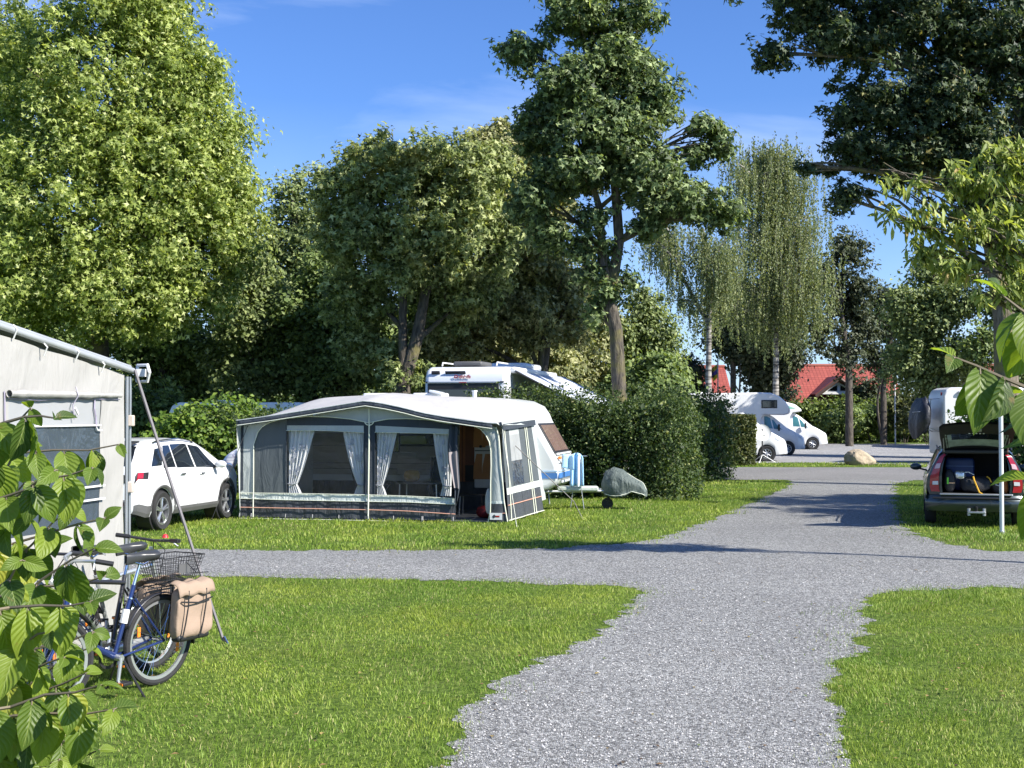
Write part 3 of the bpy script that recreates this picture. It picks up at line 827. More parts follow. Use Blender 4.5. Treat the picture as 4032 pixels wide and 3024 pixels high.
# ------------------------------------------------------------------ hedges and bushes
def box_hedge(name, label, x, y, z0, z1, wx, wy, rz, n, lm, lsize=0.09, seed=1, kind='diamond', rough=0.12, group=None, cat='hedge', shoots=0):
    """leafy block; leaves sit in a rough shell over faces and top, stems inside"""
    r = np.random.default_rng(seed)
    t = empty(name, (x, y, 0), rz, label, cat, group)
    hx, hy = wx / 2, wy / 2
    A = np.array([wx * (z1 - z0), wx * (z1 - z0), wy * (z1 - z0), wy * (z1 - z0), wx * wy])
    f = r.choice(5, n, p=A / A.sum())
    U = r.uniform(-1, 1, n); V = r.random(n)
    P = np.zeros((n, 3)); Nn = np.zeros((n, 3))
    for k, (fx, fy) in enumerate([(0, -1), (0, 1), (-1, 0), (1, 0)]):
        s = f == k
        if fx == 0: P[s, 0] = U[s] * hx; P[s, 1] = fy * hy
        else: P[s, 0] = fx * hx; P[s, 1] = U[s] * hy
        P[s, 2] = z0 + V[s] * (z1 - z0)
        Nn[s, 0] = fx; Nn[s, 1] = fy
    s = f == 4
    P[s, 0] = U[s] * hx; P[s, 1] = r.uniform(-hy, hy, s.sum()); P[s, 2] = z1; Nn[s, 2] = 1
    bump = (vnoise(P[:, 0] + P[:, 1] * .7, P[:, 2] + P[:, 1] * .3, 1.4, seed) - .5) * 3 * rough + (vnoise(P[:, 0] + P[:, 1], P[:, 2], 4.2, seed + 1) - .5) * 1.6 * rough
    P += Nn * (bump - np.abs(r.normal(0, 1.1 * rough, n)) + .03)[:, None]
    Nn = Nn * .6 + r.normal(size=(n, 3)) * .55; Nn[:, 2] += .3
    if shoots:
        S = []
        for i in range(shoots):
            sx, sy = r.uniform(-hx, hx), r.uniform(-hy, hy); hh = r.uniform(.15, .5)
            q = int(hh / .02)
            tz = r.random(q)
            S.append(np.stack([sx + r.normal(0, .05, q), sy + r.normal(0, .05, q), z1 + hh * tz], 1))
        S = np.concatenate(S)
        P = np.concatenate([P, S]); Nn = np.concatenate([Nn, r.normal(size=S.shape) + [0, 0, .5]])
    place_leaves('foliage', P, Nn, lsize, lm, kind, t, seed)
    m = MB()
    rr = random.Random(seed)
    k = max(4, int(wx * 2.2))
    for i in range(k):
        px_ = -hx * .9 + 1.8 * hx * i / (k - 1) + rr.uniform(-.1, .1); py_ = rr.uniform(-.5, .5) * hy
        for j in range(2):
            m.tube([(px_, py_, -0.02), (px_ + rr.uniform(-.15, .15), py_ + rr.uniform(-.1, .1), z1 * .5), (px_ + rr.uniform(-.35, .35), py_ + rr.uniform(-.2, .2), z1 * .93)], [.022, .016, .006], 5)
    m.build('stem', BKD, t)
    # inner mass of twigs and old leaves, keeps the hedge opaque
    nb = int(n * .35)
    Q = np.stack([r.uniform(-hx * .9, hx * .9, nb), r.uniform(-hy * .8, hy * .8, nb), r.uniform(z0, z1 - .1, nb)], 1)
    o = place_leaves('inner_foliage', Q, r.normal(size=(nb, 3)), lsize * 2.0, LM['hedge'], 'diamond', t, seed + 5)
    return t
# tall hedge behind the caravan nose, its end by the path
box_hedge('hedge', 'tall dark hedge ending beside the gravel path right of the caravan', 1.65, 32.1, 0, 2.42, 5.5, 2.2, rad(-14), 32000, LM['hedge'], .075, 71, rough=.27, shoots=90)
box_hedge('hedge', 'dark hedge running from the caravan roof leftwards below the camper', -4.4, 33.2, 0, 2.15, 8.2, 1.6, rad(-6), 16000, LM['hedge'], .08, 72, shoots=50)
box_hedge('hedge', 'loose far end of the dark hedge with white camper showing through', 5.4, 39.0, 0, 2.55, 6.4, 1.2, rad(62), 10500, LM['hedge'], .09, 73, rough=.2, shoots=50)
box_hedge('hedge', 'clipped box-shaped hedge beyond the asphalt road by the motorhomes', 8.75, 52.2, 0, 2.05, 2.3, 1.6, rad(-4), 9000, LM['hedge2'], .11, 74, rough=.06)
box_hedge('hedge', 'light green hedge behind the open wagon at the right', 13.75, 30.6, 0, 2.32, 5.6, 1.5, rad(-6), 15000, LM['bush'], .095, 75, rough=.25, shoots=20)
def bush(name, label, px, py_top, halfpx, Y, lm, seed, n=7000, lsize=.14, kind='diamond', group=None, clr=.4, cat='bush'):
    p = at(px, py_top, Y); h = p.z
    s = Y / FPX * halfpx
    r = random.Random(seed)
    lob = []
    for i in range(7):
        lob.append((r.uniform(-.6, .6) * s, r.uniform(-.4, .4) * s, h * r.uniform(.3, .72), s * .5, s * .45, h * .28))
    t = empty(name, (p.x, p.y, 0), 0, label, cat, group)
    m = MB()
    for l in lob:
        m.tube([(l[0] * .2, l[1] * .2, -.02), (l[0] * .6, l[1] * .6, l[2] * .5), (l[0], l[1], l[2])], [.03, .02, .008], 5)
    m.build('stem', BKD, t)
    P, Nn, c, idx = crown_points(lob, n // 26, 26, clr, seed, shell=.45)
    P[:, 2] = np.maximum(P[:, 2], .03)
    place_leaves('foliage', P, Nn, lsize, lm, kind, t, seed)
    return t
bush('bush', 'bright green leafy shrub behind the white crossover', 780, 1510, 260, 33.5, LM['bush'], 81, 15000, .15, 'diamond')
bush('bush', 'light green shrub between the crossover and the awning', 1010, 1590, 150, 35, LM['bush'], 82, 5000, .15)
bush('bush', 'dark shrub under the trees behind the shrub at left', 540, 1420, 240, 44, LM['shade'], 83, 7500, .2)
for i, (px, top, hf, Y, lm, lab) in enumerate([
        (3300, 1600, 110, 92, 'shade', 'dark shrub right of the three motorhomes'),
        (3440, 1560, 110, 93, 'shade', 'dark shrub above the boulder beyond the lot'),
        (3560, 1500, 110, 92, 'hedge2', 'olive shrub left of the camper with the bike bag'),
        (3660, 1440, 110, 88, 'hedge2', 'taller olive shrub behind the camper with the bike bag'),
        (3860, 1450, 160, 80, 'shade', 'dark shrub behind the right camper roof'),
        (2985, 1470, 60, 96, 'ash', 'dark shrub below the forked birch in front of the roof'),
        (3085, 1430, 75, 97, 'ash', 'dark shrub at the foot of the upright birch'),
        (2660, 1500, 110, 62, 'shade', 'dark green shrub above the hedge right of the tall trunk'),
        (2480, 1420, 120, 56, 'shade', 'green shrub at the foot of the tall trunk'),
        (3420, 1430, 85, 99, 'ash', 'dark shrub covering the right part of the far roof')]):
    bush('bush', lab, px, top, hf, Y, LM[lm], 90 + i, 4600, .26, group=None, clr=.6)
# understorey wall behind everything at left
rnx = random.Random(5)
for i in range(11):
    px = 60 + i * 230
    bush('undergrowth_bush', 'shaded undergrowth below the trees behind the camp, %s' % ['left edge', 'behind the side awning window', 'behind the side awning corner', 'above the crossover bonnet', 'above the awning left corner', 'above the awning left window', 'above the awning ridge', 'left of the long camper', 'behind the long camper logo', 'behind the sloping canopy', 'behind the tall trunk'][i],
         px, rnx.uniform(1360, 1440), 190, 60 + rnx.uniform(-3, 3), LM['shade'], 120 + i, 5200, .28, clr=.7)

box_hedge('wild_hedge', 'long dark overgrown hedge closing the far side of the gravel lot', 34, 96.5, 0, 2.9, 26, 2.5, rad(-2), 26000, LM['shade'], .26, 76, rough=.55, shoots=60)
# young cherry at the right
Yc = 17
base = Vector((8.05, 17.2, 0))
lobc = []
pxl = [(3800, 720, 170, 80), (3960, 650, 140, 110), (3620, 890, 120, 70), (3780, 900, 190, 110), (4010, 900, 160, 140), (3640, 1000, 90, 60), (3800, 1060, 150, 80), (3480, 690, 35, 60), (3580, 760, 60, 50), (4130, 760, 200, 220), (3980, 1130, 110, 90), (4250, 1000, 200, 200), (3620, 730, 30, 45), (3870, 1170, 45, 60), (3500, 850, 45, 35)]
for a, b_, c_, d_ in pxl: lobc.append(lobe(a, b_, c_, d_, Yc, c_ * Yc / FPX * 1.0))
tb = [base, base + Vector((.02, 0, 1.2)), base + Vector((-.05, 0, 2.4)), base + Vector((-.35, -.05, 3.6)), base + Vector((-.6, 0, 4.8))]
def cherry():
    t = empty('cherry_tree', base, 0, 'young tree with long drooping light green leaves reaching in from the right', 'tree')
    pl = [([tuple(p - base) for p in tb], [.09, .075, .06, .045, .02])]
    ll = [(l[0] - base.x, l[1] - base.y, l[2], l[3], l[4], l[5]) for l in lobc]
    trunk_mesh(pl, ll, BK, t, .035, 3, 4)
    r = np.random.default_rng(77)
    P, Nn, c, idx = crown_points(ll, 330, 15, .15, 77, flat=1.0, shell=.3)
    n = len(P)
    ci = np.repeat(np.arange(330), 15)
    out_ = P - c[ci]
    up_ = out_ * 2.0 + r.normal(0, .18, (n, 3)) + np.array([0, 0, -.55])
    Nn = r.normal(size=(n, 3)) * .5 + np.array([.25, -.5, .6])
    place_leaves('crown', P, Nn, .17, LM['cherry'], 'lance', t, 78, updir=up_)
cherry()
# trees off to the right whose shade lies over the path
def offtree(label, x, y, h, rad_, seed, n=520):
    lob = [(x, y, h * .72, rad_, rad_, h * .26), (x - rad_ * .4, y + rad_ * .3, h * .55, rad_ * .7, rad_ * .7, h * .15), (x + rad_ * .3, y - rad_ * .3, h * .5, rad_ * .7, rad_ * .7, h * .15)]
    tree('maple_tree', label, (x, y, 0), [([(x, y, -.05), (x, y, h * .35), (x + .2, y, h * .7)], [.26, .2, .08])], lob, LM['tall'], BK, n, 30, .6, .26, 'diamond', seed=seed)
offtree('broad maple beyond the right edge shading the far path', 21.5, 23.0, 13.5, 3.0, 201, 420)
offtree('slim maple beyond the right edge shading the caravan hedge', 17.6, 21.5, 10.0, 1.6, 202, 200)
# ------------------------------------------------------------------ vehicle paints
PW = M_('white_paint', (0.66, 0.67, 0.68), .3, coat=.6, var=.03)
PW2 = M_('cream_white_panel', (0.72, 0.72, 0.71), .4, var=.05, vscale=1.2, coat=.2)
PG = M_('grey_green_paint', (0.045, 0.058, 0.06), .3, metal=.5, var=.08, coat=.7)
BLK = M_('black_plastic', (0.018, 0.018, 0.02), .5, var=.2)
DGR = M_('dark_grey_plastic', (0.09, 0.09, 0.092), .6, var=.12)
RUB = M_('tyre_rubber', (0.022, 0.022, 0.023), .85, var=.2, bump=.3, bscale=40)
ALU = M_('alloy', (0.52, 0.53, 0.55), .3, metal=.85, var=.08)
CHR = M_('chrome', (0.75, 0.75, 0.76), .12, metal=1, var=.03)
STL = M_('galvanised_steel', (0.45, 0.46, 0.47), .42, metal=.8, var=.12)
GLS = M_('car_glass', (0.012, 0.016, 0.022), .04, var=.1, spec=.8, coat=.5)
RED = M_('tail_light_red', (0.36, 0.008, 0.018), .15, var=.1, coat=.8)
ORA = M_('orange_reflector', (0.85, 0.24, 0.03), .2, var=.1, coat=.5)
CLR = M_('lamp_lens', (0.62, 0.64, 0.66), .08, var=.1, coat=.8)
WPL = M_('white_plastic', (0.72, 0.72, 0.71), .45, var=.05)
TEAL = M_('blue_tint_glass', (0.05, 0.16, 0.19), .08, var=.2, spec=.8, coat=.4)

def interp(tab):
    xs = [p[0] for p in tab]; ys = [p[1] for p in tab]
    return lambda x: float(np.interp(x, xs, ys))
class Shell:
    """body skin lofted from cross sections; x forward, y left, z up"""
    def __init__(s, L, top, belt, wid, bottom, arches, ar=.39, inset=.38):
        s.L = L; s.top = interp(top); s.belt = interp(belt); s.wid = interp(wid); s.bot = interp(bottom)
        s.arches = arches; s.ar = ar; s.ins = inset
    def zb(s, x):
        z = s.bot(x)
        for ax, az in s.arches:
            d = s.ar ** 2 - (x - ax) ** 2
            if d > 0: z = max(z, az + math.sqrt(d))
        return z
    def sec(s, x):
        w = s.wid(x); zt = s.top(x); zb = s.zb(x)
        zs = min(s.belt(x), zt - .05); zs = max(zs, zb + .04)
        h = max(0, zt - zs); i = min(h, .62) * s.ins
        H = zs - zb
        return [(w - .05, zb), (w - .012, zb + .10 * H), (w, zb + .32 * H), (w - .004, zb + .6 * H), (w - .016, zb + .82 * H), (w - .045, zs),
                (w - .05 - i * .85, zt - .07 * min(1, h / .3)), (w - .07 - i, zt - .02 * min(1, h / .2)), (max(.05, (w - .1 - i) * .6), zt), (0, zt + .008)]
    def pt(s, x, q, side=1, off=0.0):
        P = s.sec(x); k = min(len(P) - 2, int(q)); t = q - k
        y = P[k][0] * (1 - t) + P[k + 1][0] * t; z = P[k][1] * (1 - t) + P[k + 1][1] * t
        dy = P[k + 1][0] - P[k][0]; dz = P[k + 1][1] - P[k][1]
        n = math.hypot(dy, dz) or 1
        return Vector((x, side * (y + dz / n * off), z - dy / n * off))
    def skin(s, x0=None, x1=None, step=.045, cap0=True, cap1=True):
        x0 = 0 if x0 is None else x0; x1 = s.L if x1 is None else x1
        xs = [x0 + (x1 - x0) * i / max(2, int((x1 - x0) / step)) for i in range(int((x1 - x0) / step) + 1)]
        xs[-1] = x1
        m = MB(); rows = []
        for x in xs:
            S_ = s.sec(x)
            rows.append([(x, y, z) for y, z in S_] + [(x, -y, z) for y, z in reversed(S_[:-1])])
        n = len(rows[0])
        vs = [p for r in rows for p in r]; fs = []
        for i in range(len(rows) - 1):
            for j in range(n - 1):
                fs.append((i * n + j, (i + 1) * n + j, (i + 1) * n + j + 1, i * n + j + 1))
        if cap0: fs.append(tuple(range(n)))
        if cap1: fs.append(tuple(range((len(rows) - 1) * n, len(rows) * n)))
        return m.add(vs, fs)
    def panel(s, xa0, xa1, xb0, xb1, q0, q1, side=1, off=.006, nu=12, nv=5):
        """patch on the skin: bottom edge x from xa0..xa1 at q0, top edge xb0..xb1 at q1"""
        def fn(u, v):
            x = (xa0 + (xa1 - xa0) * u) * (1 - v) + (xb0 + (xb1 - xb0) * u) * v
            return s.pt(x, q0 + (q1 - q0) * v, side, off)
        return MB().grid(fn, nu, nv)
    def cross(s, x0, x1, k0=.88, k1=.88, off=.008, nu=9, nv=9):
        """patch across the car on the steep top surface between x0 and x1"""
        def fn(u, v):
            x = x0 + (x1 - x0) * v
            P = s.sec(x)
            a = -1 + 2 * u; y = a * P[7][0] * (k0 + (k1 - k0) * v)
            e = .02
            sl_ = (s.top(x + e) - s.top(x - e)) / (2 * e)
            nx, nz = -sl_, 1.0; n = math.hypot(nx, nz)
            z = P[9][1] - (P[9][1] - P[7][1]) * abs(a) ** 3
            return Vector((x + nx / n * off, y, z + nz / n * off))
        return MB().grid(fn, nu, nv)
def make_wheel(parent, x, y, r, w=.22, rimr=None, spokes=5, side=1, rimmat=None, steer=0.0, cap=False, twin=False):
    rimr = rimr or r * .68
    M = Matrix.Translation((x, y, r)) @ Matrix.Rotation(steer, 4, 'Z') @ Matrix.Rotation(PI / 2 * (-1 if side > 0 else 1), 4, 'X')
    hw = w / 2
    prof = [(rimr, -hw * .8), (r * .93, -hw), (r * .985, -hw * .8), (r, -hw * .4), (r, hw * .4), (r * .985, hw * .8), (r * .93, hw), (rimr, hw * .8)]
    t = MB().lathe(prof, 36, M, close=True).build('wheel', RUB, parent, smooth=True)
    m = MB()
    m.lathe([(rimr, hw * .8), (rimr * .93, hw * .8), (rimr * .90, hw * .3), (rimr * .9, -hw * .5), (rimr, -hw * .7)], 32, M, close=True)
    m.lathe([(0.0, hw * .62), (rimr * .22, hw * .6), (rimr * .25, hw * .2), (0, hw * .2)], 16, M)
    for k in range(spokes):
        a = 2 * PI * k / spokes + .3
        for da in ((-.14, .14) if spokes <= 6 else (0,)):
            c1, s1 = math.cos(a + da * .3), math.sin(a + da * .3); c2, s2 = math.cos(a + da), math.sin(a + da)
            p0 = M @ Vector((c1 * rimr * .15, s1 * rimr * .15, hw * .5)); p1 = M @ Vector((c2 * rimr * .93, s2 * rimr * .93, hw * .55))
            m.tube([p0, p1], [rimr * .10, rimr * .075], 6)
    m.build('rim', rimmat or ALU, t, smooth=True)
    d = MB().lathe([(0, -.02), (rimr * .9, -.02), (rimr * .9, 0), (0, 0)], 20, M).build('brake_disc', BLK, t)
    return t

# ------------------------------------------------------------------ white crossover car
def crossover():
    gR = gd(628, 2088); gF = gd(888, 2040)
    hd = math.atan2(gF.y - gR.y, gF.x - gR.x)
    L_ = 4.45
    S = Shell(L_, [(0, .9), (.05, 1.06), (.2, 1.24), (.42, 1.47), (.6, 1.56), (1.2, 1.62), (2.0, 1.625), (2.55, 1.56), (2.95, 1.40), (3.35, 1.19), (3.5, 1.13), (4.0, 1.06), (4.28, .95), (4.4, .80), (4.45, .62)],
              [(0, 1.06), (1.2, 1.06), (3.4, 1.0), (4.45, .9)], [(0, .76), (.06, .84), (.3, .90), (.9, .925), (3.6, .92), (4.1, .86), (4.35, .72), (4.45, .5)],
              [(0, .36), (.3, .27), (4.1, .27), (4.45, .34)], [(.86, .35), (3.535, .35)], .40)
    hdv = Vector((math.cos(hd), math.sin(hd), 0)); lf = Vector((-hdv.y, hdv.x, 0))
    base = gR - hdv * .86 + lf * .84   # right rear wheel contact is at y = -.84
    t = empty('parked_car', base, hd, 'white crossover car parked between the side awning and the grey caravan awning', 'car', None)
    S.skin().build('body', PW, t, smooth=True, angle=50)
    MB().box((L_ / 2, 0, .48), (L_ - .7, 1.34, .42)).build('underbody', BLK, t)
    for s in (1, -1):
        S.panel(.95, 1.42, 1.18, 1.42, 5.1, 5.9, s).build('window', GLS, t)
        S.panel(1.47, 2.18, 1.47, 2.12, 5.08, 5.93, s).build('window', GLS, t)
        S.panel(2.25, 3.2, 2.18, 2.62, 5.08, 5.93, s).build('window', GLS, t)
        S.panel(.55, .92, .85, 1.14, 5.2, 5.85, s).build('window', GLS, t)
        S.panel(.02, .46, .02, .46, 0.02, 1.7, s, .008).build('bumper_cladding', DGR, t)
        S.panel(1.27, 3.12, 1.27, 3.12, 0.02, 1.25, s, .012).build('sill_cladding', DGR, t)
        for ax in (.86, 3.535):
            arch = MB()
            def fn(u, v, ax=ax, s=s):
                a = PI * (0.02 + .96 * u)
                rr_ = .405 + .055 * v
                x = ax + rr_ * math.cos(a); z = .35 + rr_ * math.sin(a)
                P = S.sec(x); y = np.interp(z, [p[1] for p in P[:6]], [p[0] for p in P[:6]])
                return Vector((x, s * (y + .012), z))
            arch.grid(fn, 24, 3).build('wheel_arch', DGR, t, smooth=True)
            MB().lathe([(.41, -.12), (.41, .14), (.1, .14)], 24, Matrix.Translation((ax, s * .70, .37)) @ Matrix.Rotation(-s * PI / 2, 4, 'X')).build('arch_liner', BLK, t)
        h = S.pt(1.62, 4.4, s, .02); MB().box(h, (.2, .03, .035)).build('door_handle', CHR, t, bevel=.01)
        h = S.pt(2.42, 4.4, s, .02); MB().box(h, (.2, .03, .035)).build('door_handle', CHR, t, bevel=.01)
        # panel gaps
        for xx in (1.44, 2.20, 3.22):
            m = MB().grid(lambda u, v, xx=xx: S.pt(xx + .006 * u - (.05 * max(0, 2 - v * 5) * (1 if xx < 1.5 else 0)), .4 + v * 4.6, s, .003), 2, 14)
            m.build('door_gap', BLK, t)
        S.panel(.03, .34, .06, .40, 4.15, 4.95, s, .012).build('tail_lamp_housing', BLK, t)
        S.panel(.05, .20, .10, .24, 4.2, 4.9, s, .018).build('tail_light', RED, t)
        mir = MB().grid(lambda u, v: Vector((2.98, s * 1.02, 1.10)) + Vector((.07 * math.sin(PI * v) * math.cos(2 * PI * u), s * .12 * math.cos(PI * v), .075 * math.sin(PI * v) * math.sin(2 * PI * u))), 16, 9, True)
        mo = mir.build('mirror', PW, t, smooth=True)
        MB().tube([(2.98, s * .85, 1.03), (2.98, s * .95, 1.06)], .022, 6).build('mirror_arm', BLK, mo)
        MB().tube([S.pt(.8, 6.4, s, .03), S.pt(1.0, 6.5, s, .055), S.pt(1.8, 6.5, s, .055), S.pt(2.3, 6.4, s, .04), S.pt(2.45, 6.3, s, .0)], .014, 6).build('roof_rail', CHR, t, smooth=True)
        S.panel(4.05, 4.34, 4.0, 4.3, 3.6, 4.7, s, .01).build('headlight', CLR, t)
        make_wheel(t, .86, s * .81, .348, .225, .245, 5, s)
        make_wheel(t, 3.535, s * .81, .348, .225, .245, 5, s)
        MB().box((-.02, s * .55, .52), (.05, .22, .07)).build('reflector', RED, t, bevel=.01)
    S.cross(.14, .50).build('rear_window', GLS, t)
    S.cross(2.62, 3.30, .95, .98).build('windscreen', GLS, t)
    MB().box((.42, 0, 1.56), (.3, 1.2, .03), ry=rad(-8)).build('spoiler', BLK, t, bevel=.01)
    MB().box((-.005, 0, .47), (.08, 1.5, .24)).build('rear_bumper', DGR, t, bevel=.03)
    MB().box((.0, 0, .95), (.06, 1.3, .14)).build('tailgate_strip', BLK, t, bevel=.01)
crossover()

# ------------------------------------------------------------------ dark wagon with open boot
def wagon():
    base = Vector((8.44, 23.15, 0)); hd = PI / 2 - rad(17.5)
    L_ = 4.6
    t = empty('parked_wagon', base, hd, 'dark grey-green station wagon with its tailgate open and boot full of luggage', 'car')
    S = Shell(L_, [(0, 1.40), (.3, 1.44), (1.2, 1.47), (2.0, 1.465), (2.55, 1.38), (3.1, 1.12), (3.3, 1.02), (4.0, .94), (4.4, .82), (4.6, .62)],
              [(0, .94), (3.3, .93), (4.6, .8)], [(0, .845), (.15, .872), (.8, .885), (3.6, .88), (4.2, .82), (4.5, .66), (4.6, .5)],
              [(0, .34), (.3, .26), (4.2, .26), (4.6, .34)], [(.95, .31), (3.6, .31)], .36, .44)
    S.skin(0.04, None, cap0=False).build('body', PG, t, smooth=True, angle=50)
    MB().box((2.4, 0, .40), (3.4, 1.3, .3)).build('underbody', BLK, t)
    for s in (1, -1):
        S.panel(.30, .95, .45, .92, 5.15, 5.88, s).build('window', GLS, t)
        S.panel(1.02, 1.85, 1.0, 1.80, 5.1, 5.93, s).build('window', GLS, t)
        S.panel(1.92, 2.9, 1.88, 2.4, 5.1, 5.93, s).build('window', GLS, t)
        mo = MB().grid(lambda u, v: Vector((2.75, s * 1.03, 1.0)) + Vector((.06 * math.sin(PI * v) * math.cos(2 * PI * u), s * .115 * math.cos(PI * v), .07 * math.sin(PI * v) * math.sin(2 * PI * u))), 16, 9, True).build('mirror', PG, t, smooth=True)
        MB().tube([(2.75, s * .83, .93), (2.75, s * .95, .96)], .02, 6).build('mirror_arm', BLK, mo)
        MB().tube([S.pt(.3, 6.4, s, .02), S.pt(.5, 6.5, s, .05), S.pt(1.8, 6.5, s, .05), S.pt(2.0, 6.4, s, .0)], .013, 6).build('roof_rail', BLK, t, smooth=True)
        S.panel(.9, 1.0, .9, 1.0, 3.7, 4.0, s, .02).build('door_handle', PG, t)
        S.panel(.02, 3.9, .02, 3.9, 2.0, 2.35, s, .01, nu=40).build('side_strip', BLK, t)
        make_wheel(t, .95, s * .775, .315, .2, .21, 7, s)
        make_wheel(t, 3.6, s * .775, .315, .2, .21, 7, s)
    # rear frame ring
    inner = [(.57, .60), (.585, .75), (.585, .95), (.56, 1.15), (.52, 1.30), (.47, 1.345)]
    Sx = S.sec(.04)
    outer = [(Sx[0][0], .60), (Sx[2][0] + .0, .75), (Sx[4][0], .92), (Sx[5][0] - .06, 1.12), (Sx[6][0], 1.30), (Sx[7][0] - .1, 1.40)]
    def ring(k0, k1, x_o, x_i, a=0.0, b=1.0, s=1):
        m = MB()
        def fn(u, v):
            f = k0 + (k1 - k0) * u; k = min(len(inner) - 2, int(f)); tt = f - k
            io = Vector(inner[k]).lerp(Vector(inner[k + 1]), tt); oo = Vector(outer[k]).lerp(Vector(outer[k + 1]), tt)
            p = io.lerp(oo, a + (b - a) * v)
            return Vector((x_i + (x_o - x_i) * (a + (b - a) * v), s * p.x, p.y))
        return m.grid(fn, 16, 4)
    for s in (1, -1):
        ring(0, 5, .04, -.02, 0, 1, s).build('rear_pillar', PG, t, smooth=True)
        l1 = ring(.35, 4.5, .015, -.045, .20, .80, s).build('tail_light', RED, t, smooth=True)
        ring(1.15, 1.5, .004, -.056, .24, .62, s).build('reversing_lamp', CLR, l1, smooth=True)
        ring(2.7, 3.2, .004, -.056, .26, .70, s).build('indicator_lamp', M_('pink_lens', (.62, .40, .42), .1, coat=.8), l1, smooth=True)
    MB().box((.03, 0, 1.385), (.12, 1.15, .07)).build('roof_edge', BLK, t, bevel=.02)
    def bump(u, v):
        a = -1 + 2 * u
        x = -.14 * (1 - abs(a) ** 4) + .06 * abs(a) ** 3
        z = .30 + .33 * v
        return Vector((x + .06 * (1 - math.sin(PI * min(1, v * 1.15))) + (.12 if v > .95 else 0), a * .875, z))
    MB().grid(bump, 25, 10).build('rear_bumper', PG, t, smooth=True)
    MB().box((-.13, 0, .545), (.03, 1.5, .035)).build('bumper_strip', BLK, t, bevel=.01)
    MB().box((-.02, 0, .61), (.18, 1.25, .03)).build('boot_sill', STL, t, bevel=.01)
    # boot interior
    m = MB()
    m.add([(0, .57, .615), (0, -.57, .615), (1.1, -.57, .615), (1.1, .57, .615)], [(0, 1, 2, 3)])
    m.add([(0, .58, .6), (1.1, .58, .6), (1.1, .5, 1.36), (0, .5, 1.36)], [(0, 1, 2, 3)])
    m.add([(0, -.58, .6), (1.1, -.58, .6), (1.1, -.5, 1.36), (0, -.5, 1.36)], [(0, 1, 2, 3)])
    m.add([(1.1, -.6, .6), (1.1, .6, .6), (1.1, .5, 1.36), (1.1, -.5, 1.36)], [(0, 1, 2, 3)])
    m.add([(0, .5, 1.36), (0, -.5, 1.36), (1.1, -.5, 1.36), (1.1, .5, 1.36)], [(0, 1, 2, 3)])
    m.build('boot_lining', M_('boot_carpet', (.03, .03, .032), .95), t)
    # lid: local frame hinged at roof
    th = rad(32)
    M = Matrix.Translation((.10, 0, 1.425)) @ Matrix.Rotation(th, 4, 'Y') @ Matrix.Rotation(PI, 4, 'Z')
    # lid x' = along lid away from the hinge, z' = up (outer side)
    def lidpt(u, v, zoff, k=1.0):
        ln = 1.08
        wd = np.interp(v, [0, .5, .85, 1], [.56, .62, .64, .58]) * k
        a = -1 + 2 * u
        return M @ Vector((ln * v, a * wd, zoff - .10 * (v ** 3) - .05 * a * a))
    def ringgrid(v0, v1, k, zo, nu=17, nv=8): return MB().grid(lambda u, v: lidpt(u, v0 + (v1 - v0) * v, zo, k), nu, nv)
    lid = ringgrid(.0, 1.0, 1.0, .03).build('tailgate', PG, t, smooth=True)
    m = MB()
    m.grid(lambda u, v: lidpt(u, .0 + .14 * v, -.01), 17, 3); m.grid(lambda u, v: lidpt(u, .56 + .44 * v, -.012), 17, 6)
    for s in (0, 1):
        m.grid(lambda u, v: lidpt((0 if s == 0 else .9) + .1 * u, .0 + 1.0 * v, -.012), 3, 10)
    m.build('tailgate_trim', BLK, lid, smooth=True)
    gg = ringgrid(.12, .58, .86, .0).build('tailgate_glass', M_('glass_view_tone', (.30, .36, .33), .08, var=.3, vscale=5, coat=.5), lid, smooth=True)  # opaque greenish tone paints in the sky and hedge seen through the pane
    MB().grid(lambda u, v: lidpt(.12 + .76 * u, .36 + .20 * v, -.008), 9, 4).build('dark_glass_band', GLS, gg)  # darker band across the same pane
    MB().box(M @ Vector((.86, 0, -.115)), (.07, .16, .03), ry=th).build('latch', STL, lid, bevel=.008)
    for k in range(5):
        MB().box(M @ Vector((.66, -.12 + .06 * k, -.06)), (.022, .03, .006), ry=th).build('lid_sticker', WPL, lid)
    for s in (1, -1):
        MB().tube([(.15, s * .53, 1.25), M @ Vector((.5, -s * .56, -.06))], .011, 6).build('gas_strut', STL, t)
    # tow hitch
    MB().tube([(-.02, 0, .32), (-.18, 0, .32), (-.25, 0, .36), (-.26, 0, .40)], .022, 8).build('tow_bar', BLK, t, smooth=True)
    MB().box((-.22, .0, .30), (.10, .30, .035)).build('hitch_bracket', STL, t, bevel=.008)
    MB().tube([(-.22, .13, .24), (-.22, .13, .37)], .03, 8).build('hitch_bolt', STL, t)
    MB().tube([(-.22, -.13, .24), (-.22, -.13, .37)], .03, 8).build('hitch_bolt', STL, t)
    Mw = t.matrix_basis.copy() if False else Matrix.Translation(base) @ Matrix.Rotation(hd, 4, 'Z')
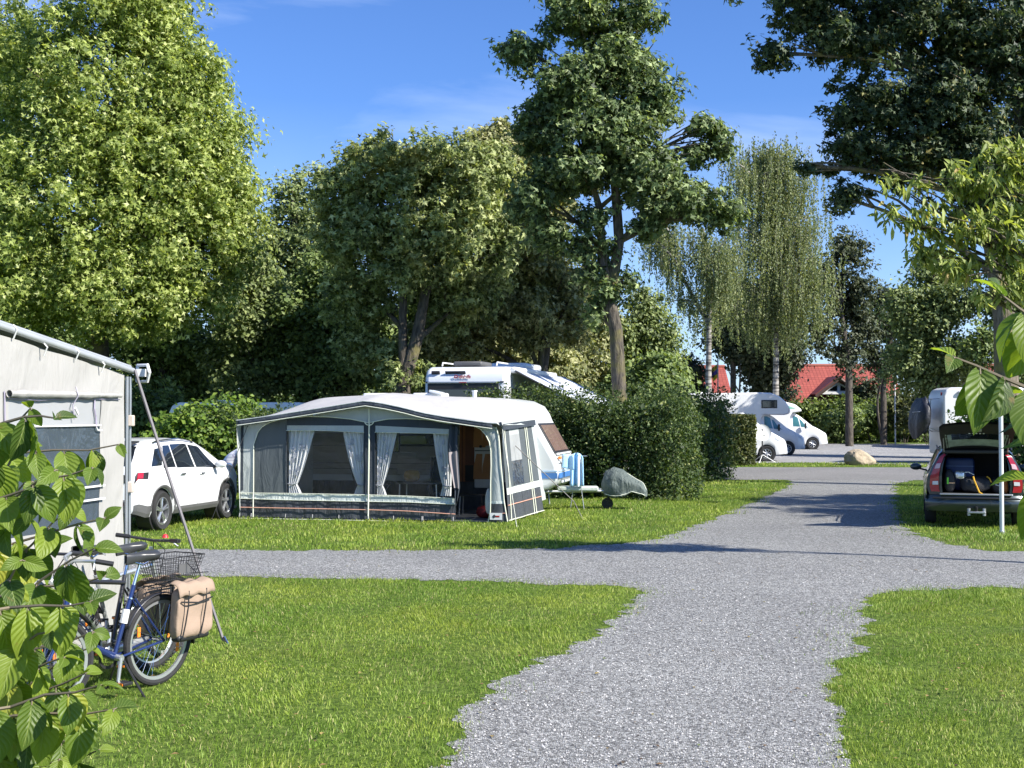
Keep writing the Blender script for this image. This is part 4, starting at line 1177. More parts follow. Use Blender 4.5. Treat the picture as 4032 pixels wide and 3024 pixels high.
    def bagthing(name, label, cat, c, d, mat, rough=.12, seed=0, sup=3.0, extra=None):
        r = random.Random(seed)
        wp = Mw @ Vector(c)
        o = empty(name, wp, hd, label, cat)
        def fn(u, v):
            a = 2 * PI * u; b = PI * (v - .5)
            cx = math.copysign(abs(math.cos(b)) ** (2 / sup), 1) * math.copysign(abs(math.cos(a)) ** (2 / sup), math.cos(a))
            cy = abs(math.cos(b)) ** (2 / sup) * math.copysign(abs(math.sin(a)) ** (2 / sup), math.sin(a))
            cz = math.copysign(abs(math.sin(b)) ** (2 / sup), math.sin(b))
            p = Vector((cx * d[0] / 2, cy * d[1] / 2, cz * d[2] / 2))
            k = 1 + rough * noise.noise(p * 7 + Vector((seed, 0, 0)))
            return p * k + Vector((0, 0, d[2] / 2))
        MB().grid(fn, 28, 15, True).build('bag_body' if cat != 'crate' else 'crate_body', mat, o, smooth=True, angle=80)
        return o
    blue = M_('blue_box_plastic', (.015, .04, .16), .45)
    nyl = M_('black_nylon', (.02, .02, .024), .7, bump=.4, bscale=9)
    o = bagthing('storage_box', 'dark blue box standing upright at the back of the open boot', 'crate', (.75, .25, .64), (.4, .52, .62), blue, .01, 1, 9)
    MB().box((-.205, 0, .46), (.012, .5, .012)).build('lid_line', M_('pale_blue_trim', (.12, .2, .4), .5), o)
    o = bagthing('duffel_bag', 'black duffel bag with yellow strap in the middle of the open boot', 'bag', (.22, -.0, .63), (.36, .52, .30), nyl, .25, 2)
    yl = M_('yellow_webbing', (.75, .42, .03), .6)
    MB().tube([(-.17, .04, .30), (-.20, .02, .22), (-.19, -.02, .12), (-.22, -.06, .02), (-.24, -.12, -.02)], .014, 6).build('strap', yl, o)
    MB().tube([(-.08, -.2, .30), (-.12, -.24, .27), (-.14, -.27, .2)], .012, 6).build('strap', yl, o)
    o = bagthing('duffel_bag', 'small black bag with white cord at the right of the open boot', 'bag', (.25, -.40, .63), (.34, .26, .28), nyl, .25, 3)
    MB().tube([(-.17, .06, .16), (-.18, 0, .14), (-.18, -.07, .17)], .009, 5).build('cord', WPL, o)
    o = bagthing('helmet_bag', 'rounded black bag with green tag at the left of the open boot', 'bag', (.16, .45, .63), (.26, .2, .42), nyl, .12, 4, 2.5)
    MB().box((-.13, .03, .22), (.012, .03, .12)).build('tag', M_('neon_green', (.2, .7, .05), .5), o)
    MB().box((-.135, -.04, .18), (.012, .1, .02)).build('strap', M_('peach_strap', (.8, .45, .25), .5), o)
    o = bagthing('water_bottle', 'crumpled silver bottle bag lying on the duffel bag in the boot', 'bag', (.12, .26, .88), (.16, .18, .15), M_('silver_foil', (.7, .7, .7), .25, metal=.7), .35, 5)
    MB().tube([(0, -.06, .12), (.0, -.14, .13), (0, -.24, .08)], .008, 5).build('cord', WPL, o)
    bagthing('orange_pouch', 'small orange and brown pouch in the right corner of the boot', 'bag', (.15, -.52, .64), (.12, .09, .22), M_('orange_brown', (.42, .13, .03), .7), .2, 6)
wagon()

# ------------------------------------------------------------------ text as mesh
def text_mesh(name, body, size, mat, parent, M, shear=0.0, thick=.004, bold=0.0):
    cu = bpy.data.curves.new(name, 'FONT')
    cu.body = body; cu.size = size; cu.shear = shear; cu.extrude = thick; cu.offset = bold
    cu.align_x = 'CENTER'; cu.align_y = 'CENTER'
    tmp = bpy.data.objects.new(name, cu); C.objects.link(tmp)
    dg = bpy.context.evaluated_depsgraph_get()
    me = bpy.data.meshes.new_from_object(tmp.evaluated_get(dg))
    bpy.data.objects.remove(tmp)
    me.transform(M)
    me.materials.clear(); me.materials.append(mat)
    o = bpy.data.objects.new(name, me); C.objects.link(o); o.parent = parent
    return o

# ------------------------------------------------------------------ motorhomes on the gravel lot
def motorhome(label, nose, hd, kind, seed):
    """origin at the rear, x forward; nose = world point under the front bumper"""
    L_ = 6.9
    base = nose - Vector((math.cos(hd), math.sin(hd), 0)) * L_
    t = empty('motorhome', base, hd, label, 'motorhome', 'motorhomes parked on the gravel lot')
    hw = 1.12
    if kind == 'alcove':
        prof = [(0.05, .45), (0, .8), (0, 2.9), (.12, 3.08), (.3, 3.15), (4.6, 3.22), (5.1, 3.2), (5.55, 3.02), (5.85, 2.75), (6.05, 2.45), (6.1, 2.22), (6.0, 2.1), (5.8, 2.06), (4.75, 2.08), (4.6, 1.9), (4.6, .45)]
    else:
        prof = [(0.05, .45), (0, .8), (0, 2.6), (.12, 2.76), (.3, 2.82), (3.9, 2.86), (4.4, 2.84), (4.9, 2.70), (5.25, 2.42), (5.3, 2.28), (4.75, 2.2), (4.6, 2.0), (4.6, .45)]
    if kind != 'low':
        MB().prism(prof, -hw, hw).build('body', PW2, t, bevel=.07, seg=3, smooth=True)
    S = Shell(L_, [(0, 2.0), (4.3, 2.0) if kind == 'low' else (4.3, 2.2), (4.95, 2.18), (5.25, 2.0), (5.95, 1.42), (6.15, 1.32), (6.5, 1.12), (6.75, .98), (6.86, .78), (6.9, .55)],
              [(0, 1.32), (5.6, 1.30), (6.1, 1.26), (6.9, .9)], [(0, .99), (6.1, .99), (6.5, .95), (6.8, .82), (6.9, .62)],
              [(0, .35), (6.4, .30), (6.9, .34)], [(5.95, .35)], .40, .30)
    S.skin(4.45 if kind != 'low' else 0, None).build('cab' if kind != 'low' else 'body', PW, t, smooth=True, angle=50)
    for s in (1, -1):
        S.panel(4.80, 5.22, 4.80, 5.10, 5.1, 5.85, s, .008).build('cab_window', TEAL if s < 0 else GLS, t)
        S.panel(5.28, 5.72, 5.18, 5.30, 5.08, 5.80, s, .008).build('cab_window', TEAL if s < 0 else GLS, t)
        m_ = MB().box((5.5, s * 1.15, 1.42), (.10, .14, .34)).build('mirror', BLK, t, bevel=.03)
        S.panel(6.35, 6.72, 6.28, 6.62, 3.9, 4.9, s, .012).build('headlight', CLR, t)
        make_wheel(t, 5.95, s * .88, .345, .21, .215, 8, s, CLR if False else None)
        make_wheel(t, 1.6, s * .95, .345, .21, .215, 8, s)
        MB().lathe([(.41, -.1), (.41, .12), (.1, .12)], 20, Matrix.Translation((5.95, s * .78, .36)) @ Matrix.Rotation(-s * PI / 2, 4, 'X')).build('arch_liner', BLK, t)
        for (x0, z0, w0, h0) in (() if kind == 'low' else ((1.0, 1.75, 1.1, .5), (3.0, 1.75, .9, .5))):
            f = MB().box((x0, s * (hw + .012), z0), (w0, .03, h0)).build('window', GLS, t, bevel=.01)
        if kind != 'low': MB().box((2.3, s * (hw + .006), 1.1), (4.2, .012, .10)).build('stripe', M_('grey_stripe', (.45, .47, .5), .5), t)
    def grille(u, v):
        a = -1 + 2 * u
        return Vector((6.86 + .045 * (1 - a * a), a * .5, .6 + .3 * v))
    MB().grid(grille, 9, 3).build('grille', BLK, t)
    S.cross(5.28, 5.92, .97, .97, .01).build('windscreen', GLS, t)
    MB().box((6.84, 0, .40), (.10, 1.5, .16)).build('front_bumper', PW, t, bevel=.04)
    if kind == 'alcove':
        f = MB().box((5.02, -hw - .012, 2.62), (.80, .03, .42)).build('alcove_window', BLK, t, bevel=.03)
        MB().box((5.02, -hw - .03, 2.62), (.70, .012, .32)).build('pane', GLS, f, bevel=.02)
        MB().tube([(4.62, -hw - .008, 2.1), (5.8, -hw - .008, 2.09), (6.0, -hw - .008, 2.2), (6.04, -hw - .008, 2.4)], .012, 5).build('trim_line', M_('trim_grey', (.4, .4, .4), .5), t)
    elif kind == 'semi':
        MB().prism([(4.0, 2.45), (4.9, 2.45), (4.5, 2.60), (4.0, 2.66)], -hw - .012, -hw - .003).build('decal', M_('green_decal', (.25, .62, .45), .5), t)
    MB().box((1.6, 0, {'alcove': 3.2, 'semi': 2.88, 'low': 2.03}[kind]), (.6, .6, .1)).build('roof_hatch', WPL, t, bevel=.03)
    return t
motorhome('white motorhome with a bulging bed over the cab and a small dark window', Vector((15.1, 66.0, 0)), rad(-3), 'alcove', 1)
motorhome('white motorhome with sloping cap and green decal, farthest of the three', Vector((19.0, 77.0, 0)), rad(-3), 'semi', 2)
motorhome('white motorhome half hidden behind the clipped box hedge, nearest of the three', Vector((12.3, 57.2, 0)), rad(-4), 'low', 3)
# white long camper seen as flecks through the far hedge
def boxcamper(name, label, loc, hd, L_, hw, H, mat, windows, cat='camper', r=.3):
    t = empty(name, loc, hd, label, cat)
    prof = [(0.02, .4), (0, .8), (0, H - r), (r * .3, H - r * .3), (r, H), (L_ - r * 1.6, H), (L_ - r * .5, H - r * .5), (L_, H - r * 2), (L_ - .02, .9), (L_ - .2, .4)]
    MB().prism(prof, -hw, hw).build('body', mat, t, bevel=.08, seg=3, smooth=True)
    for (x0, z0, w0, h0) in windows:
        for s in (1, -1):
            f = MB().box((x0, s * (hw + .012), z0), (w0, .03, h0)).build('window', BLK, t, bevel=.02)
            MB().box((x0, s * (hw + .03), z0), (w0 - .1, .012, h0 - .1)).build('pane', GLS, f)
    for s in (1, -1):
        make_wheel(t, L_ * .42, s * (hw - .14), .31, .19, .2, 8, s)
        MB().box((L_ * .5, s * (hw + .005), 1.05), (L_ - .8, .01, .07)).build('stripe', M_('stripe_grey2', (.4, .43, .5), .5), t)
    MB().box((L_ * .3, 0, H + .04), (.6, .6, .09)).build('roof_hatch', WPL, t, bevel=.03)
    return t
boxcamper('caravan', 'white caravan roof showing behind the shrub between car and awning', (-10.6, 40.6, 0), rad(-4), 4.6, 1.1, 2.45, PW2, [(1.2, 1.6, 1.0, .5), (3.2, 1.6, 1.0, .5)], 'caravan')

def right_camper():
    t = boxcamper('camper_van', 'white camper with rounded rear corner behind the hedge at the right', (18.15, 54.4, 0), rad(-3), 6.2, 1.15, 3.22, PW2, [(2.4, 1.9, 1.1, .5), (4.6, 1.9, 1.1, .5)], r=.35)
    MB().box((3.2, -1.2, 3.0), (5.2, .12, .14)).build('awning_case', WPL, t, bevel=.04)
    MB().box((.0, -.85, 2.95), (.06, .06, .14)).build('marker_lamp', RED, t, bevel=.01)
    m = MB()
    for s in (-.55, .55):
        m.tube([(0, s, 2.75), (-.35, s, 2.75), (-.5, s, 1.55), (0, s, 1.35)], .02, 6)
    m.build('bike_rack', STL, t, smooth=True)
    hdv = Vector((math.cos(rad(-3)), math.sin(rad(-3)), 0))
    c = Vector((18.15, 54.4, 0)) - hdv * .55
    o = empty('bike_cover', (c.x, c.y, 1.3), rad(-3), 'black cover bag hanging over bicycles on the rear rack of the right camper', 'cover')
    def fn(u, v):
        a = 2 * PI * u
        rr_ = .40 + .07 * math.sin(a * 5 + 1.3) * (1 - v) + .05 * math.sin(a * 3)
        w_ = math.sin(PI * (0.08 + .88 * v)) ** .4
        x = math.cos(a) * rr_ * .95 * w_; y = math.sin(a) * 1.0 * w_
        z = 1.5 * v - .28 * (1 - v) * max(0, -math.cos(a)) + .10 * noise.noise(Vector((a * 2, v * 5, 0)))
        return Vector((x - .02 - .12 * (1 - v), y, z))
    MB().grid(fn, 40, 18, True).build('cover_fabric', M_('black_tarpaulin', (.018, .02, .028), .5, bump=.8, bscale=3, bdist=.1), o, smooth=True, angle=70)
    MB().tube([(-.38, -1.0, .9), (-.42, 0, .88), (-.36, 1.0, .9)], .012, 5).build('strap', STL, o)
right_camper()

# ------------------------------------------------------------------ big camper behind the hedge
def big_camper():
    hd = PI / 2 - rad(14)
    base = Vector((-1.23, 33.3, 0))      # middle of the rear
    t = empty('motorhome', base, hd, 'large white motorhome with a lettered rear wall and side canopy above the dark hedge', 'motorhome')
    hw = 1.13; H = 3.36
    prof = [(0.04, .4), (0, .8), (0, H - .42), (.05, H - .25), (.16, H - .1), (.34, H - .03), (1.6, H), (6.4, H), (6.9, H - .15), (7.3, H - .5), (7.5, H - 1.3), (7.5, .5)]
    SHW = M_('camper_white', (.62, .65, .70), .35, var=.04, vscale=1, coat=.3)
    MB().prism(prof, -hw, hw).build('body', SHW, t, bevel=.13, seg=4, smooth=True)
    # rear window with frame
    f = MB().box((-.015, 0.05, 2.55), (.03, 1.95, .66)).build('rear_window', BLK, t, bevel=.03)
    MB().box((-.036, .05, 2.50), (.012, 1.62, .46)).build('pane', GLS, f, bevel=.02)
    MB().box((-.03, .05, 2.91), (.05, 1.95, .045)).build('window_rail', STL, t, bevel=.01)
    MB().box((-.062, .05, 2.91), (.02, .2, .018)).build('brake_light', RED, t)
    for s in (1.03, -1.0):
        MB().box((-.012, s, 2.92), (.03, .1, .035)).build('marker_lamp', BLK, t)
    # lettering and emblem on the rear wall (reads from behind: local +x is up the page right = -y)
    R = Matrix(((0, 0, -1, -.012), (-1, 0, 0, 0.08), (0, 1, 0, 3.06), (0, 0, 0, 1)))
    dred = M_('dark_red_letters', (.30, .02, .03), .5)
    text_mesh('lettering', "Dethleffs", .125, dred, t, R, shear=.25, bold=.004)
    em = MB()
    em.prism([(-.16, 3.125), (-.07, 3.15), (-.05, 3.19), (0, 3.165), (.05, 3.19), (.07, 3.15), (.16, 3.125), (.06, 3.125), (0, 3.105), (-.06, 3.125)], -.02, -.008, 'x')
    em.v = [(x, y * .7 + .08, 3.15 + (z - 3.12) * .8) for x, y, z in em.v]
    em.build('emblem', M_('black_emblem', (.03, .025, .03), .5), t)
    # roof edge slots, rails, boxes
    m = MB()
    m.box((.05, .82, H - .19), (.10, .22, .05), ry=rad(40)); m.box((.05, .28, H - .19), (.1, .55, .03), ry=rad(40))
    m.build('air_slot', BLK, t)
    for s in (-.75, .75):
        r_ = MB(); r_.tube([(.4, s, H), (.45, s, H + .09), (2.9, s, H + .10), (2.95, s, H)], .02, 6)
        r_.build('roof_rail', WPL, t, smooth=True)
    MB().box((1.1, .1, H + .07), (1.1, .8, .12)).build('roof_hatch', DGR, t, bevel=.05)
    MB().box((4.4, -.3, H + .10), (2.0, 1.1, .2)).build('roof_box', SHW, t, bevel=.09, seg=3)
    # dark side door and side window
    f = MB().box((.75, -hw - .01, 1.8), (.62, .03, 1.9)).build('side_door', BLK, t, bevel=.02)
    MB().box((3.3, -hw - .01, 2.1), (1.6, .03, .55)).build('side_window', GLS, t, bevel=.02)
    case = MB().box((3.0, -hw - .07, H - .12), (5.2, .16, .17)).build('awning_case', WPL, t, bevel=.05, seg=3)
    # canopy: fabric falling outwards with a front rail and legs
    fab = M_('canopy_fabric', (.56, .60, .68), .75, var=.08, vscale=1.3, bump=.35, bscale=1.2, bdist=.1)
    def can(u, v):
        x = .35 + 6.3 * u
        y = -hw - .14 - 2.6 * v
        z = H - .12 - 1.2 * v - .05 * math.sin(PI * v) - .03 * math.sin(PI * u)
        return Vector((x, y, z))
    MB().grid(can, 16, 9).build('canopy', fab, t, smooth=True, solid=.008)
    MB().tube([can(0, 1) + Vector((0, 0, .02)), can(1, 1) + Vector((0, 0, .02))], .04, 8).build('canopy_rail', WPL, t)
    MB().tube([can(0, 0) + Vector((0, 0, -.04)), can(0, .5) + Vector((0, 0, -.045)), can(0, 1) + Vector((0, 0, -.04))], .022, 6).build('canopy_arm', BLK, t)
    MB().tube([can(1, 0) + Vector((0, 0, -.04)), can(1, 1) + Vector((0, 0, -.04))], .022, 6).build('canopy_arm', BLK, t)
    for u in (0, 1):
        p = can(u, 1); MB().tube([p, (p.x, p.y, 0)], .018, 6).build('leg', ALU, t)
    # pale curtain wall under the canopy
    MB().grid(lambda u, v: Vector((1.25 + 2.3 * u, -hw - .35 + .04 * math.sin(u * 40), .5 + 2.35 * v)), 60, 5).build('curtain_wall', fab, t, smooth=True)
    for s in (1, -1):
        make_wheel(t, 1.9, s * .98, .345, .22, .2, 8, s); make_wheel(t, 5.9, s * .98, .345, .22, .2, 8, s)
big_camper()
# ------------------------------------------------------------------ caravan with its big awning
E0 = Vector((-5.22, 25.3, 0)); EA = math.atan2(-1.1, 5.14)
EU = Vector((math.cos(EA), math.sin(EA), 0)); EV = Vector((-EU.y, EU.x, 0))
def fp(px, py, v=0.0):
    """photo pixel -> (u, z) on the vertical plane at depth v of the awning frame"""
    o = E0 + EV * v; d = ray(px, py); c = Vector((0, 0, CAM_Z))
    t = (o - c).dot(EV) / d.dot(EV)
    p = c + d * t
    return ((p - E0).dot(EU), p.z)
r3 = lambda a, b, v=0.0: fp(900 + a / 2.074, 1350 + b / 2.074, v)
r4 = lambda a, b, v=0.0: fp(1600 + a / 2.074, 1350 + b / 2.074, v)
def fabric(name, col, rough=.8, wr=.5, scale=2.2, var=.10):
    m, n, b = newmat(name)
    n.links.new(ramp(n, texn(n, 1.6, 5), [(.3, tuple(c * (1 - var) for c in col)), (.7, tuple(min(1, c * (1 + var)) for c in col))]), b.inputs['Base Color'])
    b.inputs['Roughness'].default_value = rough
    b.inputs['Specular IOR Level'].default_value = .25
    tcn = n.nodes.new('ShaderNodeTexCoord'); mpn = n.nodes.new('ShaderNodeMapping')
    mpn.inputs['Scale'].default_value = (2.2, 2.2, .7); mpn.inputs['Rotation'].default_value = (0, .25, 0)
    n.links.new(tcn.outputs['Object'], mpn.inputs[0])
    addbump(n, b, texn(n, scale, 4, vec=mpn.outputs[0], dist=.8), wr, .08)
    return m
F_SL = fabric('slate_canvas', (.085, .10, .108))
F_NV = fabric('navy_and_shade_canvas', (.045, .055, .07))  # navy trim and flap; also the eave shadow painted on the upper front
F_SK = fabric('charcoal_mudskirt', (.06, .066, .076), .5, .7, 3)
F_LG = fabric('light_grey_canvas', (.40, .43, .42))
F_LB = fabric('pale_band', (.56, .60, .57), .6, .5, 5)
F_RF = fabric('roof_canvas', (.43, .42, .415), .7, .25, 1.2, .05)
F_PP = M_('cream_piping', (.66, .68, .56), .6, var=.06)
F_OR = M_('salmon_stripe', (.62, .33, .24), .7, var=.1)
F_CU = leafmat('curtain_fabric', [(0, (.80, .81, .84)), (1, (.84, .85, .87))], .15, .9, tcol=.8)
F_VN = glassmat('clear_vinyl', (.08, .085, .09), .17, .07, 1.0, 2.2)
F_VD = glassmat('dark_vinyl', (.03, .03, .035), .88, .08, .8, 3.0)
F_MS = M_('grey_mesh', (.30, .31, .31), .7, var=.1)
F_IN = fabric('inner_canvas', (.16, .17, .17))
TN = empty('caravan_awning', E0, EA, 'big grey and white caravan awning with two curtained front windows and open door', 'awning')
def pl(tab):
    tab = sorted(tab); return lambda u: float(np.interp(u, [p[0] for p in tab], [p[1] for p in tab]))
def ripple(u, z, amp): return amp * (noise.noise(Vector((u * 2.1, z * .9, 3))) + .4 * noise.noise(Vector((u * 6, z * 1.5, 7))))
def band(name, mat, u0, u1, lo, hi, v=0.0, amp=.02, parent=None, nz=7, du=.06, solid=0.0, bulge=0.0):
    if not callable(lo): lo_ = lo; lo = lambda u: lo_
    if not callable(hi): hi_ = hi; hi = lambda u: hi_
    nu = max(3, int((u1 - u0) / du) + 1)
    def fn(a, b):
        u = u0 + (u1 - u0) * a; z = lo(u) + (hi(u) - lo(u)) * b
        return Vector((u, v + ripple(u, z, amp) - bulge * math.sin(PI * b), z))
    return MB().grid(fn, nu, nz).build(name, mat, parent or TN, smooth=True, solid=solid)
def pipe(pts, r=.011, v=-.02, mat=None, parent=None, name='piping'):
    return MB().tube([(p[0], v + ripple(p[0], p[1], .02), p[1]) for p in pts], r, 6).build(name, mat or F_PP, parent or TN)
uL = r3(105, 700)[0]; uR = 5.25
# the lower stripes run a touch lower towards the door
bt = pl([r3(110, 1225), r3(470, 1228), r3(1130, 1240), r4(0, 1250), r4(400, 1270)])     # top of pale band
bb = pl([r3(110, 1270), r3(470, 1282), r3(1130, 1295), r4(0, 1300), r4(400, 1318)])
st = pl([r3(110, 1342), r3(1130, 1362), r4(0, 1372), r4(390, 1398)])
gb = pl([r3(110, 1430), r3(1130, 1448), r4(390, 1475)])
uD = r4(402, 1300)[0]     # left edge of doorway
uDr = r4(690, 1290)[0]
arch = pl([r3(210, 830), r3(228, 750), r3(262, 695), r3(330, 652), r3(440, 620), r3(640, 600), r3(820, 604), r3(1000, 622), r3(1112, 645), r3(1146, 655), r3(1180, 645), r3(1300, 622), r3(1450, 618), r3(1640, 628), r4(330, 655), r4(420, 668)])
eave = pl([r3(110, 668), r3(400, 628), r3(800, 566), r3(1145, 510), r3(1300, 534), r3(1450, 566), r4(150, 606), r4(300, 634), r4(560, 672), r4(720, 694)])
x1 = r3(474, 800)[0]; x2 = r3(1108, 800)[0]; x3 = r3(1196, 800)[0]; x4 = r4(372, 900)[0]
uA = r3(207, 900)[0]
band('mud_skirt', F_SK, uL, uD, .03, bb, amp=.035, nz=8)
band('waist_band', F_LB, uL, uD, bb, bt, -.012, .03, nz=4)
pipe([(u, bt(u)) for u in np.linspace(uL, uD, 24)], .008, -.03); pipe([(u, bb(u)) for u in np.linspace(uL, uD, 24)], .008, -.03)
pipe([(u, gb(u) * .55) for u in np.linspace(uL, uD, 24)], .009, -.035)
pipe([(u, st(u)) for u in np.linspace(uL, uD, 30)], .010, -.035, F_OR, name='orange_stripe')
band('front_panel', F_SL, uA, x1, bt, lambda u: arch(u), 0, .02)
wt = pl([r3(474, 716), r3(800, 716), r3(1108, 732), r3(1196, 730), r3(1640, 738), r4(372, 745)])    # top of clear pane
hb = pl([r3(474, 674), r3(1108, 676), r3(1196, 676), r4(372, 706)])                                  # top of light header
band('front_panel', F_NV, x1, x2, hb, arch, 0, .012); band('front_panel', F_NV, x3, x4, hb, arch, 0, .012)  # navy instead of slate paints in the eave shadow above the windows
band('front_panel', F_NV, x2, x3, bt, arch, 0, .01, nz=8)
band('front_panel', F_NV, x4, r4(430, 800)[0], lambda u: arch(u) - .20, arch, 0, .01)
for a, b_ in ((x1, x2), (x3, x4)):
    band('window_header', F_LG, a, b_, wt, hb, -.006, .012, nz=4)
    wn = band('clear_window', F_VN, a, b_, bt, wt, -.002, .018, nz=10)
    pipe([(u, wt(u)) for u in np.linspace(a, b_, 12)], .006, -.02); pipe([(a, bt(a)), (a, hb(a))], .008, -.01, F_NV); pipe([(b_, bt(b_)), (b_, hb(b_))], .008, -.01, F_NV)
pipe([(u, arch(u)) for u in np.linspace(uA, r4(410, 668)[0], 50)], .010, -.02)
pipe([(uA, bt(uA)), (uA, arch(uA))], .011); pipe([(uA, 0.03), (uA, bt(uA))], .012, -.03)
# light gable above the arches
band('gable_panel', F_LG, r3(130, 700)[0], r4(560, 690)[0], lambda u: arch(u) if u > uA else bt(u) * 0 + arch(uA), lambda u: eave(u) - .02, .004, .012)
# left and right pillars
band('corner_pillar', F_LG, uL, uA, bt, lambda u: eave(u) - .02, -.004, .02, nz=10)
band('corner_pillar', F_NV, uL - .05, uL + .05, lambda u: .55, lambda u: eave(max(u, uL)) - .03, -.012, .01)
pil = MB()
pe = [r4(562, 682), r4(610, 705), r4(650, 750), r4(680, 810), r4(692, 880), r4(694, 1000), r4(690, 1150), r4(690, 1290)]
pr = [r4(735, 690), r4(745, 720), r4(756, 760), r4(762, 810), r4(768, 880), r4(776, 1000), r4(790, 1150), r4(800, 1290)]
pil.grid(lambda a, b: Vector((lambda f, k: (np.interp(f, range(8), [p[0] for p in pe]) * (1 - a) + np.interp(f, range(8), [p[0] for p in pr]) * a, -.01 - .03 * math.sin(PI * a), np.interp(f, range(8), [p[1] for p in pe]) * (1 - a) + np.interp(f, range(8), [p[1] for p in pr]) * a))(b * 7, 0)), 6, 22)
pil.build('corner_pillar', F_LG, TN, smooth=True)
pil = MB()
pr2 = [r4(800, 1290), r4(815, 1380), r4(830, 1462)]; pe2 = [r4(690, 1290), r4(688, 1380), r4(668, 1475)]
for nm, i0, i1, mt in (('waist_band', 0, .25, F_LB), ('mud_skirt', .25, 2, F_SK)):
    MB().grid(lambda a, b, i0=i0, i1=i1: Vector((np.interp(i0 + (i1 - i0) * b, range(3), [p[0] for p in pe2]) * (1 - a) + np.interp(i0 + (i1 - i0) * b, range(3), [p[0] for p in pr2]) * a, -.015 - .03 * math.sin(PI * a), np.interp(i0 + (i1 - i0) * b, range(3), [p[1] for p in pe2]) * (1 - a) + np.interp(i0 + (i1 - i0) * b, range(3), [p[1] for p in pr2]) * a)), 5, 6).build(nm, mt, TN, smooth=True)
pipe([p for p in pe], .011, -.03); pipe([p for p in pr] + [r4(815, 1380), r4(830, 1462)], .013, -.04)
pipe(pe2, .011, -.03); pipe([r4(692, 1396), r4(812, 1390)], .008, -.05, F_OR, name='orange_stripe')
lb = MB(); q = r4(738, 1415); lb.box((q[0], -.06, q[1]), (.24, .004, .13)); lb.build('maker_label', WPL, TN)
q2 = r4(722, 1415); MB().box((q2[0], -.064, q2[1]), (.05, .004, .06), ry=.78).build('label_mark', F_NV, TN)
MB().box((r4(748, 1417)[0], -.064, q2[1]), (.09, .004, .03)).build('label_mark', RED, TN)
# centre pole and corner poles
uC = r3(1146, 800)[0]
pipe([(uC, .02), (uC + .02, arch(uC)), (uC + .015, eave(uC) - .06)], .015, -.045, name='centre_seam')
MB().tube([(uC + .02, .06, 0), (uC + .02, .06, eave(uC) - .05)], .014, 8).build('pole', ALU, TN)
MB().tube([(0, .05, 0), (0, .05, 1.88)], .014, 8).build('pole', ALU, TN); MB().tube([(5.15, .05, 0), (5.15, .05, 1.86)], .014, 8).build('pole', ALU, TN)
MB().tube([r_ for r_ in [(uC + .02 + .09 * math.cos(a), -.05, arch(uC) + .03 + .07 * math.sin(a)) for a in np.linspace(PI, 2 * PI, 9)]], .011, 6).build('piping', F_PP, TN)
# valance under the roof edge
band('valance', F_NV, r3(112, 650)[0], r4(722, 690)[0], lambda u: eave(u) - .012, lambda u: eave(u) + .075, -.22, .008, nz=3, solid=.006)
pipe([(u, eave(u) - .012) for u in np.linspace(r3(112, 650)[0], r4(722, 690)[0], 40)], .010, -.24)
# roof: ruled between the front edge and the caravan rail
uf0 = r3(108, 640)[0] - .02; uf1 = r4(760, 665)[0]
VR = 2.92
def front_edge(s):
    u = uf0 + (uf1 - uf0) * s
    return Vector((u, -.22, eave(min(max(u, uf0 + .02), uf1 - .03)) + .085))
rail = [(.02, 1.55), (.10, 1.95), (.26, 2.24), (.50, 2.39), (.8, 2.45), (1.6, 2.46), (3.0, 2.45), (4.1, 2.44), (4.55, 2.39), (4.85, 2.27), (5.02, 2.12), (5.16, 1.92)]
rl = [0]
for i in range(1, len(rail)): rl.append(rl[-1] + math.hypot(rail[i][0] - rail[i - 1][0], rail[i][1] - rail[i - 1][1]))
def rail_pt(s):
    d = s * rl[-1]
    return Vector((float(np.interp(d, rl, [p[0] for p in rail])), VR, float(np.interp(d, rl, [p[1] for p in rail]))))
def roof(a, b):
    p = front_edge(a).lerp(rail_pt(a), b)
    p.z += .11 * math.sin(PI * b) * (1 - abs(2 * a - 1) ** 3) - .05 * math.sin(PI * b) * math.sin(4 * PI * a) ** 2 * .3
    p.z += .012 * noise.noise(Vector((a * 6, b * 4, 0)))
    return p
MB().grid(roof, 60, 20).build('roof', F_RF, TN, smooth=True, solid=.006)
MB().tube([front_edge(s / 30) for s in range(31)], .012, 6).build('piping', F_LG, TN)
MB().tube([roof(uCs, t_) + Vector((0, 0, -.03)) for uCs in (0.49,) for t_ in np.linspace(0, 1, 8)], .012, 6).build('roof_pole', ALU, TN)
# right side wall
def sw(a, b):
    """a 0..1 from front to back, b 0..1 from ground to top"""
    bot = Vector((5.27 + .18 * a, 2.92 * a, .03)); top = Vector((5.13 + .05 * a, .02 + 2.88 * a, 1.83 + .07 * a))
    p = bot.lerp(top, b); p.x += .02 * noise.noise(Vector((a * 5, b * 2, 4))) + .03 * math.sin(PI * a) * 0
    return p
def swband(name, mat, a0, a1, b0, b1, off=0.0, na=14, nb=8):
    return MB().grid(lambda a, b: sw(a0 + (a1 - a0) * a, b0 + (b1 - b0) * b) + Vector((off, 0, 0)), na, nb).build(name, mat, TN, smooth=True)
swband('mud_skirt', F_SK, 0, .92, 0, .28); swband('waist_band', F_LB, 0, .92, .28, .35, .008, nb=3)
swband('side_panel', F_SL, .0, .2, .35, 1); swband('side_panel', F_SL, .5, .92, .35, 1)
swband('side_panel', F_SL, .2, .5, .35, .36, nb=2)
swband('mesh_window', F_MS, .2, .5, .62, .90); swband('side_panel', F_LG, .2, .5, .90, 1, nb=3)
swband('dark_window', F_VD, .2, .5, .36, .62)
swband('rear_trim', F_LG, .92, 1.06, .12, 1.0)
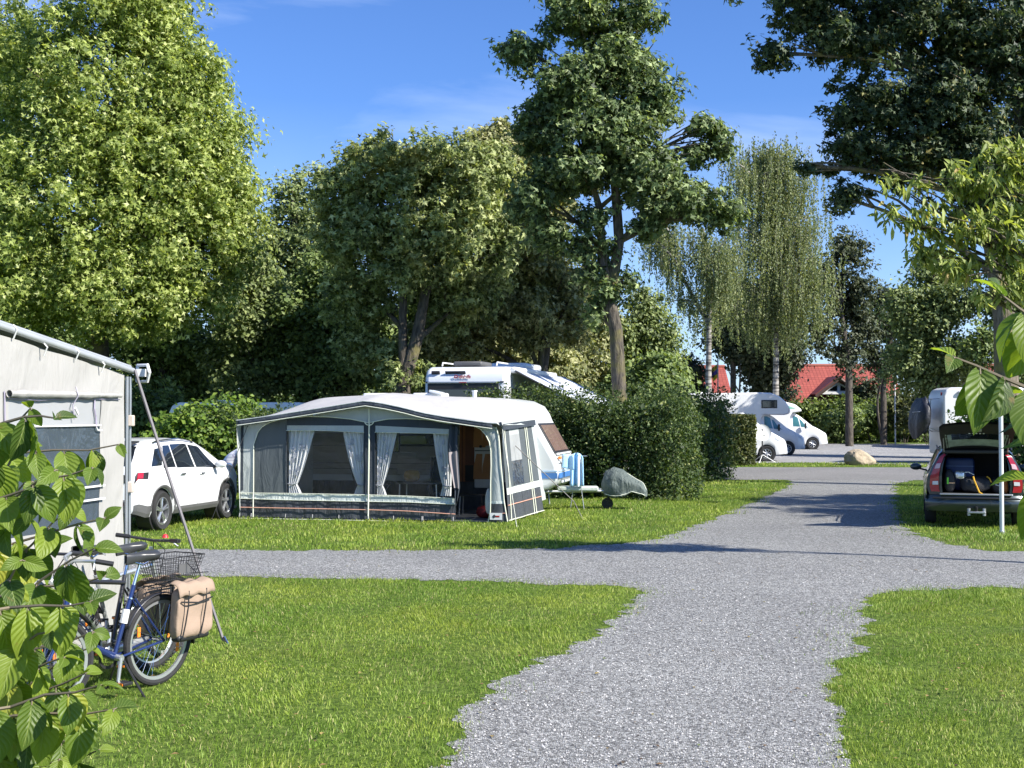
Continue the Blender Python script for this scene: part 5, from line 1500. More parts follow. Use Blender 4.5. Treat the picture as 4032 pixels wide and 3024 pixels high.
for a_ in (.06, .66, .72):
    MB().tube([sw(a_, b_) + Vector((.015, 0, 0)) for b_ in np.linspace(.0, .98, 8)], .012, 6).build('piping', F_PP, TN)
MB().tube([sw(a_, .17) + Vector((.012, 0, 0)) for a_ in np.linspace(0, .92, 10)], .009, 6).build('orange_stripe', F_OR, TN)
MB().tube([sw(a_, .01) + Vector((.012, 0, 0)) for a_ in np.linspace(0, .92, 10)], .010, 6).build('piping', F_PP, TN)
swband('valance', F_NV, -.03, 1.0, .965, 1.03, .05, nb=3)
MB().grid(lambda a, b: Vector((5.13 + .04 * a + .06 * (1 - b), -.1 + 3.0 * a, 1.86 + (.09 if b > .5 else 0) * 1.0 + .10 * math.sin(PI * a) * b)) , 16, 4).build('valance', F_LG, TN, smooth=True)
# filler from side wall top to roof edge
MB().grid(lambda a, b: sw(a, 1.0).lerp(roof(1.0, a), b), 14, 4).build('side_gable', F_LG, TN, smooth=True)
# left side wall, inner groundsheet
def swl(a, b): return Vector((uL - .02 + .03 * a, .0 + 2.92 * a, .03)).lerp(roof(0, a), b)
MB().grid(lambda a, b: swl(a, b), 12, 10).build('side_panel', F_LG, TN, smooth=True)
MB().box((2.55, 1.5, .012), (5.1, 2.8, .01)).build('groundsheet', M_('grey_groundsheet', (.16, .17, .18), .8, bump=.5, bscale=5), TN)
# curtains tied back
def curtain(uo, ui, u_tie, zt_, zb_, flip, name='curtain'):
    """uo outer edge, ui inner edge at the top, u_tie inner edge at the tie"""
    tie = zb_ + (zt_ - zb_) * .16
    def fn(a, b):
        z = zb_ + (zt_ - zb_) * b
        t_ = (z - tie) / (zt_ - tie)
        if t_ >= 0: w_in = u_tie + (ui - u_tie) * (t_ ** .75)
        else: w_in = u_tie + (ui - u_tie) * .28 * (-t_ * (zt_ - tie) / (tie - zb_)) ** .8
        u = uo + (w_in - uo) * a
        k = .6 + .4 * max(0, t_)
        return Vector((u, .07 + .028 * math.sin(a * 34 + 1.2 * math.sin(b * 3)) * k + .01 * math.sin(a * 71), z))
    c = MB().grid(fn, 70, 14).build(name, F_CU, TN, smooth=True)
    bnd = MB().tube([(uo, .04, tie), ((uo + u_tie) / 2, .02, tie - .01), (u_tie, .05, tie + .01)], .012, 6).build('tie', M_('grey_tie', (.35, .37, .4), .8), c)
    # printed squares
    pr_ = MB()
    rr = random.Random(int(uo * 100))
    for k in range(9):
        a = rr.uniform(.15, .8); b = rr.uniform(.25, .9); s = .045
        p = fn(a, b); pr_.add([(p.x - s * .5, .035, p.z - s), (p.x + s * .5, .035, p.z - s), (p.x + s * .5, .035, p.z + s), (p.x - s * .5, .035, p.z + s)], [(0, 1, 2, 3)])
    pr_.build('printed_squares', M_('pale_grey_print', (.42, .44, .5), .8), c)
    return c
zb_ = bt(2) - .01
curtain(x1 + .01, r3(690, 720)[0], r3(548, 1150)[0], wt(1.5), zb_, 1)
curtain(x2 - .01, r3(922, 720)[0], r3(1046, 1170)[0], wt(2.3), zb_, -1)
curtain(x3 + .01, r3(1365, 730)[0], r3(1250, 1160)[0], wt(3), zb_, 1)
curtain(x4 - .02, r4(208, 740)[0], r4(290, 1150)[0], wt(4), zb_, -1)
# rolled-back door flap
fl = [(r4(360, 665), r4(430, 665)), (r4(345, 850), r4(425, 830)), (r4(350, 960), r4(432, 960)), (r4(380, 1100), r4(445, 1170)), (r4(398, 1190), r4(443, 1190)), (r4(405, 1340), r4(425, 1290))]
def flap(a, b):
    f = b * 5; L0 = (np.interp(f, range(6), [p[0][0] for p in fl]), np.interp(f, range(6), [p[0][1] for p in fl])); R0 = (np.interp(f, range(6), [p[1][0] for p in fl]), np.interp(f, range(6), [p[1][1] for p in fl]))
    return Vector((L0[0] + (R0[0] - L0[0]) * a, -.03 - .06 * math.sin(a * 9) * .5 - .03, L0[1] + (R0[1] - L0[1]) * a))
MB().grid(flap, 14, 24).build('door_flap', F_NV, TN, smooth=True, solid=.006)
MB().grid(lambda a, b: flap(.15 + .8 * a, .28 + .5 * b * (1 - .0)) + Vector((0, -.03, 0)), 8, 10).build('flap_lining', M_('taupe_lining', (.30, .26, .26), .8), TN, smooth=True)
# pegs and rubber loops along the front
def pegs():
    pts = [r3(95, 1470)[0], r3(190, 1470)[0], r3(470, 1470)[0], r3(690, 1480)[0], r3(905, 1480)[0], r3(1145, 1480)[0], r3(1350, 1480)[0], r3(1590, 1480)[0], r4(130, 1480)[0], r4(385, 1480)[0]]
    for u in pts:
        m = MB(); m.tube([(u, -.03, .10), (u + .03, -.13, .0)], .009, 5); m.tube([(u + .02, -.12, -.03), (u + .05, -.16, .05)], .008, 5)
        m.build('peg', STL, TN)
pegs()
# guy straps
MB().tube([(5.15, -.03, 1.84), (5.62, -.9, 0.0)], .007, 5).build('guy_line', M_('cream_cord', (.6, .6, .5), .8), TN)
MB().tube([sw(.3, .78) + Vector((.03, 0, 0)), (6.35, 1.1, .35), (6.55, 1.0, 0)], .009, 5).build('guy_line', BLK, TN)
MB().tube([(0, -.05, 1.9), (-.55, -.55, .0)], .007, 5).build('guy_line', BLK, TN)

band('back_skirt', F_SK, .1, 5.2, .02, .62, VR - .02, .02)
band('rear_trim', F_LG, -.2, .22, .02, 1.75, VR - .03, .01)
# ---- the caravan itself
def cw(u, v, z): return E0 + EU * u + EV * v + Vector((0, 0, z))
CV = empty('caravan', cw(0, 2.98, 0), EA, 'white caravan with blue stripe and sloping nose window attached to the grey awning', 'caravan')
CW = M_('caravan_white', (.60, .62, .615), .35, var=.04, vscale=1.0, coat=.3, bump=.08, bscale=3, bdist=.05)
prof = [(.0, .55), (-.02, 1.0), (.02, 1.6), (.12, 2.0), (.30, 2.28), (.55, 2.40), (.9, 2.44), (3.0, 2.43), (4.4, 2.42), (4.75, 2.37), (5.0, 2.25), (5.12, 2.08), (5.18, 1.93), (5.62, 1.16), (5.70, .98), (5.72, .80), (5.68, .62), (5.5, .48), (5.2, .42), (.3, .42)]
MB().prism(prof, 0.0, 2.3).build('body', CW, CV, bevel=.10, seg=4, smooth=True)
# nose window: on the sloping face
def nose(a, b, off=.0):
    p0 = Vector((5.18, 0, 1.93)); p1 = Vector((5.62, 0, 1.16))
    q = p1.lerp(p0, b); n = Vector((.868, 0, .496))
    q = q + n * off; q.y = a
    return q
nw = MB().grid(lambda a, b: nose(.22 + 1.86 * a, .08 + .84 * b, .012), 8, 4).build('nose_window', BLK, CV, smooth=True, solid=.03, bevel=.01)
MB().grid(lambda a, b: nose(.30 + 1.70 * a, .14 + .72 * b, .032), 8, 4).build('pane', M_('tinted_brown_pane', (.26, .17, .15), .12, var=.1, coat=.6), nw, smooth=True)
MB().grid(lambda a, b: nose(.24 + 1.82 * a, .02 + .05 * b, .04), 8, 3).build('window_rail', CW, nw, smooth=True, solid=.03)
for a in (.3, 2.0):
    MB().box(nose(a, -.06, .05), (.07, .12, .06)).build('marker_lamp', ORA if a < 1 else CLR, CV, bevel=.02)
# locker line and stripes
MB().box((5.66, 1.15, 1.02), (.08, 2.0, .012)).build('locker_seam', DGR, CV)
BS = M_('blue_stripe', (.055, .17, .42), .5); BSL = M_('light_blue_stripe', (.35, .5, .66), .5)
MB().box((5.705, 1.15, .76), (.05, 2.2, .12)).build('blue_stripe', BS, CV, bevel=.01)
MB().box((5.703, 1.15, .86), (.05, 2.2, .03)).build('light_stripe', BSL, CV, bevel=.01)
for k, (z_, h_) in enumerate(((.76, .12), (.86, .03))):
    MB().box((5.48, -.005, z_), (.42, .012, h_)).build('side_stripe', BS if k == 0 else BSL, CV)
MB().box((5.725, 1.15, .62), (.03, 1.7, .05)).build('bumper_line', M_('pale_grey', (.5, .52, .52), .5), CV, bevel=.01)
MB().tube([(5.60, .02, 2.3), (5.0, .01, 2.28)], .01, 5)
# roof gear
def ru(px, py, Y=28): return None
hA = fp(1480, 1560, 3.8)[0]; hB = fp(1705, 1555, 3.8)[0]; hC = fp(1865, 1556, 3.6)[0]
MB().box((hA, 1.1, 2.50), (.62, .6, .10)).build('roof_hatch', WPL, CV, bevel=.04)
MB().box((hB - .1, 1.0, 2.50), (.7, .6, .10)).build('roof_hatch', WPL, CV, bevel=.04)
MB().box((hB + .12, .7, 2.56), (.3, .3, .06), ry=rad(12)).build('roof_vent', CLR, CV, bevel=.02)
MB().tube([(hC, .7, 2.42), (hC, .7, 2.57)], .05, 12).build('flue', WPL, CV); MB().tube([(hC, .7, 2.57), (hC, .7, 2.60)], .065, 12).build('flue_cap', WPL, CV)
# near wall seen through the awning: window, vents, doorway with wood behind
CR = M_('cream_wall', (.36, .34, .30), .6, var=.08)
wq0 = fp(900 + 1390 / 2.074, 1350 + 740 / 2.074, 2.98); wq1 = fp(900 + 1690 / 2.074, 1350 + 845 / 2.074, 2.98)
w_ = MB().box(((wq0[0] + wq1[0]) / 2, -.02, (wq0[1] + wq1[1]) / 2), (wq1[0] - wq0[0], .04, wq0[1] - wq1[1])).build('side_window', BLK, CV, bevel=.02)
MB().box(((wq0[0] + wq1[0]) / 2, -.045, (wq0[1] + wq1[1]) / 2), (wq1[0] - wq0[0] - .1, .012, wq0[1] - wq1[1] - .1)).build('pane', GLS, w_)
MB().box((1.75, -.02, 1.52), (.9, .04, .55)).build('side_window', GLS, CV, bevel=.02)
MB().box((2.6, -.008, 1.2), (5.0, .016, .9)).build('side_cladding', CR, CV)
for z_ in (1.38, 1.0, .88): MB().box((2.0, -.02, z_), (3.6, .015, .014)).build('side_rib', DGR, CV)
for z_ in (1.18, .82):
    q = fp(900 + 1460 / 2.074, 1900, 2.98)[0]
    MB().box((q, -.026, z_), (.45, .03, .13)).build('fridge_vent', M_('vent_cream', (.42, .41, .37), .6), CV, bevel=.01)
d0 = r4(440, 900, 2.98)[0]; d1 = r4(562, 900, 2.98)[0]; d2 = r4(700, 900, 2.98)[0]
WD = M_('brown_wood', (.16, .05, .02), .5, vscale=2, var=.3); WD2 = M_('orange_wood', (.30, .10, .03), .45, vscale=2, var=.2)
zd0 = .5; zd1 = 2.02
dw = MB().box(((d0 + d1) / 2, -.03, (zd0 + zd1) / 2), (d1 - d0, .02, zd1 - zd0)).build('doorway', WD, CV)
MB().box((d0 + .1, -.045, (zd0 + zd1) / 2), (.05, .012, zd1 - zd0)).build('wood_panel', WD2, dw); MB().box((d0 + .02, -.045, (zd0 + zd1) / 2), (.04, .012, zd1 - zd0)).build('wood_panel', WD2, dw)
MB().box(((d0 + d1) / 2 + .05, -.045, .8), (.2, .012, .35)).build('oven_front', BLK, dw)
dl = MB().box(((d1 + d2) / 2, -.07, (zd0 + zd1) / 2 - .01), (d2 - d1, .05, zd1 - zd0)).build('door', WPL, CV, bevel=.03)
for s, (p, q) in enumerate(((.30, .66), (.66, .99))):
    for k in (0, 1):
        cx_ = d1 + (d2 - d1) * (.22 + .52 * k)
        z0_, z1_ = (.68, 1.22) if s == 0 else (1.36, 1.98)
        w0_ = .10
        MB().prism([(cx_ - w0_, z0_), (cx_ + w0_, z0_), (cx_ + w0_ * .9, (z0_ + z1_) / 2), (cx_ + w0_, z1_), (cx_ - w0_ * .3, z1_), (cx_ - w0_ * .9, (z0_ + z1_) / 2)], -.105, -.096).build('door_inlay', M_('tan_inlay', (.50, .23, .09), .6), dl)
MB().box(((d1 + d2) / 2, -.1, 1.29), (d2 - d1 - .04, .012, .02)).build('door_split', DGR, dl)
MB().tube([(d1 + .15, -.10, 1.38), (d1 + .15, -.14, 1.38)], .03, 10).build('door_knob', BLK, dl); MB().box((d1 + .32, -.12, 1.38), (.12, .04, .04)).build('door_handle', STL, dl, bevel=.01)
make_wheel(CV, 2.55, .12, .32, .19, .2, 8, -1); make_wheel(CV, 2.55, 2.18, .32, .19, .2, 8, 1)
for u, v in ((5.1, .3), (5.1, 2.0), (.5, .3), (.5, 2.0)):
    MB().tube([(u, v, .44), (u + .05, v, .02)], .02, 6).build('corner_steady', STL, CV)
# drawbar
m = MB(); m.tube([(5.3, .35, .40), (6.95, 1.12, .40)], .035, 6); m.tube([(5.3, 1.95, .40), (6.95, 1.18, .40)], .035, 6)
m.build('drawbar', STL, CV, bevel=.01)
MB().box((6.0, .72, .46), (.9, .35, .10), rz=rad(12)).build('drawbar_cover', M_('pale_grey_green', (.45, .5, .44), .6, bump=.6, bscale=8), CV, bevel=.03)
MB().box((6.55, .95, .40), (.12, .012, .09)).build('sticker', M_('yellow_sticker', (.7, .6, .1), .5), CV)
jw = MB().tube([(6.62, 1.15, .78), (6.62, 1.15, .12)], .024, 8).build('jockey_post', BLK, CV)
make_wheel(CV, 6.62, .98, .125, .06, .075, 5, -1, BLK)
# coupling cover: sagging grey hood
CC = empty('hitch_cover', cw(6.95, 4.05, .0), EA, 'grey fabric hood pulled over the caravan coupling', 'cover'); CC.scale = (.92, .92, .90)
def hood(a, b):
    spine = [(-.50, .66), (-.42, .92), (-.22, 1.03), (.0, .95), (.22, .80), (.45, .66), (.56, .48), (.52, .36)]
    k = b * 7
    cx_ = float(np.interp(k, range(8), [p[0] for p in spine])); cz_ = float(np.interp(k, range(8), [p[1] for p in spine]))
    low = float(np.interp(k, range(8), [.45, .34, .30, .30, .42, .38, .32, .30]))
    w_ = float(np.interp(k, range(8), [.10, .20, .26, .26, .22, .20, .16, .08]))
    s = -1 + 2 * a
    z = cz_ - (cz_ - low) * (abs(s) ** 1.7)
    y = w_ * math.copysign(min(1, abs(s) * 1.8) ** .8, s)
    p = Vector((cx_, y, z)); p += Vector((0, math.copysign(.05, s), .03)) * noise.noise(p * 4.5) * 1.3
    return p
MB().grid(hood, 25, 22).build('hood_fabric', fabric('grey_hood', (.11, .135, .125), .6, .9, 4), CC, smooth=True, solid=.008, angle=70)
MB().tube([hood(.02, b / 12) + Vector((0, -.01, 0)) for b in range(13)], .010, 5).build('hem', F_PP, CC)
MB().tube([hood(.5, .5 + b / 20) + Vector((0, 0, .008)) for b in range(11)], .008, 5).build('hem', F_PP, CC)
# towel on its stand by the nose
TW = empty('towel', cw(6.02, 3.55, 0), EA, 'light blue and white towel hanging on a stand at the caravan nose', 'towel')
def twl(a, b):
    s = -1 + 2 * a
    return Vector((.15 * s * (1 - .1 * b) , -.05 - .05 * math.sin(s * 7) * (1 - b * .5), .52 + .72 * b - .12 * abs(s) ** 2.5 * b))
MB().grid(twl, 20, 12).build('cloth', M_('sky_blue_towel', (.35, .60, .82), .9, bump=.4, bscale=20), TW, smooth=True, solid=.02)
MB().grid(lambda a, b: twl(.62 + .36 * a, b * .9) + Vector((0, -.018, 0)), 6, 10).build('white_stripe', M_('towel_white', (.75, .78, .8), .9), TW, smooth=True)
MB().grid(lambda a, b: Vector((-.30 + .26 * a, -.16 - .03 * math.sin(a * 8), .92 + .30 * b - .05 * a)), 8, 8).build('folded_end', M_('sky_blue_towel2', (.38, .62, .83), .9), TW, smooth=True, solid=.02)
m = MB(); m.tube([(-.15, 0, 0), (0, 0, 1.2), (.15, 0, 0)], .012, 6); m.tube([(-.24, 0, 1.17), (.22, 0, 1.17)], .012, 6)
m.build('stand', STL, TW)
# things inside the awning
def inside_chair(label, u, v, rz, mat):
    t = empty('camp_chair', cw(u, v, 0), EA + rz, label, 'chair')
    MB().grid(lambda a, b: Vector((-.25 + .5 * a, -.05 - .22 * (1 - b) + .03 * math.sin(a * PI), .44 + .0 * b + .02 * math.sin(a * 6))), 8, 6).build('seat', mat, t, smooth=True, solid=.02)
    MB().grid(lambda a, b: Vector((-.25 + .5 * a, .20 + .22 * b - .05 * math.sin(a * PI), .44 + .75 * b)), 8, 10).build('backrest', mat, t, smooth=True, solid=.03)
    MB().box((0, .0, .44), (.5, .45, .03)).build('seat_cushion', mat, t, bevel=.01)
    for s in (-1, 1):
        MB().tube([(s * .27, -.25, 0), (s * .27, .2, .66), (s * .27, .42, 1.2)], .012, 6).build('leg', ALU, t)
        MB().tube([(s * .27, .3, 0), (s * .27, -.25, .62), (s * .27, .2, .66)], .012, 6).build('leg', ALU, t)
NV = M_('navy_cushion', (.022, .027, .045), .85, bump=.3, bscale=6)
inside_chair('high-backed navy camp chair behind the left awning window', 2.05, 1.5, rad(150), NV)
inside_chair('dark camp chair beside the right curtain inside the awning', 3.45, 1.9, rad(200), M_('black_mesh', (.02, .02, .02), .8))
t = empty('camp_table', cw(3.2, 1.2, 0), EA, 'low table inside the awning behind the right window', 'table')
MB().box((0, 0, .68), (.9, .6, .03)).build('table_top', DGR, t, bevel=.01)
for a in (-.4, .4):
    for b_ in (-.25, .25): MB().tube([(a, b_, 0), (a * .95, b_, .67)], .014, 6).build('leg', ALU, t)
t = empty('cushion', cw(3.0, 1.2, .70), EA, 'yellow brown cushion lying on the table in the awning', 'cushion')
MB().grid(lambda u, v: Vector((.17 * math.sin(PI * v) ** .5 * math.cos(2 * PI * u), .10 * math.sin(PI * v) ** .5 * math.sin(2 * PI * u), .12 + .12 * -math.cos(PI * v))), 20, 9, True).build('cushion_body', M_('ochre_fabric', (.30, .19, .06), .9), t, smooth=True)
us = r4(480, 1300, 1.0)[0]
t = empty('step_stool', cw(us, 1.6, 0), EA, 'black folding step below the open caravan door', 'stool')
MB().box((0, 0, .42), (.5, .32, .03)).build('seat', BLK, t, bevel=.01)
for a in (-.22, .22):
    for b_ in (-.13, .13): MB().tube([(a, b_, .42), (a * 1.1, b_ * 1.2, 0)], .014, 6).build('leg', BLK if a > 0 else STL, t)
us = r4(610, 1385, .6)[0]
t = empty('bag', cw(us, .9, 0.02), EA, 'small red bag on the groundsheet in the awning doorway', 'bag')
MB().grid(lambda u, v: Vector((.17 * math.sin(PI * v) ** .5 * math.cos(2 * PI * u), .12 * math.sin(PI * v) ** .5 * math.sin(2 * PI * u), .11 + .11 * -math.cos(PI * v))) * (1 + .1 * math.sin(u * 19)), 20, 9, True).build('bag_body', M_('red_nylon', (.20, .008, .01), .6), t, smooth=True)
MB().tube([(-.1, 0, .2), (-.05, 0, .3), (.05, 0, .3), (.1, 0, .2)], .012, 5).build('handle', BLK, t)
t = empty('sack', cw(r4(672, 1330)[0] - .02, .25, 0.02), EA, 'white sack leaning inside the right awning pillar', 'bag')
MB().grid(lambda u, v: Vector((.11 * math.sin(PI * v) ** .5 * math.cos(2 * PI * u), .10 * math.sin(PI * v) ** .5 * math.sin(2 * PI * u), .36 + .24 * -math.cos(PI * v))) * (1 + .05 * math.sin(u * 31)), 20, 9, True).build('bag_body', M_('white_mesh_bag', (.55, .55, .55), .8, bump=.6, bscale=25), t, smooth=True)
# ------------------------------------------------------------------ white side awning at the left
P1 = Vector((-3.51, 11.5, 0)); WD_ = Vector((-.186, -.983, 0)).normalized(); WE = Vector((WD_.y, -WD_.x, 0))   # WE points left / away from view
def wp(px, py, off=0.0):
    n = -WE; o = P1 + n * off; d = ray(px, py); c = Vector((0, 0, CAM_Z))
    t = (o - c).dot(n) / d.dot(n); p = c + d * t
    return ((p - P1).dot(WD_), p.z)
q1 = lambda a, b: wp(a / 2.212, 1200 + b / 2.212)
q3 = lambda a, b: wp(a / 3.072, 1560 + b / 3.072)
SA = empty('side_awning', P1, 0, 'white camper side awning with a see-through window panel at the left edge', 'awning')
def W3(s_, z, off=0.0):
    p = WD_ * s_ - WE * off
    return Vector((p.x, p.y, z))
V_W = fabric('white_vinyl', (.35, .342, .325), .5, .45, 1.6, .03)
V_M = glassmat('white_gauze', (.40, .41, .42), .75, .6)
V_C = glassmat('window_foil', (.10, .13, .16), .50, .08, .8, 2.2)
SMAX = 3.3
e0 = q1(1060, 600); e1 = q1(0, 262)
sl_e = (e1[1] - e0[1]) / (e1[0] - e0[0])
top = lambda s_: e0[1] + sl_e * (s_ - e0[0])
def wband(name, mat, s0, s1, lo, hi, off=0.0, amp=.012, nu=30, nz=12, parent=None, sc=1.0, solid=0.0):
    lo_ = lo if callable(lo) else (lambda s_: lo); hi_ = hi if callable(hi) else (lambda s_: hi)
    def fn(a, b):
        s_ = s0 + (s1 - s0) * a; z = lo_(s_) + (hi_(s_) - lo_(s_)) * b
        o = off + amp * (noise.noise(Vector((s_ * 2.2 * sc + z, z * 2.0 * sc, 1))) + .5 * noise.noise(Vector((s_ * 6 + z * 3, z * 4, 5))))
        return W3(s_, z, o)
    return MB().grid(fn, nu, nz).build(name, mat, parent or SA, smooth=True, solid=solid)
zr = lambda s_: float(np.interp(s_, [0, q3(1440, 40)[0], q3(60, 20)[0], SMAX], [q3(1440, 40)[1], q3(1440, 40)[1], q3(60, 25)[1], q3(60, 25)[1]]))
sR = q3(1210, 800)[0]; sL = q3(100, 800)[0]
zw1 = lambda s_: float(np.interp(s_, [sR, sL], [q3(1205, 355)[1], q3(100, 375)[1]]))
zw0 = lambda s_: float(np.interp(s_, [sR, q3(560, 1640)[0], sL], [q3(1230, 1510)[1], q3(560, 1650)[1], q3(560, 1650)[1]]))
wband('upper_panel', V_W, 0, SMAX, zr, top, 0, .016)
wband('side_column', V_W, 0, sR, .02, zr, 0, .014, 14, 26)
wband('lower_panel', V_W, sR, SMAX, .02, zw0, 0, .02)
wband('side_column', V_W, sL, SMAX, lambda s_: zw0(s_), lambda s_: zr(s_), 0, .014)
wband('gauze_panel', V_M, sR, sL, zw1, lambda s_: zr(s_) + 0, -.006, .008)
wband('window', V_C, sR, sL, zw0, zw1, -.004, .010)
# rolled-up curtain above the window
m = MB()
def roll(a, b):
    s_ = q3(1420, 20)[0] + (q3(60, 20)[0] - q3(1420, 20)[0]) * a
    r_ = .026 + .010 * noise.noise(Vector((a * 14, 2, 0))) - .008 * (a < .25)
    t_ = 2 * PI * b
    return W3(s_, zr(s_) + .035 + r_ * 1.1 * math.sin(t_), .035 + r_ * math.cos(t_))
m.grid(roll, 60, 12).build('rolled_curtain', V_W, SA, smooth=True)
for px_ in (q3(850, 20)[0],):
    MB().tube([W3(px_, zr(px_) + .10, .05), W3(px_, zr(px_) + .03, .075), W3(px_ + .01, zr(px_) - .05, .03), W3(px_ - .02, zr(px_) - .17, .03)], .006, 5).build('tie_band', M_('grey_band', (.35, .33, .40), .7), SA)
    MB().box(W3(px_ - .05, zr(px_) - .10, .03), (.012, .09, .02), rx=rad(-35)).build('tie_band', WPL, SA)
# zip lines, seams and white lines across the window
ZP = M_('lilac_zip', (.30, .27, .36), .6)
def line(name, mat, pts, r=.006, off=.016): return MB().tube([W3(a, b, off) for a, b in pts], r, 5).build(name, mat, SA)
line('zip', ZP, [q3(1125, 45), q3(1120, 150), q3(1140, 250), q3(1145, 370)], .008)
line('zip_end', WPL, [q3(1145, 370), q3(1160, 410), q3(1215, 415)], .007)
line('zip', ZP, [q3(30, -60), q3(34, 100), q3(38, 330)], .006)
line('seam', ZP, [q3(80, 28), q3(460, 50), q3(830, 32), q3(1430, 40)], .004)
line('white_line', WPL, [q3(1240, 1078), q3(960, 1112), q3(600, 1150), q3(100, 1200)], .010, .02)
line('white_line', WPL, [q3(1240, 1235), q3(880, 1285), q3(590, 1318)], .010, .02)
line('window_seam', WPL, [q3(1205, 352), q3(100, 372)], .008, .012)
# rail and posts
m = MB(); R0 = wp(470, 1455); R1 = wp(0, 1290 + 8)
sr_ = (R1[1] - R0[1]) / (R1[0] - R0[0])
m.tube([W3(-.10, R0[1] + sr_ * (-.10 - R0[0]) + .02, .03), W3(SMAX, R0[1] + sr_ * (SMAX - R0[0]) + .02, .03)], .027, 10)
m.tube([W3(-.10, R0[1] + sr_ * (-.10 - R0[0]) + .055, .0), W3(SMAX, R0[1] + sr_ * (SMAX - R0[0]) + .055, .0)], .018, 8)
m.build('roof_rail', M_('pale_alloy', (.42, .44, .46), .4, metal=.3), SA, smooth=True)
for a in ((80, 215), (345, 370), (625, 410), (850, 520)):
    s_, z_ = q1(*a)
    MB().tube([W3(s_, z_ + .035, .035), W3(s_, z_ - .0, .068), W3(s_ - .01, z_ - .07, .03)], .007, 5).build('rail_clip', WPL, SA)
for o_, r_, nm in ((-.03, .016, 'corner_post'), (-.09, .013, 'corner_post')):
    MB().tube([W3(o_, 0, .01), W3(o_, R0[1] - .06, .01)], r_, 8).build(nm, STL, SA, smooth=True)
for z_ in (q1(1110, 1010)[1], q1(1090, 1590)[1]):
    MB().box(W3(-.075, z_, .03), (.05, .06, .10)).build('post_clamp', M_('beige_clamp', (.55, .47, .40), .6), SA, bevel=.008)
ft = MB(); c_ = W3(-.15, R0[1] - .02, .04)
ft.tube([c_ + Vector((-.02, .10, .07)), c_ + Vector((.10, .0, .07)), c_ + Vector((.13, -.04, 0)), c_ + Vector((.10, 0, -.08)), c_ + Vector((-.02, .08, -.08)), c_ + Vector((-.02, .10, .07))], .016, 6)
ft.box(c_ + Vector((.03, .04, 0)), (.08, .05, .07)); ft.build('rail_end_fitting', WPL, SA, smooth=True)
STP = M_('grey_strap', (.16, .15, .16), .7)
MB().box((0, 0, 0), (.001, .001, .001))
a_ = W3(-.08, R0[1] + .0, .06); b_ = Vector((-2.59, 11.45, 0.03)) - P1
MB().tube([a_, a_.lerp(b_, .33) + Vector((.0, 0, -.02)), a_.lerp(b_, .66) + Vector((.0, 0, -.02)), b_], .015, 5).build('storm_strap', STP, SA)
MB().tube([b_ + Vector((0, 0, .03)), b_ + Vector((.05, -.02, -.05))], .016, 6).build('ground_peg', CHR, SA)
# roof sheet, far walls, dark room inside
def rf(a, b):
    s_ = -.1 + (SMAX + .1) * a; z = R0[1] + sr_ * (s_ - R0[0]) + .05
    p = W3(s_, z, .0) + WE * (3.6 * b); return p
MB().grid(rf, 8, 8).build('roof_sheet', V_W, SA, smooth=True)
MB().grid(lambda a, b: W3(0, 0, -.02) + WE * (3.6 * a) + Vector((0, 0, .02 + 2.35 * b)), 8, 8).build('front_wall', V_W, SA, smooth=True)
MB().grid(lambda a, b: W3(SMAX * a, .02 + 2.4 * b, 0) + WE * 2.6, 20, 4).build('dark_curtain', M_('navy_curtain', (.028, .045, .07), .9, bump=.7, bscale=4, bdist=.1), SA, smooth=True)
MB().grid(lambda a, b: W3(.05 + .40 * a, .3 + 1.6 * b, 0) + WE * 1.2, 10, 6).build('taupe_curtain', M_('taupe_curtain', (.10, .10, .09), .9), SA, smooth=True)
MB().grid(lambda a, b: W3(SMAX * a, .015, -.05) + WE * (2.6 * b), 4, 4).build('floor_mat', M_('floor_mat', (.12, .12, .13), .9), SA)

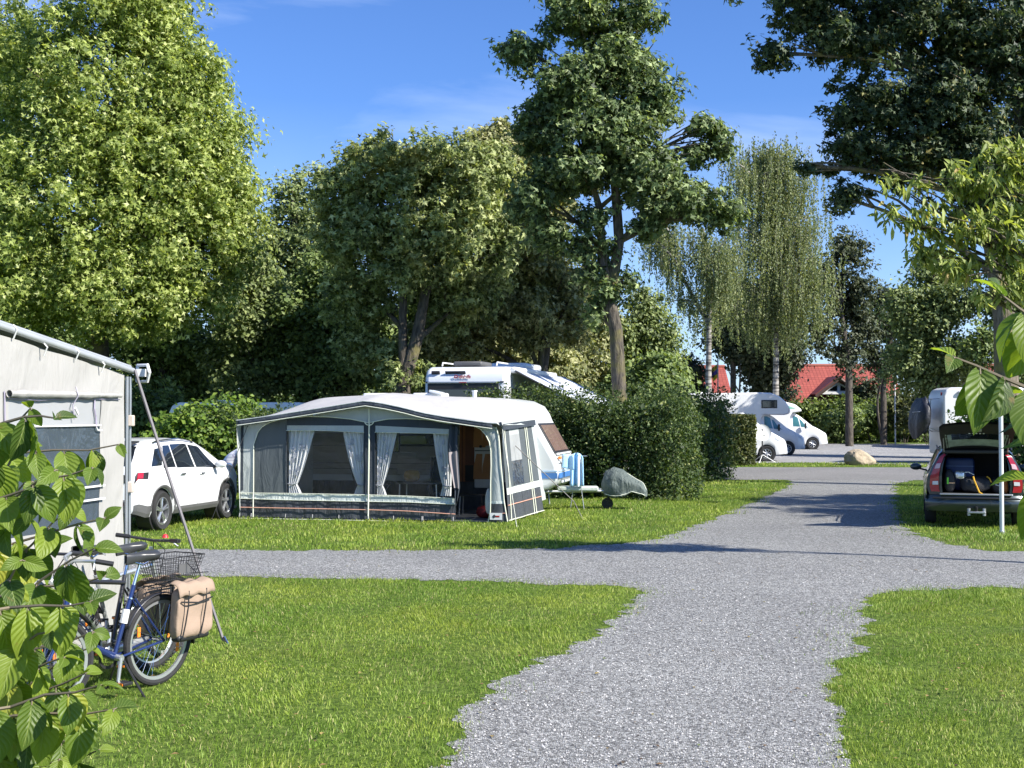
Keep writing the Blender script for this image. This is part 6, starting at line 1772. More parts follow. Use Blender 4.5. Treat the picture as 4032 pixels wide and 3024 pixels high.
# ------------------------------------------------------------------ bicycles
BLUE = M_('bike_blue', (.02, .038, .14), .25, metal=.35, coat=.8, var=.08)
BKB_ = M_('bike_black', (.02, .02, .024), .35, coat=.5)
SILV = M_('bike_silver', (.55, .57, .58), .3, metal=.7)
def bike(label, rear, hdg, frame_mat, steer, style, lean=0.0):
    """local x forward from the rear contact point, y left, z up"""
    ang = math.atan2(hdg[1], hdg[0])
    t = empty('bicycle', rear, 0, label, 'bicycle')
    t.rotation_euler = (lean, 0, ang)
    R = .345
    hub_r = Vector((0, 0, R)); hub_f = Vector((1.07, 0, R)); bb = Vector((.44, 0, .285))
    stop = Vector((.27, 0, .79)); ht = Vector((.86, 0, .86)); hb_ = Vector((.91, 0, .68))
    def wheel(parent, c, M0, knob):
        M = Matrix.Translation(c) @ M0 @ Matrix.Rotation(PI / 2, 4, 'X')
        tr = .025 if not knob else .03
        prof = [(R - tr + tr * math.cos(a), tr * math.sin(a)) for a in np.linspace(0, 2 * PI, 9)[:-1]]
        m = MB(); m.lathe(prof, 48, M, close=True)
        if knob:
            for k in range(60):
                a = 2 * PI * k / 60
                for y_ in (-.018, .0, .018):
                    p = M @ Vector(((R + .002) * math.cos(a + y_), (R + .002) * math.sin(a + y_), y_))
                    m.box(p, (.012, .012, .012))
        wt_ = m.build('wheel', RUB, parent, smooth=True)
        m = MB(); m.lathe([(R - .045, -.012), (R - .068, -.010), (R - .068, .010), (R - .045, .012)], 48, M, close=True)
        m.build('rim', SILV, wt_, smooth=True)
        m = MB()
        for k in range(32):
            a = 2 * PI * k / 32; y_ = .03 if k % 2 else -.03; a2 = a + (.35 if (k // 2) % 2 else -.35)
            m.tube([M @ Vector((.022 * math.cos(a2), .022 * math.sin(a2), y_)), M @ Vector(((R - .06) * math.cos(a), (R - .06) * math.sin(a), 0))], .0013, 4, False)
        m.tube([M @ Vector((0, 0, -.05)), M @ Vector((0, 0, .05))], .018, 10)
        m.build('spokes', CHR, wt_)
        for k in (2, 18):
            a = 2 * PI * k / 32
            MB().box(M @ Vector((.22 * math.cos(a), .22 * math.sin(a), 0)), (.03, .012, .075)).build('reflector', ORA, wt_, bevel=.004)
        return wt_
    wheel(t, hub_r, Matrix.Identity(4), style == 'mtb')
    S_ = Matrix.Rotation(steer, 4, 'Z')
    wheel(t, hub_f, S_, style == 'mtb')
    m = MB()
    m.tube([bb, stop], .018, 10)
    if style == 'city':
        m.tube([hb_ + Vector((0, 0, .0)), Vector((.70, 0, .42)), bb], [.026, .03, .03], 10)
    else:
        m.tube([hb_, bb], .024, 10); m.tube([ht + Vector((-.0, 0, -.05)), stop + Vector((.01, 0, -.06))], .019, 10)
    m.tube([hb_ + Vector((.01, 0, -.03)), ht], .022, 10)
    for s in (-1, 1):
        m.tube([hub_r + Vector((0, s * .06, 0)), bb + Vector((-.05, s * .03, 0))], .010, 8)
        m.tube([hub_r + Vector((0, s * .06, 0)), stop + Vector((0, s * .018, -.10))], .009, 8)
    fr = m.build('frame', frame_mat, t, smooth=True)
    # fork turned with the bars
    def stt(p): return hub_f + S_ @ (Vector(p) - hub_f) if False else Vector((.93, 0, 0)) + S_ @ (Vector(p) - Vector((.93, 0, 0)))
    m = MB()
    for s in (-1, 1):
        m.tube([hub_f + S_ @ Vector((0, s * .055, 0)), Vector((.97, 0, .52)) + S_ @ Vector((0, s * .055, 0)), Vector((.915, 0, .66)) + S_ @ Vector((0, s * .035, 0))], .013, 8)
    m.tube([(.915, 0, .66), ht + Vector((-.02, 0, .10))], .016, 8)
    m.build('fork', frame_mat if style == 'city' else SILV, t, smooth=True)
    hc = ht + Vector((-.03, 0, .15))
    bar = [hc + S_ @ Vector(p) for p in ([(-.16, .30, .02), (-.05, .24, .04), (.04, .10, .03), (.05, 0, 0), (.04, -.10, .03), (-.05, -.24, .04), (-.16, -.30, .02)] if style == 'city' else [(-.04, .31, .03), (.0, .2, .02), (.05, 0, 0), (.0, -.2, .02), (-.04, -.31, .03)])]
    hbm = MB().tube(bar, .012, 8).build('handlebar', SILV if style == 'city' else BKB_, t, smooth=True)
    for s in (0, -1):
        p0 = bar[s]; p1 = bar[1 if s == 0 else -2]
        MB().tube([p0, p0.lerp(p1, .95)], .018, 8).build('grip', BLK, hbm, smooth=True)
        MB().tube([p0.lerp(p1, 1.0), p0.lerp(p1, .6) + Vector((.0, 0, -.05)) + S_ @ Vector((.06, 0, 0))], .006, 5).build('brake_lever', SILV, hbm)
    MB().tube([bar[2], hc + S_ @ Vector((.12, .05, -.10)), Vector((.93, .02, .70))], .004, 5).build('brake_cable', BLK, hbm, smooth=True)
    MB().tube([bar[-3], hc + S_ @ Vector((.13, -.06, -.08)), Vector((.92, -.02, .66)), Vector((.6, 0, .4))], .004, 5).build('brake_cable', BLK, hbm, smooth=True)
    # seat
    sp = stop + Vector((-.055, 0, .16))
    MB().tube([stop, sp], .013, 8).build('seat_post', CHR, t, smooth=True)
    def sad(u, v):
        x = .14 - .29 * v
        w_ = float(np.interp(v, [0, .12, .45, .75, .95, 1], [.010, .022, .035, .085, .085, .04]))
        a = 2 * PI * u
        return sp + Vector((x - .0, w_ * math.cos(a), .05 + .026 * math.sin(a) - (.03 if math.sin(a) < 0 else 0) * abs(math.sin(a)) - .02 * (1 - v) * 0 + .012 * v))
    MB().grid(sad, 20, 14, True).build('saddle', M_('saddle_black', (.04, .042, .045), .35, var=.1), t, smooth=True)
    MB().tube([sp + Vector((.1, 0, .02)), sp + Vector((0, .03, -.01)), sp + Vector((-.12, .04, .03)), sp + Vector((-.12, -.04, .03)), sp + Vector((0, -.03, -.01)), sp + Vector((.1, 0, .02))], .006, 6).build('saddle_rail', CHR, t)
    # cranks
    cr_ = MB(); ang_c = rad(-80)
    for s, aa in ((1, ang_c), (-1, ang_c + PI)):
        p0 = bb + Vector((0, s * .07, 0)); p1 = p0 + Vector((math.cos(aa) * .17, s * .01, math.sin(aa) * .17))
        cr_.tube([p0, p1], [.016, .012], 8)
        pd = MB(); pd.box(p1 + Vector((0, s * .06, 0)), (.09, .09, .022)); po = pd.build('pedal', BLK, t, bevel=.004)
        MB().box(p1 + Vector((0, s * .06, 0)) + Vector((.047, 0, 0)), (.006, .07, .016)).build('reflector', ORA, po); MB().box(p1 + Vector((0, s * .06, 0)) + Vector((-.047, 0, 0)), (.006, .07, .016)).build('reflector', ORA, po)
    cr_.tube([bb + Vector((0, -.08, 0)), bb + Vector((0, .08, 0))], .024, 12); cr_.build('crank', SILV, t, smooth=True)
    MB().lathe([(.095, -.003), (.095, .003), (.075, .003), (.075, -.003)], 32, Matrix.Translation(bb + Vector((0, -.055, 0))) @ Matrix.Rotation(PI / 2, 4, 'X'), close=True).build('chainring', BLK, t)
    MB().tube([bb + Vector((0, -.055, .092)), hub_r + Vector((0, -.055, .04))], .006, 4).add(*( [], [])).build('chain', BLK, t)
    # mudguards, rack, stand
    if style != 'mtb':
        for c, Mx in ((hub_r, Matrix.Identity(4)), (hub_f, S_)):
            def mg(u, v, c=c, Mx=Mx):
                a = (-.15 + 1.15 * u) * PI if c is hub_r else (.0 + .85 * u) * PI
                a = PI * (.12 + .95 * u) if c is hub_r else PI * (-.05 + .95 * u)
                return c + Mx @ Vector(((R + .018) * math.cos(a), .032 * (-1 + 2 * v), (R + .018) * math.sin(a) - .008 * abs(-1 + 2 * v)))
            MB().grid(mg, 26, 4).build('mudguard', BKB_, t, smooth=True, solid=.002)
        rk = MB(); zr_ = .76
        for s in (-.055, .055):
            rk.tube([(.18, s, zr_ - .01), (-.30, s, zr_)], .006, 6); rk.tube([(-.30, s, zr_), (-.02, s * 1.5, R)], .005, 6); rk.tube([(-.08, s, zr_), (0, s * 1.5, R)], .005, 6)
        for x_ in (-.28, -.15, 0, .12): rk.tube([(x_, -.055, zr_), (x_, .055, zr_)], .005, 5)
        rk.build('rear_rack', BLK, t)
    if style == 'mtb2' or style == 'city':
        MB().tube([(.38, .03, .26), (.34, .20, .02), (.36, .24, .0)], .009, 6).build('kickstand', BLK, t, smooth=True)
        MB().tube([(.38, -.03, .26), (.34, -.16, .02), (.36, -.20, .0)], .009, 6).build('kickstand', BLK, t, smooth=True)
    if style == 'city':
        # chain guard, lamp, dynamo, lettering on the down tube
        MB().grid(lambda u, v: bb + Vector((-.50 * u + .06, -.07, .07 - .08 * v + .02 * u)), 8, 3).build('chain_guard', SILV, t, smooth=True, solid=.006)
        MB().tube([hc + S_ @ Vector((.10, 0, -.10)), hc + S_ @ Vector((.17, 0, -.12))], [.02, .035], 10).build('headlamp', SILV, t, smooth=True)
        MB().tube([(.335, 0, .62), (.36, 0, .52)], .028, 10).build('lock', WPL, t)
        MB().tube([(.30, -.0, .70), (.305, 0, .69)], .024, 10).build('clamp', CHR, t)
        MB().box((-.345, 0, .62), (.02, .06, .05)).build('rear_light', RED, t, bevel=.005)
    return t, ang
b1, a1 = bike('blue city bicycle with black saddle, wire basket and beige pannier', (-2.70, 9.71, 0), (-.49, -.87), BLUE, rad(-22), 'city', rad(-2))
b2, a2 = bike('black mountain bicycle with knobby tyres standing beside the blue bicycle', (-2.90, 10.30, 0), (-.42, -.907), BKB_, rad(40), 'mtb', rad(4))
b3, a3 = bike('silver bicycle farthest back by the awning with red bell on the handlebar', (-3.46, 9.85, 0), (.5, .86), SILV, rad(10), 'trek', rad(3))
# thick silver battery tube with letters on the black bicycle
m = MB(); m.tube([(.88, 0, .74), (.52, 0, .34)], .038, 10); bt_ = m.build('battery_tube', SILV, b2, smooth=True)
dv = (Vector((.52, 0, .34)) - Vector((.88, 0, .74))).normalized(); up_ = Vector((0, -1, 0)).cross(dv) * -1
for s in (1, -1):
    X_ = dv * (1 if s > 0 else -1); Nn_ = Vector((0, s, 0)); Y_ = Nn_.cross(X_)
    T_ = Matrix(((X_.x, Y_.x, Nn_.x, .70), (X_.y, Y_.y, Nn_.y, s * .037), (X_.z, Y_.z, Nn_.z, .54), (0, 0, 0, 1)))
    text_mesh('lettering', 'BRAVINI', .062, BLK, bt_, T_, bold=.002, thick=.003)
MB().lathe([(0, .03), (.02, .022), (.028, 0)], 14, Matrix.Translation((.84, -.16, 1.055))).build('bell', M_('bell_red', (.65, .03, .04), .25), b3, smooth=True)
# basket and panniers on the blue bike: they hang from it, own things
def onbike(b, p): return b.matrix_basis @ Vector(p) if False else (Matrix.Translation(b.location) @ b.rotation_euler.to_matrix().to_4x4()) @ Vector(p)
def basket():
    t = empty('wire_basket', onbike(b1, (-.10, 0, .775)), a1, 'black wire mesh basket on the rear rack of the blue bicycle', 'basket')
    m = MB(); H_ = .20; L0, L1, w0, w1 = .15, .21, .11, .16
    def rim(f, r): 
        l_, w_ = L0 + (L1 - L0) * f, w0 + (w1 - w0) * f
        return [(-l_, -w_, H_ * f), (l_, -w_, H_ * f), (l_, w_, H_ * f), (-l_, w_, H_ * f), (-l_, -w_, H_ * f)]
    for f in (0, .14, .28, .42, .56, .7, .84): m.tube(rim(f, 0), .0022, 4)
    for k in range(4):
        A0 = rim(0, 0); A1 = rim(1, 0)
        n_ = 15 if k % 2 == 0 else 11
        for i in range(n_):
            t_ = i / n_; m.tube([Vector(A0[k]).lerp(Vector(A0[k + 1]), t_), Vector(A1[k]).lerp(Vector(A1[k + 1]), t_)], .0022, 4)
    for i in range(9):
        y_ = -w0 + 2 * w0 * i / 8; m.tube([(-L0, y_, 0), (L0, y_, 0)], .002, 4)
    m.build('wire_mesh', BLK, t)
    MB().tube(rim(1, 0), .005, 6).build('rim_wire', BLK, t)
    MB().tube([(-.02, w1 * .9, H_ * .8), (-.02, w1 * 1.6, H_ * .4), (-.16, w1 * 1.5, H_ * .35)], .004, 5).build('handle', BLK, t, smooth=True)
    MB().box((.0, w1 * .93, H_ * .55), (.12, .006, .07)).build('badge', DGR, t)
basket()
BG = M_('beige_canvas', (.31, .225, .165), .85, var=.06, bump=.5, bscale=6, bdist=.03)
def pannier(side, label):
    t = empty('pannier', onbike(b1, (-.17, side * .12, .35)), a1, label, 'pannier'); t.scale = (1.12, .85, 1.10)
    def fn(u, v):
        # super-ellipse box with sagging creases
        a = 2 * PI * u
        e = .42
        cx_ = math.copysign(abs(math.cos(a)) ** e, math.cos(a)); cy_ = math.copysign(abs(math.sin(a)) ** e, math.sin(a))
        k = math.sin(PI * min(1, .06 + .94 * v)) ** .18 if v < .999 else 0
        k = min(1, (1 - abs(2 * v - 1) ** 8) ** .5 + .0)
        x = .165 * cx_ * k * (1 + .06 * (1 - v)); y = side * (.055 + .058 * cy_ * k * (1.1 - .25 * v)); z = .37 * v
        p = Vector((x, y, z)); cs = .024 * math.sin(x * 34 + z * 9) * (1 - .5 * v) + .02 * noise.noise(p * 9)
        return p + Vector((0, side * cs * (1 if cy_ * 1 > 0 else .2), cs * .5))
    b = MB().grid(fn, 56, 24, True).build('bag_body', BG, t, smooth=True, angle=80)
    MB().grid(lambda u, v: Vector((-.17 + .34 * u, side * (.0 + .135 * math.sin(v * PI / 2)), .355 + .045 * math.cos(v * PI / 2) - .12 * max(0, v - .6) + .008 * math.sin(u * 17))), 16, 10).build('flap', BG, t, smooth=True, solid=.006)
    for s in (-.09, .08):
        MB().tube([(s, side * .13, .34), (s + .01, side * .140, .24), (s + .03, side * .132, .12), (s + .05, side * .12, .02)], .006, 5).build('strap', BLK, t, smooth=True)
    MB().tube([(-.15, side * .13, .27), (0, side * .145, .25), (.15, side * .13, .27)], .006, 5).build('piping', BLK, t, smooth=True)
    MB().box((.0, side * .05, .015), (.30, .10, .05)).build('base_panel', BLK, t, bevel=.02)
pannier(1, 'beige canvas pannier with black straps hanging on the near side of the blue bicycle')
pannier(-1, 'beige canvas pannier on the far side of the blue bicycle rack')

# ------------------------------------------------------------------ near shrubs with heart-shaped leaves
LM['near'] = leafmat('heart_leaf', [(0, (0.045, 0.085, 0.014)), (0.5, (0.115, 0.18, 0.022)), (0.95, (0.22, 0.29, 0.035)), (1, (0.34, 0.34, 0.05))], .42, .45, spec=.4, tcol=1.7)
def veins(m):
    n = m.node_tree; L_ = n.links.new
    b = n.nodes['Principled BSDF']; src = b.inputs['Base Color'].links[0].from_socket
    tcn = n.nodes.new('ShaderNodeTexCoord'); sp = n.nodes.new('ShaderNodeSeparateXYZ'); L_(tcn.outputs['UV'], sp.inputs[0])
    def mth(op, a, b_=None):
        q = n.nodes.new('ShaderNodeMath'); q.operation = op
        for i, x in enumerate((a, b_)):
            if x is None: continue
            if isinstance(x, (int, float)): q.inputs[i].default_value = x
            else: L_(x, q.inputs[i])
        return q.outputs[0]
    d = mth('ABSOLUTE', mth('SUBTRACT', sp.outputs[0], .5))
    mid = mth('LESS_THAN', d, .022)
    ph = mth('SINE', mth('MULTIPLY', mth('SUBTRACT', sp.outputs[1], mth('MULTIPLY', mth('POWER', d, .8), .75)), 44))
    side = mth('MULTIPLY', mth('GREATER_THAN', ph, .86), .45)
    fac = mth('MAXIMUM', mid, side)
    mx = n.nodes.new('ShaderNodeMix'); mx.data_type = 'RGBA'
    L_(mth('MULTIPLY', fac, .55), mx.inputs[0]); L_(src, mx.inputs[6]); mx.inputs[7].default_value = (.34, .42, .12, 1)
    br = n.nodes.new('ShaderNodeMix'); br.data_type = 'RGBA'
    L_(ramp(n, texn(n, 38, 3), [(.66, (0, 0, 0)), (.74, (.7,) * 3)]), br.inputs[0]); L_(mx.outputs[2], br.inputs[6]); br.inputs[7].default_value = (.22, .15, .05, 1)
    L_(br.outputs[2], b.inputs['Base Color'])
    addbump(n, b, ph, .35, .002)
veins(LM['near'])
TWG = M_('twig_bark', (.16, .13, .09), .8)
def leaf_geo(nu=9, nv=11):
    def width(t):
        return (math.sin(PI * min(1, t * .97 + .03)) ** .75) * (1.12 - .55 * t) if t < .86 else max(0, (1 - t) / .14) ** 1.1 * (math.sin(PI * (.86 * .97 + .03)) ** .75) * (1.12 - .55 * .86)
    V = []; F = []
    for j in range(nv):
        t = j / (nv - 1)
        for i in range(nu):
            s = -1 + 2 * i / (nu - 1)
            x = s * width(t) * .40
            y = t - .07 * abs(s) ** 1.5 * (1 - t) ** 3 * 1.6
            z = .17 * abs(s) ** .8 * width(t) - .30 * t * t + .03 * math.sin((t - .30 * abs(s)) * 30) * (1 - t) * (abs(s) > .05)
            V.append((x, y, z))
    for j in range(nv - 1):
        for i in range(nu - 1):
            a = j * nu + i; F.append((a, a + 1, a + nu + 1, a + nu))
    return np.array(V), np.array(F)
LV, LF = leaf_geo()
def near_shrub(label, base, trunks, twigs, seed, lsize, gap):
    t = empty('dogwood_shrub', base, 0, label, 'shrub')
    B = Vector(base); rr = random.Random(seed)
    m = MB()
    for pts in trunks: m.tube([Vector(p) - B for p in pts], [.014 * (1 - .55 * i / (len(pts) - 1)) for i in range(len(pts))], 6)
    Ps, Ts, Ns, Ss = [], [], [], []
    for pts in twigs:
        pts = [Vector(p) - B for p in pts]
        m.tube(pts, [.0032 - .0018 * i / (len(pts) - 1) for i in range(len(pts))], 5)
        # walk along
        segs = [(pts[i], pts[i + 1]) for i in range(len(pts) - 1)]
        tot = sum((b - a).length for a, b in segs)
        n = max(2, int(tot / gap))
        for k in range(1, n + 1):
            d = tot * (k / n) ** .95; acc = 0
            for a, b in segs:
                l_ = (b - a).length
                if acc + l_ >= d - 1e-6: p = a.lerp(b, (d - acc) / l_); dr = (b - a).normalized(); break
                acc += l_
            perp = dr.cross(Vector((0, 0, 1))).normalized()
            if k % 2: perp = (perp * .3 + Vector((0, 0, 1)).cross(perp).cross(perp) * 0 + Vector((0, 0, .6)) * 0 + perp * .4)
            end = k == n
            for s in (1, -1):
                sz = lsize * rr.uniform(.75, 1.2) * (.55 if end else 1)
                dirv = (perp.normalized() * s * rr.uniform(.2, .9) + dr * rr.uniform(.1, .7) + Vector((0, 0, rr.uniform(-2.2, -.7) if not end else rr.uniform(-.9, .3)))).normalized()
                nrm = Vector((rr.gauss(.35, .35), rr.gauss(-.55, .3), rr.gauss(.65, .3)))
                nrm = (nrm - dirv * nrm.dot(dirv)).normalized()
                q = p + dirv * sz * .14
                m.tube([p, q], .0012, 4)
                Ps.append(q); Ts.append(dirv); Ns.append(nrm); Ss.append(sz)
    m.build('stem', TWG, t, smooth=True)
    P = np.array([list(p) for p in Ps]); T = np.array([list(p) for p in Ts]); Nn = np.array([list(p) for p in Ns]); S_ = np.array(Ss)
    Bx = np.cross(T, Nn)
    V = P[:, None] + S_[:, None, None] * (LV[None, :, 0:1] * Bx[:, None] + LV[None, :, 1:2] * T[:, None] + LV[None, :, 2:3] * Nn[:, None])
    F = (np.arange(len(P))[:, None, None] * len(LV) + LF[None]).reshape(-1, 4)
    o = np_mesh('leaves', V.reshape(-1, 3), F, LM['near'], t, smooth=True)
    uvl = o.data.uv_layers.new(name='UVMap')
    u_ = np.tile(np.linspace(0, 1, 9), 11); v_ = np.repeat(np.linspace(0, 1, 11), 9)
    idx = F.ravel() % 99
    uvl.data.foreach_set('uv', np.stack([u_[idx], v_[idx]], 1).astype(np.float32).ravel())
    return t
k2 = lambda x, y, Y: at(x * K, y * K, Y)
rs = random.Random(31)
tw = []
tips = [(118, 903), (66, 882), (45, 960), (256, 960), (120, 1015), (200, 1010), (70, 1040), (225, 1120), (150, 1100), (60, 1120), (215, 1185), (120, 1180), (236, 1245), (60, 1210), (150, 1270), (206, 1300), (85, 1300), (212, 1365), (120, 1365),
        (40, 1380), (205, 1400), (150, 1420), (60, 1440), (195, 1455), (110, 1490), (190, 1500), (40, 1520), (258, 1532), (120, 1560), (228, 1480), (200, 1590), (60, 1590), (225, 1620), (140, 1640), (50, 1655), (170, 1700), (90, 1720), (230, 1700)]
for i, (x, y) in enumerate(tips):
    Yd = 2.3 + rs.uniform(-.35, .35)
    y0 = y + rs.uniform(40, 130) if i % 3 else y + rs.uniform(0, 60)
    x -= 12 if y > 1150 else 0
    tw.append([k2(-120, y0 + 30, Yd + rs.uniform(-.2, .2)), k2(-20 + x * .2, y0 + rs.uniform(-14, 14), Yd), k2(x * .45, y + (y0 - y) * .6 + rs.uniform(-9, 9), Yd - .02), k2(x * .75, y + (y0 - y) * .22 + rs.uniform(-8, 8), Yd - .03), k2(x, y, Yd - .05)])
sb = Vector((-1.25, 2.5, 0))
near_shrub('light green heart-leaved shrub close to the camera at the left edge', sb,
           [[sb, sb + Vector((.05, -.1, .6)), sb + Vector((.12, -.15, 1.2)), sb + Vector((.10, -.2, 2.0))], [sb, sb + Vector((.12, .1, .5)), sb + Vector((.17, -.1, 1.1)), sb + Vector((.15, -.1, 1.8))], [sb, sb + Vector((.1, -.3, .5)), sb + Vector((.15, -.4, 1.0)), sb + Vector((.18, -.4, 1.5))]],
           tw, 5, .062, .060)
tw = [[k2(2330, 870, 1.62), k2(2230, 842, 1.6), k2(2165, 815, 1.6), k2(2110, 790, 1.6), k2(2062, 772, 1.6)],
      [k2(2330, 760, 1.65), k2(2250, 700, 1.62), k2(2200, 665, 1.6), k2(2168, 640, 1.6)],
      [k2(2360, 900, 1.7), k2(2260, 870, 1.66), k2(2215, 850, 1.65)],
      [k2(2380, 1060, 1.7), k2(2260, 1040, 1.66), k2(2225, 1035, 1.65)]]
sb = Vector((1.0, 1.75, 0))
near_shrub('branch with large light green leaves reaching in at the right edge', sb,
           [[sb, sb + Vector((-.08, -.03, .8)), sb + Vector((-.2, -.06, 1.6)), sb + Vector((-.24, -.08, 2.15))]], tw, 6, .066, .034)
# ------------------------------------------------------------------ sign post, boulder, dish, flags, houses, person
pb = gd(3945, 2103)
t = empty('post', pb, 0, 'thin white tubular post standing in the grass in front of the open wagon', 'post')
MB().tube([(0, 0, -.05), (0, 0, 2.18)], .037, 14).build('tube', M_('white_tube', (.66, .68, .67), .4, var=.06), t, smooth=True)
MB().lathe([(0, .03), (.025, .022), (.039, 0), (.039, -.03)], 14, Matrix.Translation((0, 0, 2.18))).build('cap', DGR, t, smooth=True)
MB().tube([(0, 0, -.02), (0, 0, .05)], .05, 12).build('foot_collar', STL, t)

def boulder():
    p = gd(3388, 1831)
    bm = bmesh.new(); bmesh.ops.create_icosphere(bm, subdivisions=5, radius=1)
    pl_ = [Vector((.7, -.5, .5)), Vector((-.8, -.35, .45)), Vector((.1, -.9, .3)), Vector((.75, .1, .65)), Vector((-.3, -.2, .95)), Vector((-.5, .6, .5)), Vector((.9, -.1, .1))]
    ds = [.74, .80, .78, .72, .86, .8, .88]
    for v in bm.verts:
        c = v.co
        for n_, d_ in zip(pl_, ds):
            n_ = n_.normalized(); k = c.dot(n_)
            if k > d_: c = c - n_ * (k - d_) * .85
        c = c * (1 + .07 * noise.noise(c * 2.2) + .03 * noise.noise(c * 6) + .012 * noise.noise(c * 15))
        v.co = Vector((c.x * .66 - .16 * max(0, c.z), c.y * .5, max(-.12, c.z * .44 + .24)))
    me = bpy.data.meshes.new('boulder'); bm.to_mesh(me); bm.free()
    me.polygons.foreach_set('use_smooth', [True] * len(me.polygons))
    me.materials.append(M_('sandstone', (.37, .30, .21), .85, var=.3, vscale=5, bump=.9, bscale=14, bdist=.03))
    o = bpy.data.objects.new('boulder', me); C.objects.link(o); o.location = p; o.rotation_euler = (0, 0, .1); o.scale = (1.0, 1, 1)
    tag(o, 'rounded tan boulder lying at the far edge of the asphalt road', 'boulder')
boulder()

def dish():
    p = gd(3002, 1822)
    t = empty('satellite_dish', p, 0, 'white satellite dish on a black tripod pole beside the nearest motorhome', 'satellite dish')
    MB().tube([(0, 0, 0), (0, 0, 1.45)], .03, 8).build('pole', BLK, t)
    for k in range(3):
        a = 2 * PI * k / 3 + .1
        MB().tube([(0, 0, .35), (math.cos(a) * .6, math.sin(a) * .6, 0)], .016, 6).build('leg', WPL, t)
    M = Matrix.Translation((-.02, -.12, 1.30)) @ Matrix.Rotation(rad(70), 4, 'X')
    MB().lathe([(0, -.07), (.15, -.06), (.28, -.03), (.37, 0), (.38, .01)], 28, M).build('reflector', WPL, t, smooth=True)
    MB().tube([(-.02, -.15, 1.05), (-.02, -.50, 1.2)], .012, 6).build('feed_arm', STL, t)
    MB().tube([(-.02, -.48, 1.18), (-.02, -.54, 1.24)], .03, 8).build('feed_head', WPL, t)
dish()

def tilemat():
    m, n, b = newmat('red_roof_tiles')
    tcn = n.nodes.new('ShaderNodeTexCoord'); mpn = n.nodes.new('ShaderNodeMapping')
    mpn.inputs['Scale'].default_value = (3.4, 2.9, 1)
    n.links.new(tcn.outputs['UV'], mpn.inputs[0])
    br = n.nodes.new('ShaderNodeTexBrick'); br.offset = 0
    br.inputs['Color1'].default_value = (.27, .062, .045, 1); br.inputs['Color2'].default_value = (.36, .085, .06, 1); br.inputs['Mortar'].default_value = (.16, .03, .02, 1)
    br.inputs['Scale'].default_value = 1; br.inputs['Mortar Size'].default_value = .09; br.inputs['Mortar Smooth'].default_value = .6
    br.inputs['Brick Width'].default_value = 1; br.inputs['Row Height'].default_value = 1
    n.links.new(mpn.outputs[0], br.inputs['Vector'])
    n.links.new(br.outputs['Color'], b.inputs['Base Color']); b.inputs['Roughness'].default_value = .6
    addbump(n, b, br.outputs['Fac'], -.8, .05)
    return m
TIL = tilemat()
def roof_plane(name, a, b, c, d, mat, parent, thick=.12):
    """quad a,b (eave) c,d (ridge) with UV in metres"""
    a, b, c, d = map(Vector, (a, b, c, d))
    me = bpy.data.meshes.new(name); me.from_pydata([a, b, c, d], [], [(0, 1, 2, 3)])
    uv = me.uv_layers.new(name='UVMap'); L1 = (b - a).length; L2 = (d - a).length
    off = (d - a).dot((b - a).normalized())
    for i, q in enumerate(((0, 0), (L1, 0), (off + (c - d).length, L2), (off, L2))): uv.data[i].uv = q
    me.materials.append(mat)
    o = bpy.data.objects.new(name, me); C.objects.link(o); o.parent = parent
    s = o.modifiers.new('s', 'SOLIDIFY'); s.thickness = thick; s.offset = -1
    return o
BRW = M_('beige_render', (.40, .36, .30), .85, bump=.3, bscale=20)
BRD = M_('dark_wood', (.10, .06, .045), .7)
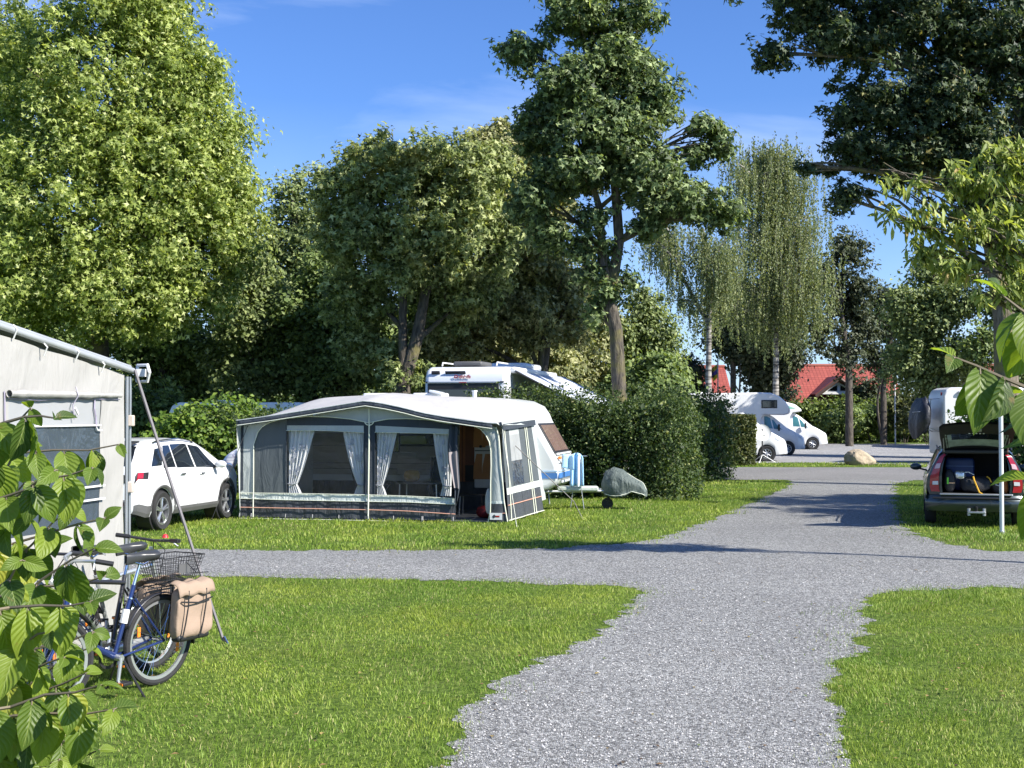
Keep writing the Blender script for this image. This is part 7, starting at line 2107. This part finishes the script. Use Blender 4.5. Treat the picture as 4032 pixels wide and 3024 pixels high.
def house(name, label, x0, x1, yf, ridge, eave_, depth, gable=None, group=None):
    t = empty(name, ((x0 + x1) / 2, yf, 0), 0, label, 'house', group)
    hw = (x1 - x0) / 2
    ym = depth / 2
    MB().prism([(0, 0), (depth, 0), (depth, eave_ + .0), (ym, ridge - .15), (0, eave_)], -hw + .2, hw - .2, 'x').build('wall', BRW, t)
    roof_plane('roof', (-hw, -.6, eave_ - .2), (hw, -.6, eave_ - .2), (hw, ym, ridge), (-hw, ym, ridge), TIL, t)
    roof_plane('roof', (hw, depth + .6, eave_ - .2), (-hw, depth + .6, eave_ - .2), (-hw, ym, ridge), (hw, ym, ridge), TIL, t)
    MB().tube([(-hw, ym, ridge + .02), (hw, ym, ridge + .02)], .14, 8).build('ridge_tiles', M_('ridge_red', (.30, .09, .06), .7), t)
    MB().tube([(-hw, -.66, eave_ - .24), (hw, -.66, eave_ - .24)], .07, 8).build('gutter', BRD, t)
    n = int(hw * 2 / 3.5)
    for i in range(n):
        x = -hw + 1.5 + i * 3.5
        f = MB().box((x, -.02, 1.35), (1.2, .06, 1.2)).build('window', WPL, t)
        MB().box((x, -.055, 1.35), (1.0, .02, 1.0)).build('pane', GLS, f)
    if gable:
        gx, gw, gz0, gz1, gy = gable
        gx -= (x0 + x1) / 2
        g0 = MB().prism([(gx - gw + .4, gz0), (gx + gw - .4, gz0), (gx, gz1 - .35)], gy, gy + .3).build('gable_wall', WPL, t)
        MB().prism([(gx - gw * .55, gz0 + .25), (gx - .1, gz0 + .25), (gx - .1, gz0 + (gz1 - gz0) * .62)], gy - .03, gy - .01).build('gable_window', GLS, g0)
        MB().prism([(gx + .15, gz0 + .25), (gx + gw * .5, gz0 + .25), (gx + .15, gz0 + (gz1 - gz0) * .58)], gy - .03, gy - .01).build('gable_window', GLS, g0)
        roof_plane('gable_roof', (gx - gw, gy - .4, gz0 - .1), (gx - gw, gy + 5, gz0 - .1), (gx, gy + 5, gz1), (gx, gy - .4, gz1), TIL, t)
        roof_plane('gable_roof', (gx + gw, gy + 5, gz0 - .1), (gx + gw, gy - .4, gz0 - .1), (gx, gy - .4, gz1), (gx, gy + 5, gz1), TIL, t)
        for s in (-1, 1):
            MB().tube([(gx + s * gw, gy - .42, gz0 - .22), (gx, gy - .42, gz1 - .12)], .14, 4).build('barge_board', BRD, t)
            MB().tube([(gx + s * (gw - .45), gy - .06, gz0 + .05), (gx, gy - .06, gz1 - .45)], .10, 4).build('white_trim', WPL, t)
        MB().box((gx, gy - .08, gz0 + .08), (gw * 2 - .5, .14, .2)).build('white_trim', WPL, t)
    return t
YH = 103
zz = lambda y: at(3000, y, YH).z
xx_ = lambda x: at(x, 1500, YH).x
house('house', 'long low house with red tiled roof and white triangular gable behind the motorhomes', xx_(3080), xx_(3560), YH, at(3000, 1440, YH + 4).z, zz(1578), 8, gable=(xx_(3290), 1.9, zz(1552), zz(1486), -.9))
house('house', 'low house with red tiled roof behind the forked birch and flagpole', xx_(2640), xx_(2935), YH + 6, at(3000, 1444, YH + 10).z, zz(1570), 8)
house('house', 'small red roofed building showing left of the pale bushy tree', xx_(2480), xx_(2600), YH - 12, at(3000, 1455, YH - 8).z, at(3000, 1560, YH - 12).z, 7)
house('house', 'building with orange roof edge at the right edge of the picture', at(3975, 1500, 75).x, at(4500, 1500, 75).x, 75, at(3000, 1440, 79).z, at(3000, 1490, 75).z, 9)

def flag(label, px, ytop, ybot, Y, fx, fy, cols, seed):
    p = at(px, ybot, Y)
    t = empty('flagpole', (p.x, Y, 0), 0, label, 'flagpole')
    zt = at(px, ytop, Y).z
    MB().tube([(0, 0, 0), (0, 0, zt)], .05, 8).build('pole', WPL, t)
    MB().lathe([(0, .08), (.05, .05), (.07, 0)], 10, Matrix.Translation((0, 0, zt))).build('finial', M_('gold', (.6, .45, .15), .3, metal=1), t, smooth=True)
    z1 = at(px, fy[0], Y).z; z0 = at(px, fy[1], Y).z; w_ = (fx / FPX) * Y
    n = len(cols); mats = [M_('flag_%s' % 'abc'[i], c, .8) for i, c in enumerate(cols)]
    fo = None
    for i in range(n):
        def fn(u, v, i=i):
            f = (i + v) / n
            return Vector((-w_ * u * (1 - .35 * f) , .10 * math.sin(u * 7 + f * 3), z1 - (z1 - z0) * f - .9 * u * (z1 - z0) * .45))
        o = MB().grid(fn, 12, 5).build('flag' if i == 0 else 'flag_band', mats[i], t if fo is None else fo, smooth=True, solid=.01)
        fo = fo or o
flag('white flagpole with a blue and yellow flag beside the forked birch', 2827, 1408, 1560, 92, 28, (1432, 1484), [(.65, .55, .05), (.12, .10, .45), (.75, .62, .05)], 1)
flag('white flagpole with a small blue and white flag at the end of the far roof', 3524, 1405, 1560, 90, 40, (1432, 1465), [(.10, .12, .5), (.7, .7, .75)], 2)

# ------------------------------------------------------------------ person bending by the awning
def person():
    t0 = Vector((-6.16, 27.6, 0))
    t = empty('person', t0, rad(8), 'person in white checked shirt and blue jeans bending forward beside the grey awning', 'person')
    V = {'pelvis': (-.02, 0, .93), 'spine': (.06, 0, 1.08), 'chest': (.20, 0, 1.25), 'neck': (.36, 0, 1.36), 'head': (.45, 0, 1.41), 'crown': (.53, 0, 1.43)}
    names = list(V); co = [V[k] for k in names]; ed = [(0, 1), (1, 2), (2, 3), (3, 4), (4, 5)]
    ra = [.15, .135, .15, .06, .085, .07]
    def chain(root, pts, rs):
        prev = root
        for p, r_ in zip(pts, rs):
            co.append(p); ra.append(r_); ed.append((prev, len(co) - 1)); prev = len(co) - 1
        return prev
    for s in (1, -1):
        chain(0, [(-.02, s * .10, .86), (.02, s * .11, .50), (-.04, s * .12, .12), (-.05, s * .12, .05), (.10, s * .13, .035)], [.095, .065, .045, .042, .038])
        h = chain(2, [(.24, s * .19, 1.27), (.42, s * .22, 1.04), (.58, s * .16, .86), (.63, s * .15, .81)], [.062, .046, .032, .03])
        for k in range(4):
            a = (-.03 + .02 * k)
            chain(h, [(.68, s * .15 + a, .78), (.70, s * .15 + a, .735)], [.010, .008])
        chain(h, [(.655, s * .11, .78), (.675, s * .10, .75)], [.011, .009])
    def skin(name, mat, idx=None, grow=0.0, parent=t):
        keep = list(range(len(co))) if idx is None else idx
        mp_ = {k: i for i, k in enumerate(keep)}
        me = bpy.data.meshes.new(name); me.from_pydata([co[k] for k in keep], [(mp_[a], mp_[b]) for a, b in ed if a in mp_ and b in mp_], [])
        o = bpy.data.objects.new(name, me); C.objects.link(o)
        o.modifiers.new('skin', 'SKIN'); 
        for i, k in enumerate(keep):
            v = me.skin_vertices[0].data[i]; v.radius = (ra[k] + grow, ra[k] + grow); v.use_root = (i == 0)
        su = o.modifiers.new('sub', 'SUBSURF'); su.levels = 2; su.render_levels = 2
        o.parent = parent; me.materials.append(mat)
        dg = bpy.context.evaluated_depsgraph_get(); m2 = bpy.data.meshes.new_from_object(o.evaluated_get(dg))
        o.modifiers.clear(); o.data = m2; m2.materials.clear(); m2.materials.append(mat)
        m2.polygons.foreach_set('use_smooth', [True] * len(m2.polygons))
        return o
    SK = M_('skin', (.48, .28, .20), .55)
    body = skin('body', SK)
    # which joints belong to shirt / jeans
    n0 = 6; leg = 5; arm = 4 + 4 * 2 + 2
    L0 = list(range(6, 11)); A0 = list(range(11, 11 + arm)); L1 = list(range(11 + arm, 16 + arm)); A1 = list(range(16 + arm, 16 + 2 * arm))
    m, n, b = newmat('checked_shirt')
    tcn = n.nodes.new('ShaderNodeTexCoord'); sp_ = n.nodes.new('ShaderNodeSeparateXYZ'); n.links.new(tcn.outputs['Object'], sp_.inputs[0])
    fac = None
    for ax in ('Y', 'Z'):
        w1_ = n.nodes.new('ShaderNodeMath'); w1_.operation = 'MULTIPLY'; w1_.inputs[1].default_value = 15; n.links.new(sp_.outputs[ax], w1_.inputs[0])
        w2_ = n.nodes.new('ShaderNodeMath'); w2_.operation = 'FRACT'; n.links.new(w1_.outputs[0], w2_.inputs[0])
        w3_ = n.nodes.new('ShaderNodeMath'); w3_.operation = 'LESS_THAN'; w3_.inputs[1].default_value = .14; n.links.new(w2_.outputs[0], w3_.inputs[0])
        if fac is None: fac = w3_.outputs[0]
        else:
            mxm = n.nodes.new('ShaderNodeMath'); mxm.operation = 'MAXIMUM'; n.links.new(fac, mxm.inputs[0]); n.links.new(w3_.outputs[0], mxm.inputs[1]); fac = mxm.outputs[0]
    n.links.new(ramp(n, fac, [(0, (.80, .80, .82)), (1, (.45, .43, .55))]), b.inputs['Base Color']); b.inputs['Roughness'].default_value = .85
    skin('shirt', m, [1, 2] + [0] + A0[:2] + A1[:2] if False else [0, 1, 2, A0[0], A0[1], A1[0], A1[1]], .026, body)
    JN = M_('blue_denim', (.06, .11, .22), .85, bump=.4, bscale=12, var=.25)
    skin('jeans', JN, [0, 1] + L0[:3] + L1[:3], .014, body)
    for s in (1, -1):
        MB().grid(lambda u, v: Vector((.04 + .15 * -math.cos(PI * v), s * .125, .05)) + Vector((0, .05 * math.sin(PI * v) ** .6 * math.cos(2 * PI * u), .045 * math.sin(PI * v) ** .6 * math.sin(2 * PI * u))), 14, 9, True).build('shoe', M_('tan_shoe', (.35, .26, .16), .7), body, smooth=True)
    hc = Vector((.49, 0, 1.42))
    def hd_(u, v):
        a = 2 * PI * u; b = PI * v
        d = Vector((math.sin(b) * math.cos(a), math.sin(b) * math.sin(a), math.cos(b)))
        return hc + Vector((d.x * .118, d.y * .088, d.z * .10))
    MB().grid(hd_, 24, 16, True).build('head', SK, body, smooth=True)
    # face looks down and forward
    f = Vector((.75, 0, -.66)); up = Vector((.66, 0, .75))
    for s in (1, -1):
        MB().lathe([(0, .008), (.010, .004), (.012, 0)], 10, Matrix.Translation(hc + f * .098 + Vector((0, s * .033, 0)) + up * .012)).build('eye', BLK, body)
        MB().grid(lambda u, v: hc + Vector((-.005, s * .088, -.005)) + Vector((.018 * math.cos(2 * PI * u) * math.sin(PI * v), .010 * math.cos(PI * v), .03 * math.sin(2 * PI * u) * math.sin(PI * v))), 12, 7, True).build('ear', SK, body, smooth=True)
    MB().tube([hc + f * .095 + up * .005, hc + f * .122 - up * .022], [.010, .015], 8).build('nose', SK, body, smooth=True)
    MB().box(hc + f * .10 - up * .05, (.01, .045, .008), ry=rad(40)).build('mouth', M_('lip', (.38, .14, .12), .5), body)
    def hair(u, v):
        p = hd_(u, v); q = (p - hc)
        return hc + q * 1.10 + Vector((0, 0, .0)) + .006 * q.normalized() * noise.noise(q * 60)
    hm = MB().grid(lambda u, v: (lambda a, b: hc + (Vector((-f.x, 0, -f.z)) * math.cos(b) * .118 + Vector((0, 1, 0)) * math.sin(b) * math.cos(a) * .098 + up * math.sin(b) * math.sin(a) * .112))(2 * PI * u, v * 1.75), 24, 12, True)
    hm.build('hair', M_('grey_hair', (.22, .19, .16), .8, bump=.8, bscale=60), body, smooth=True)
person()
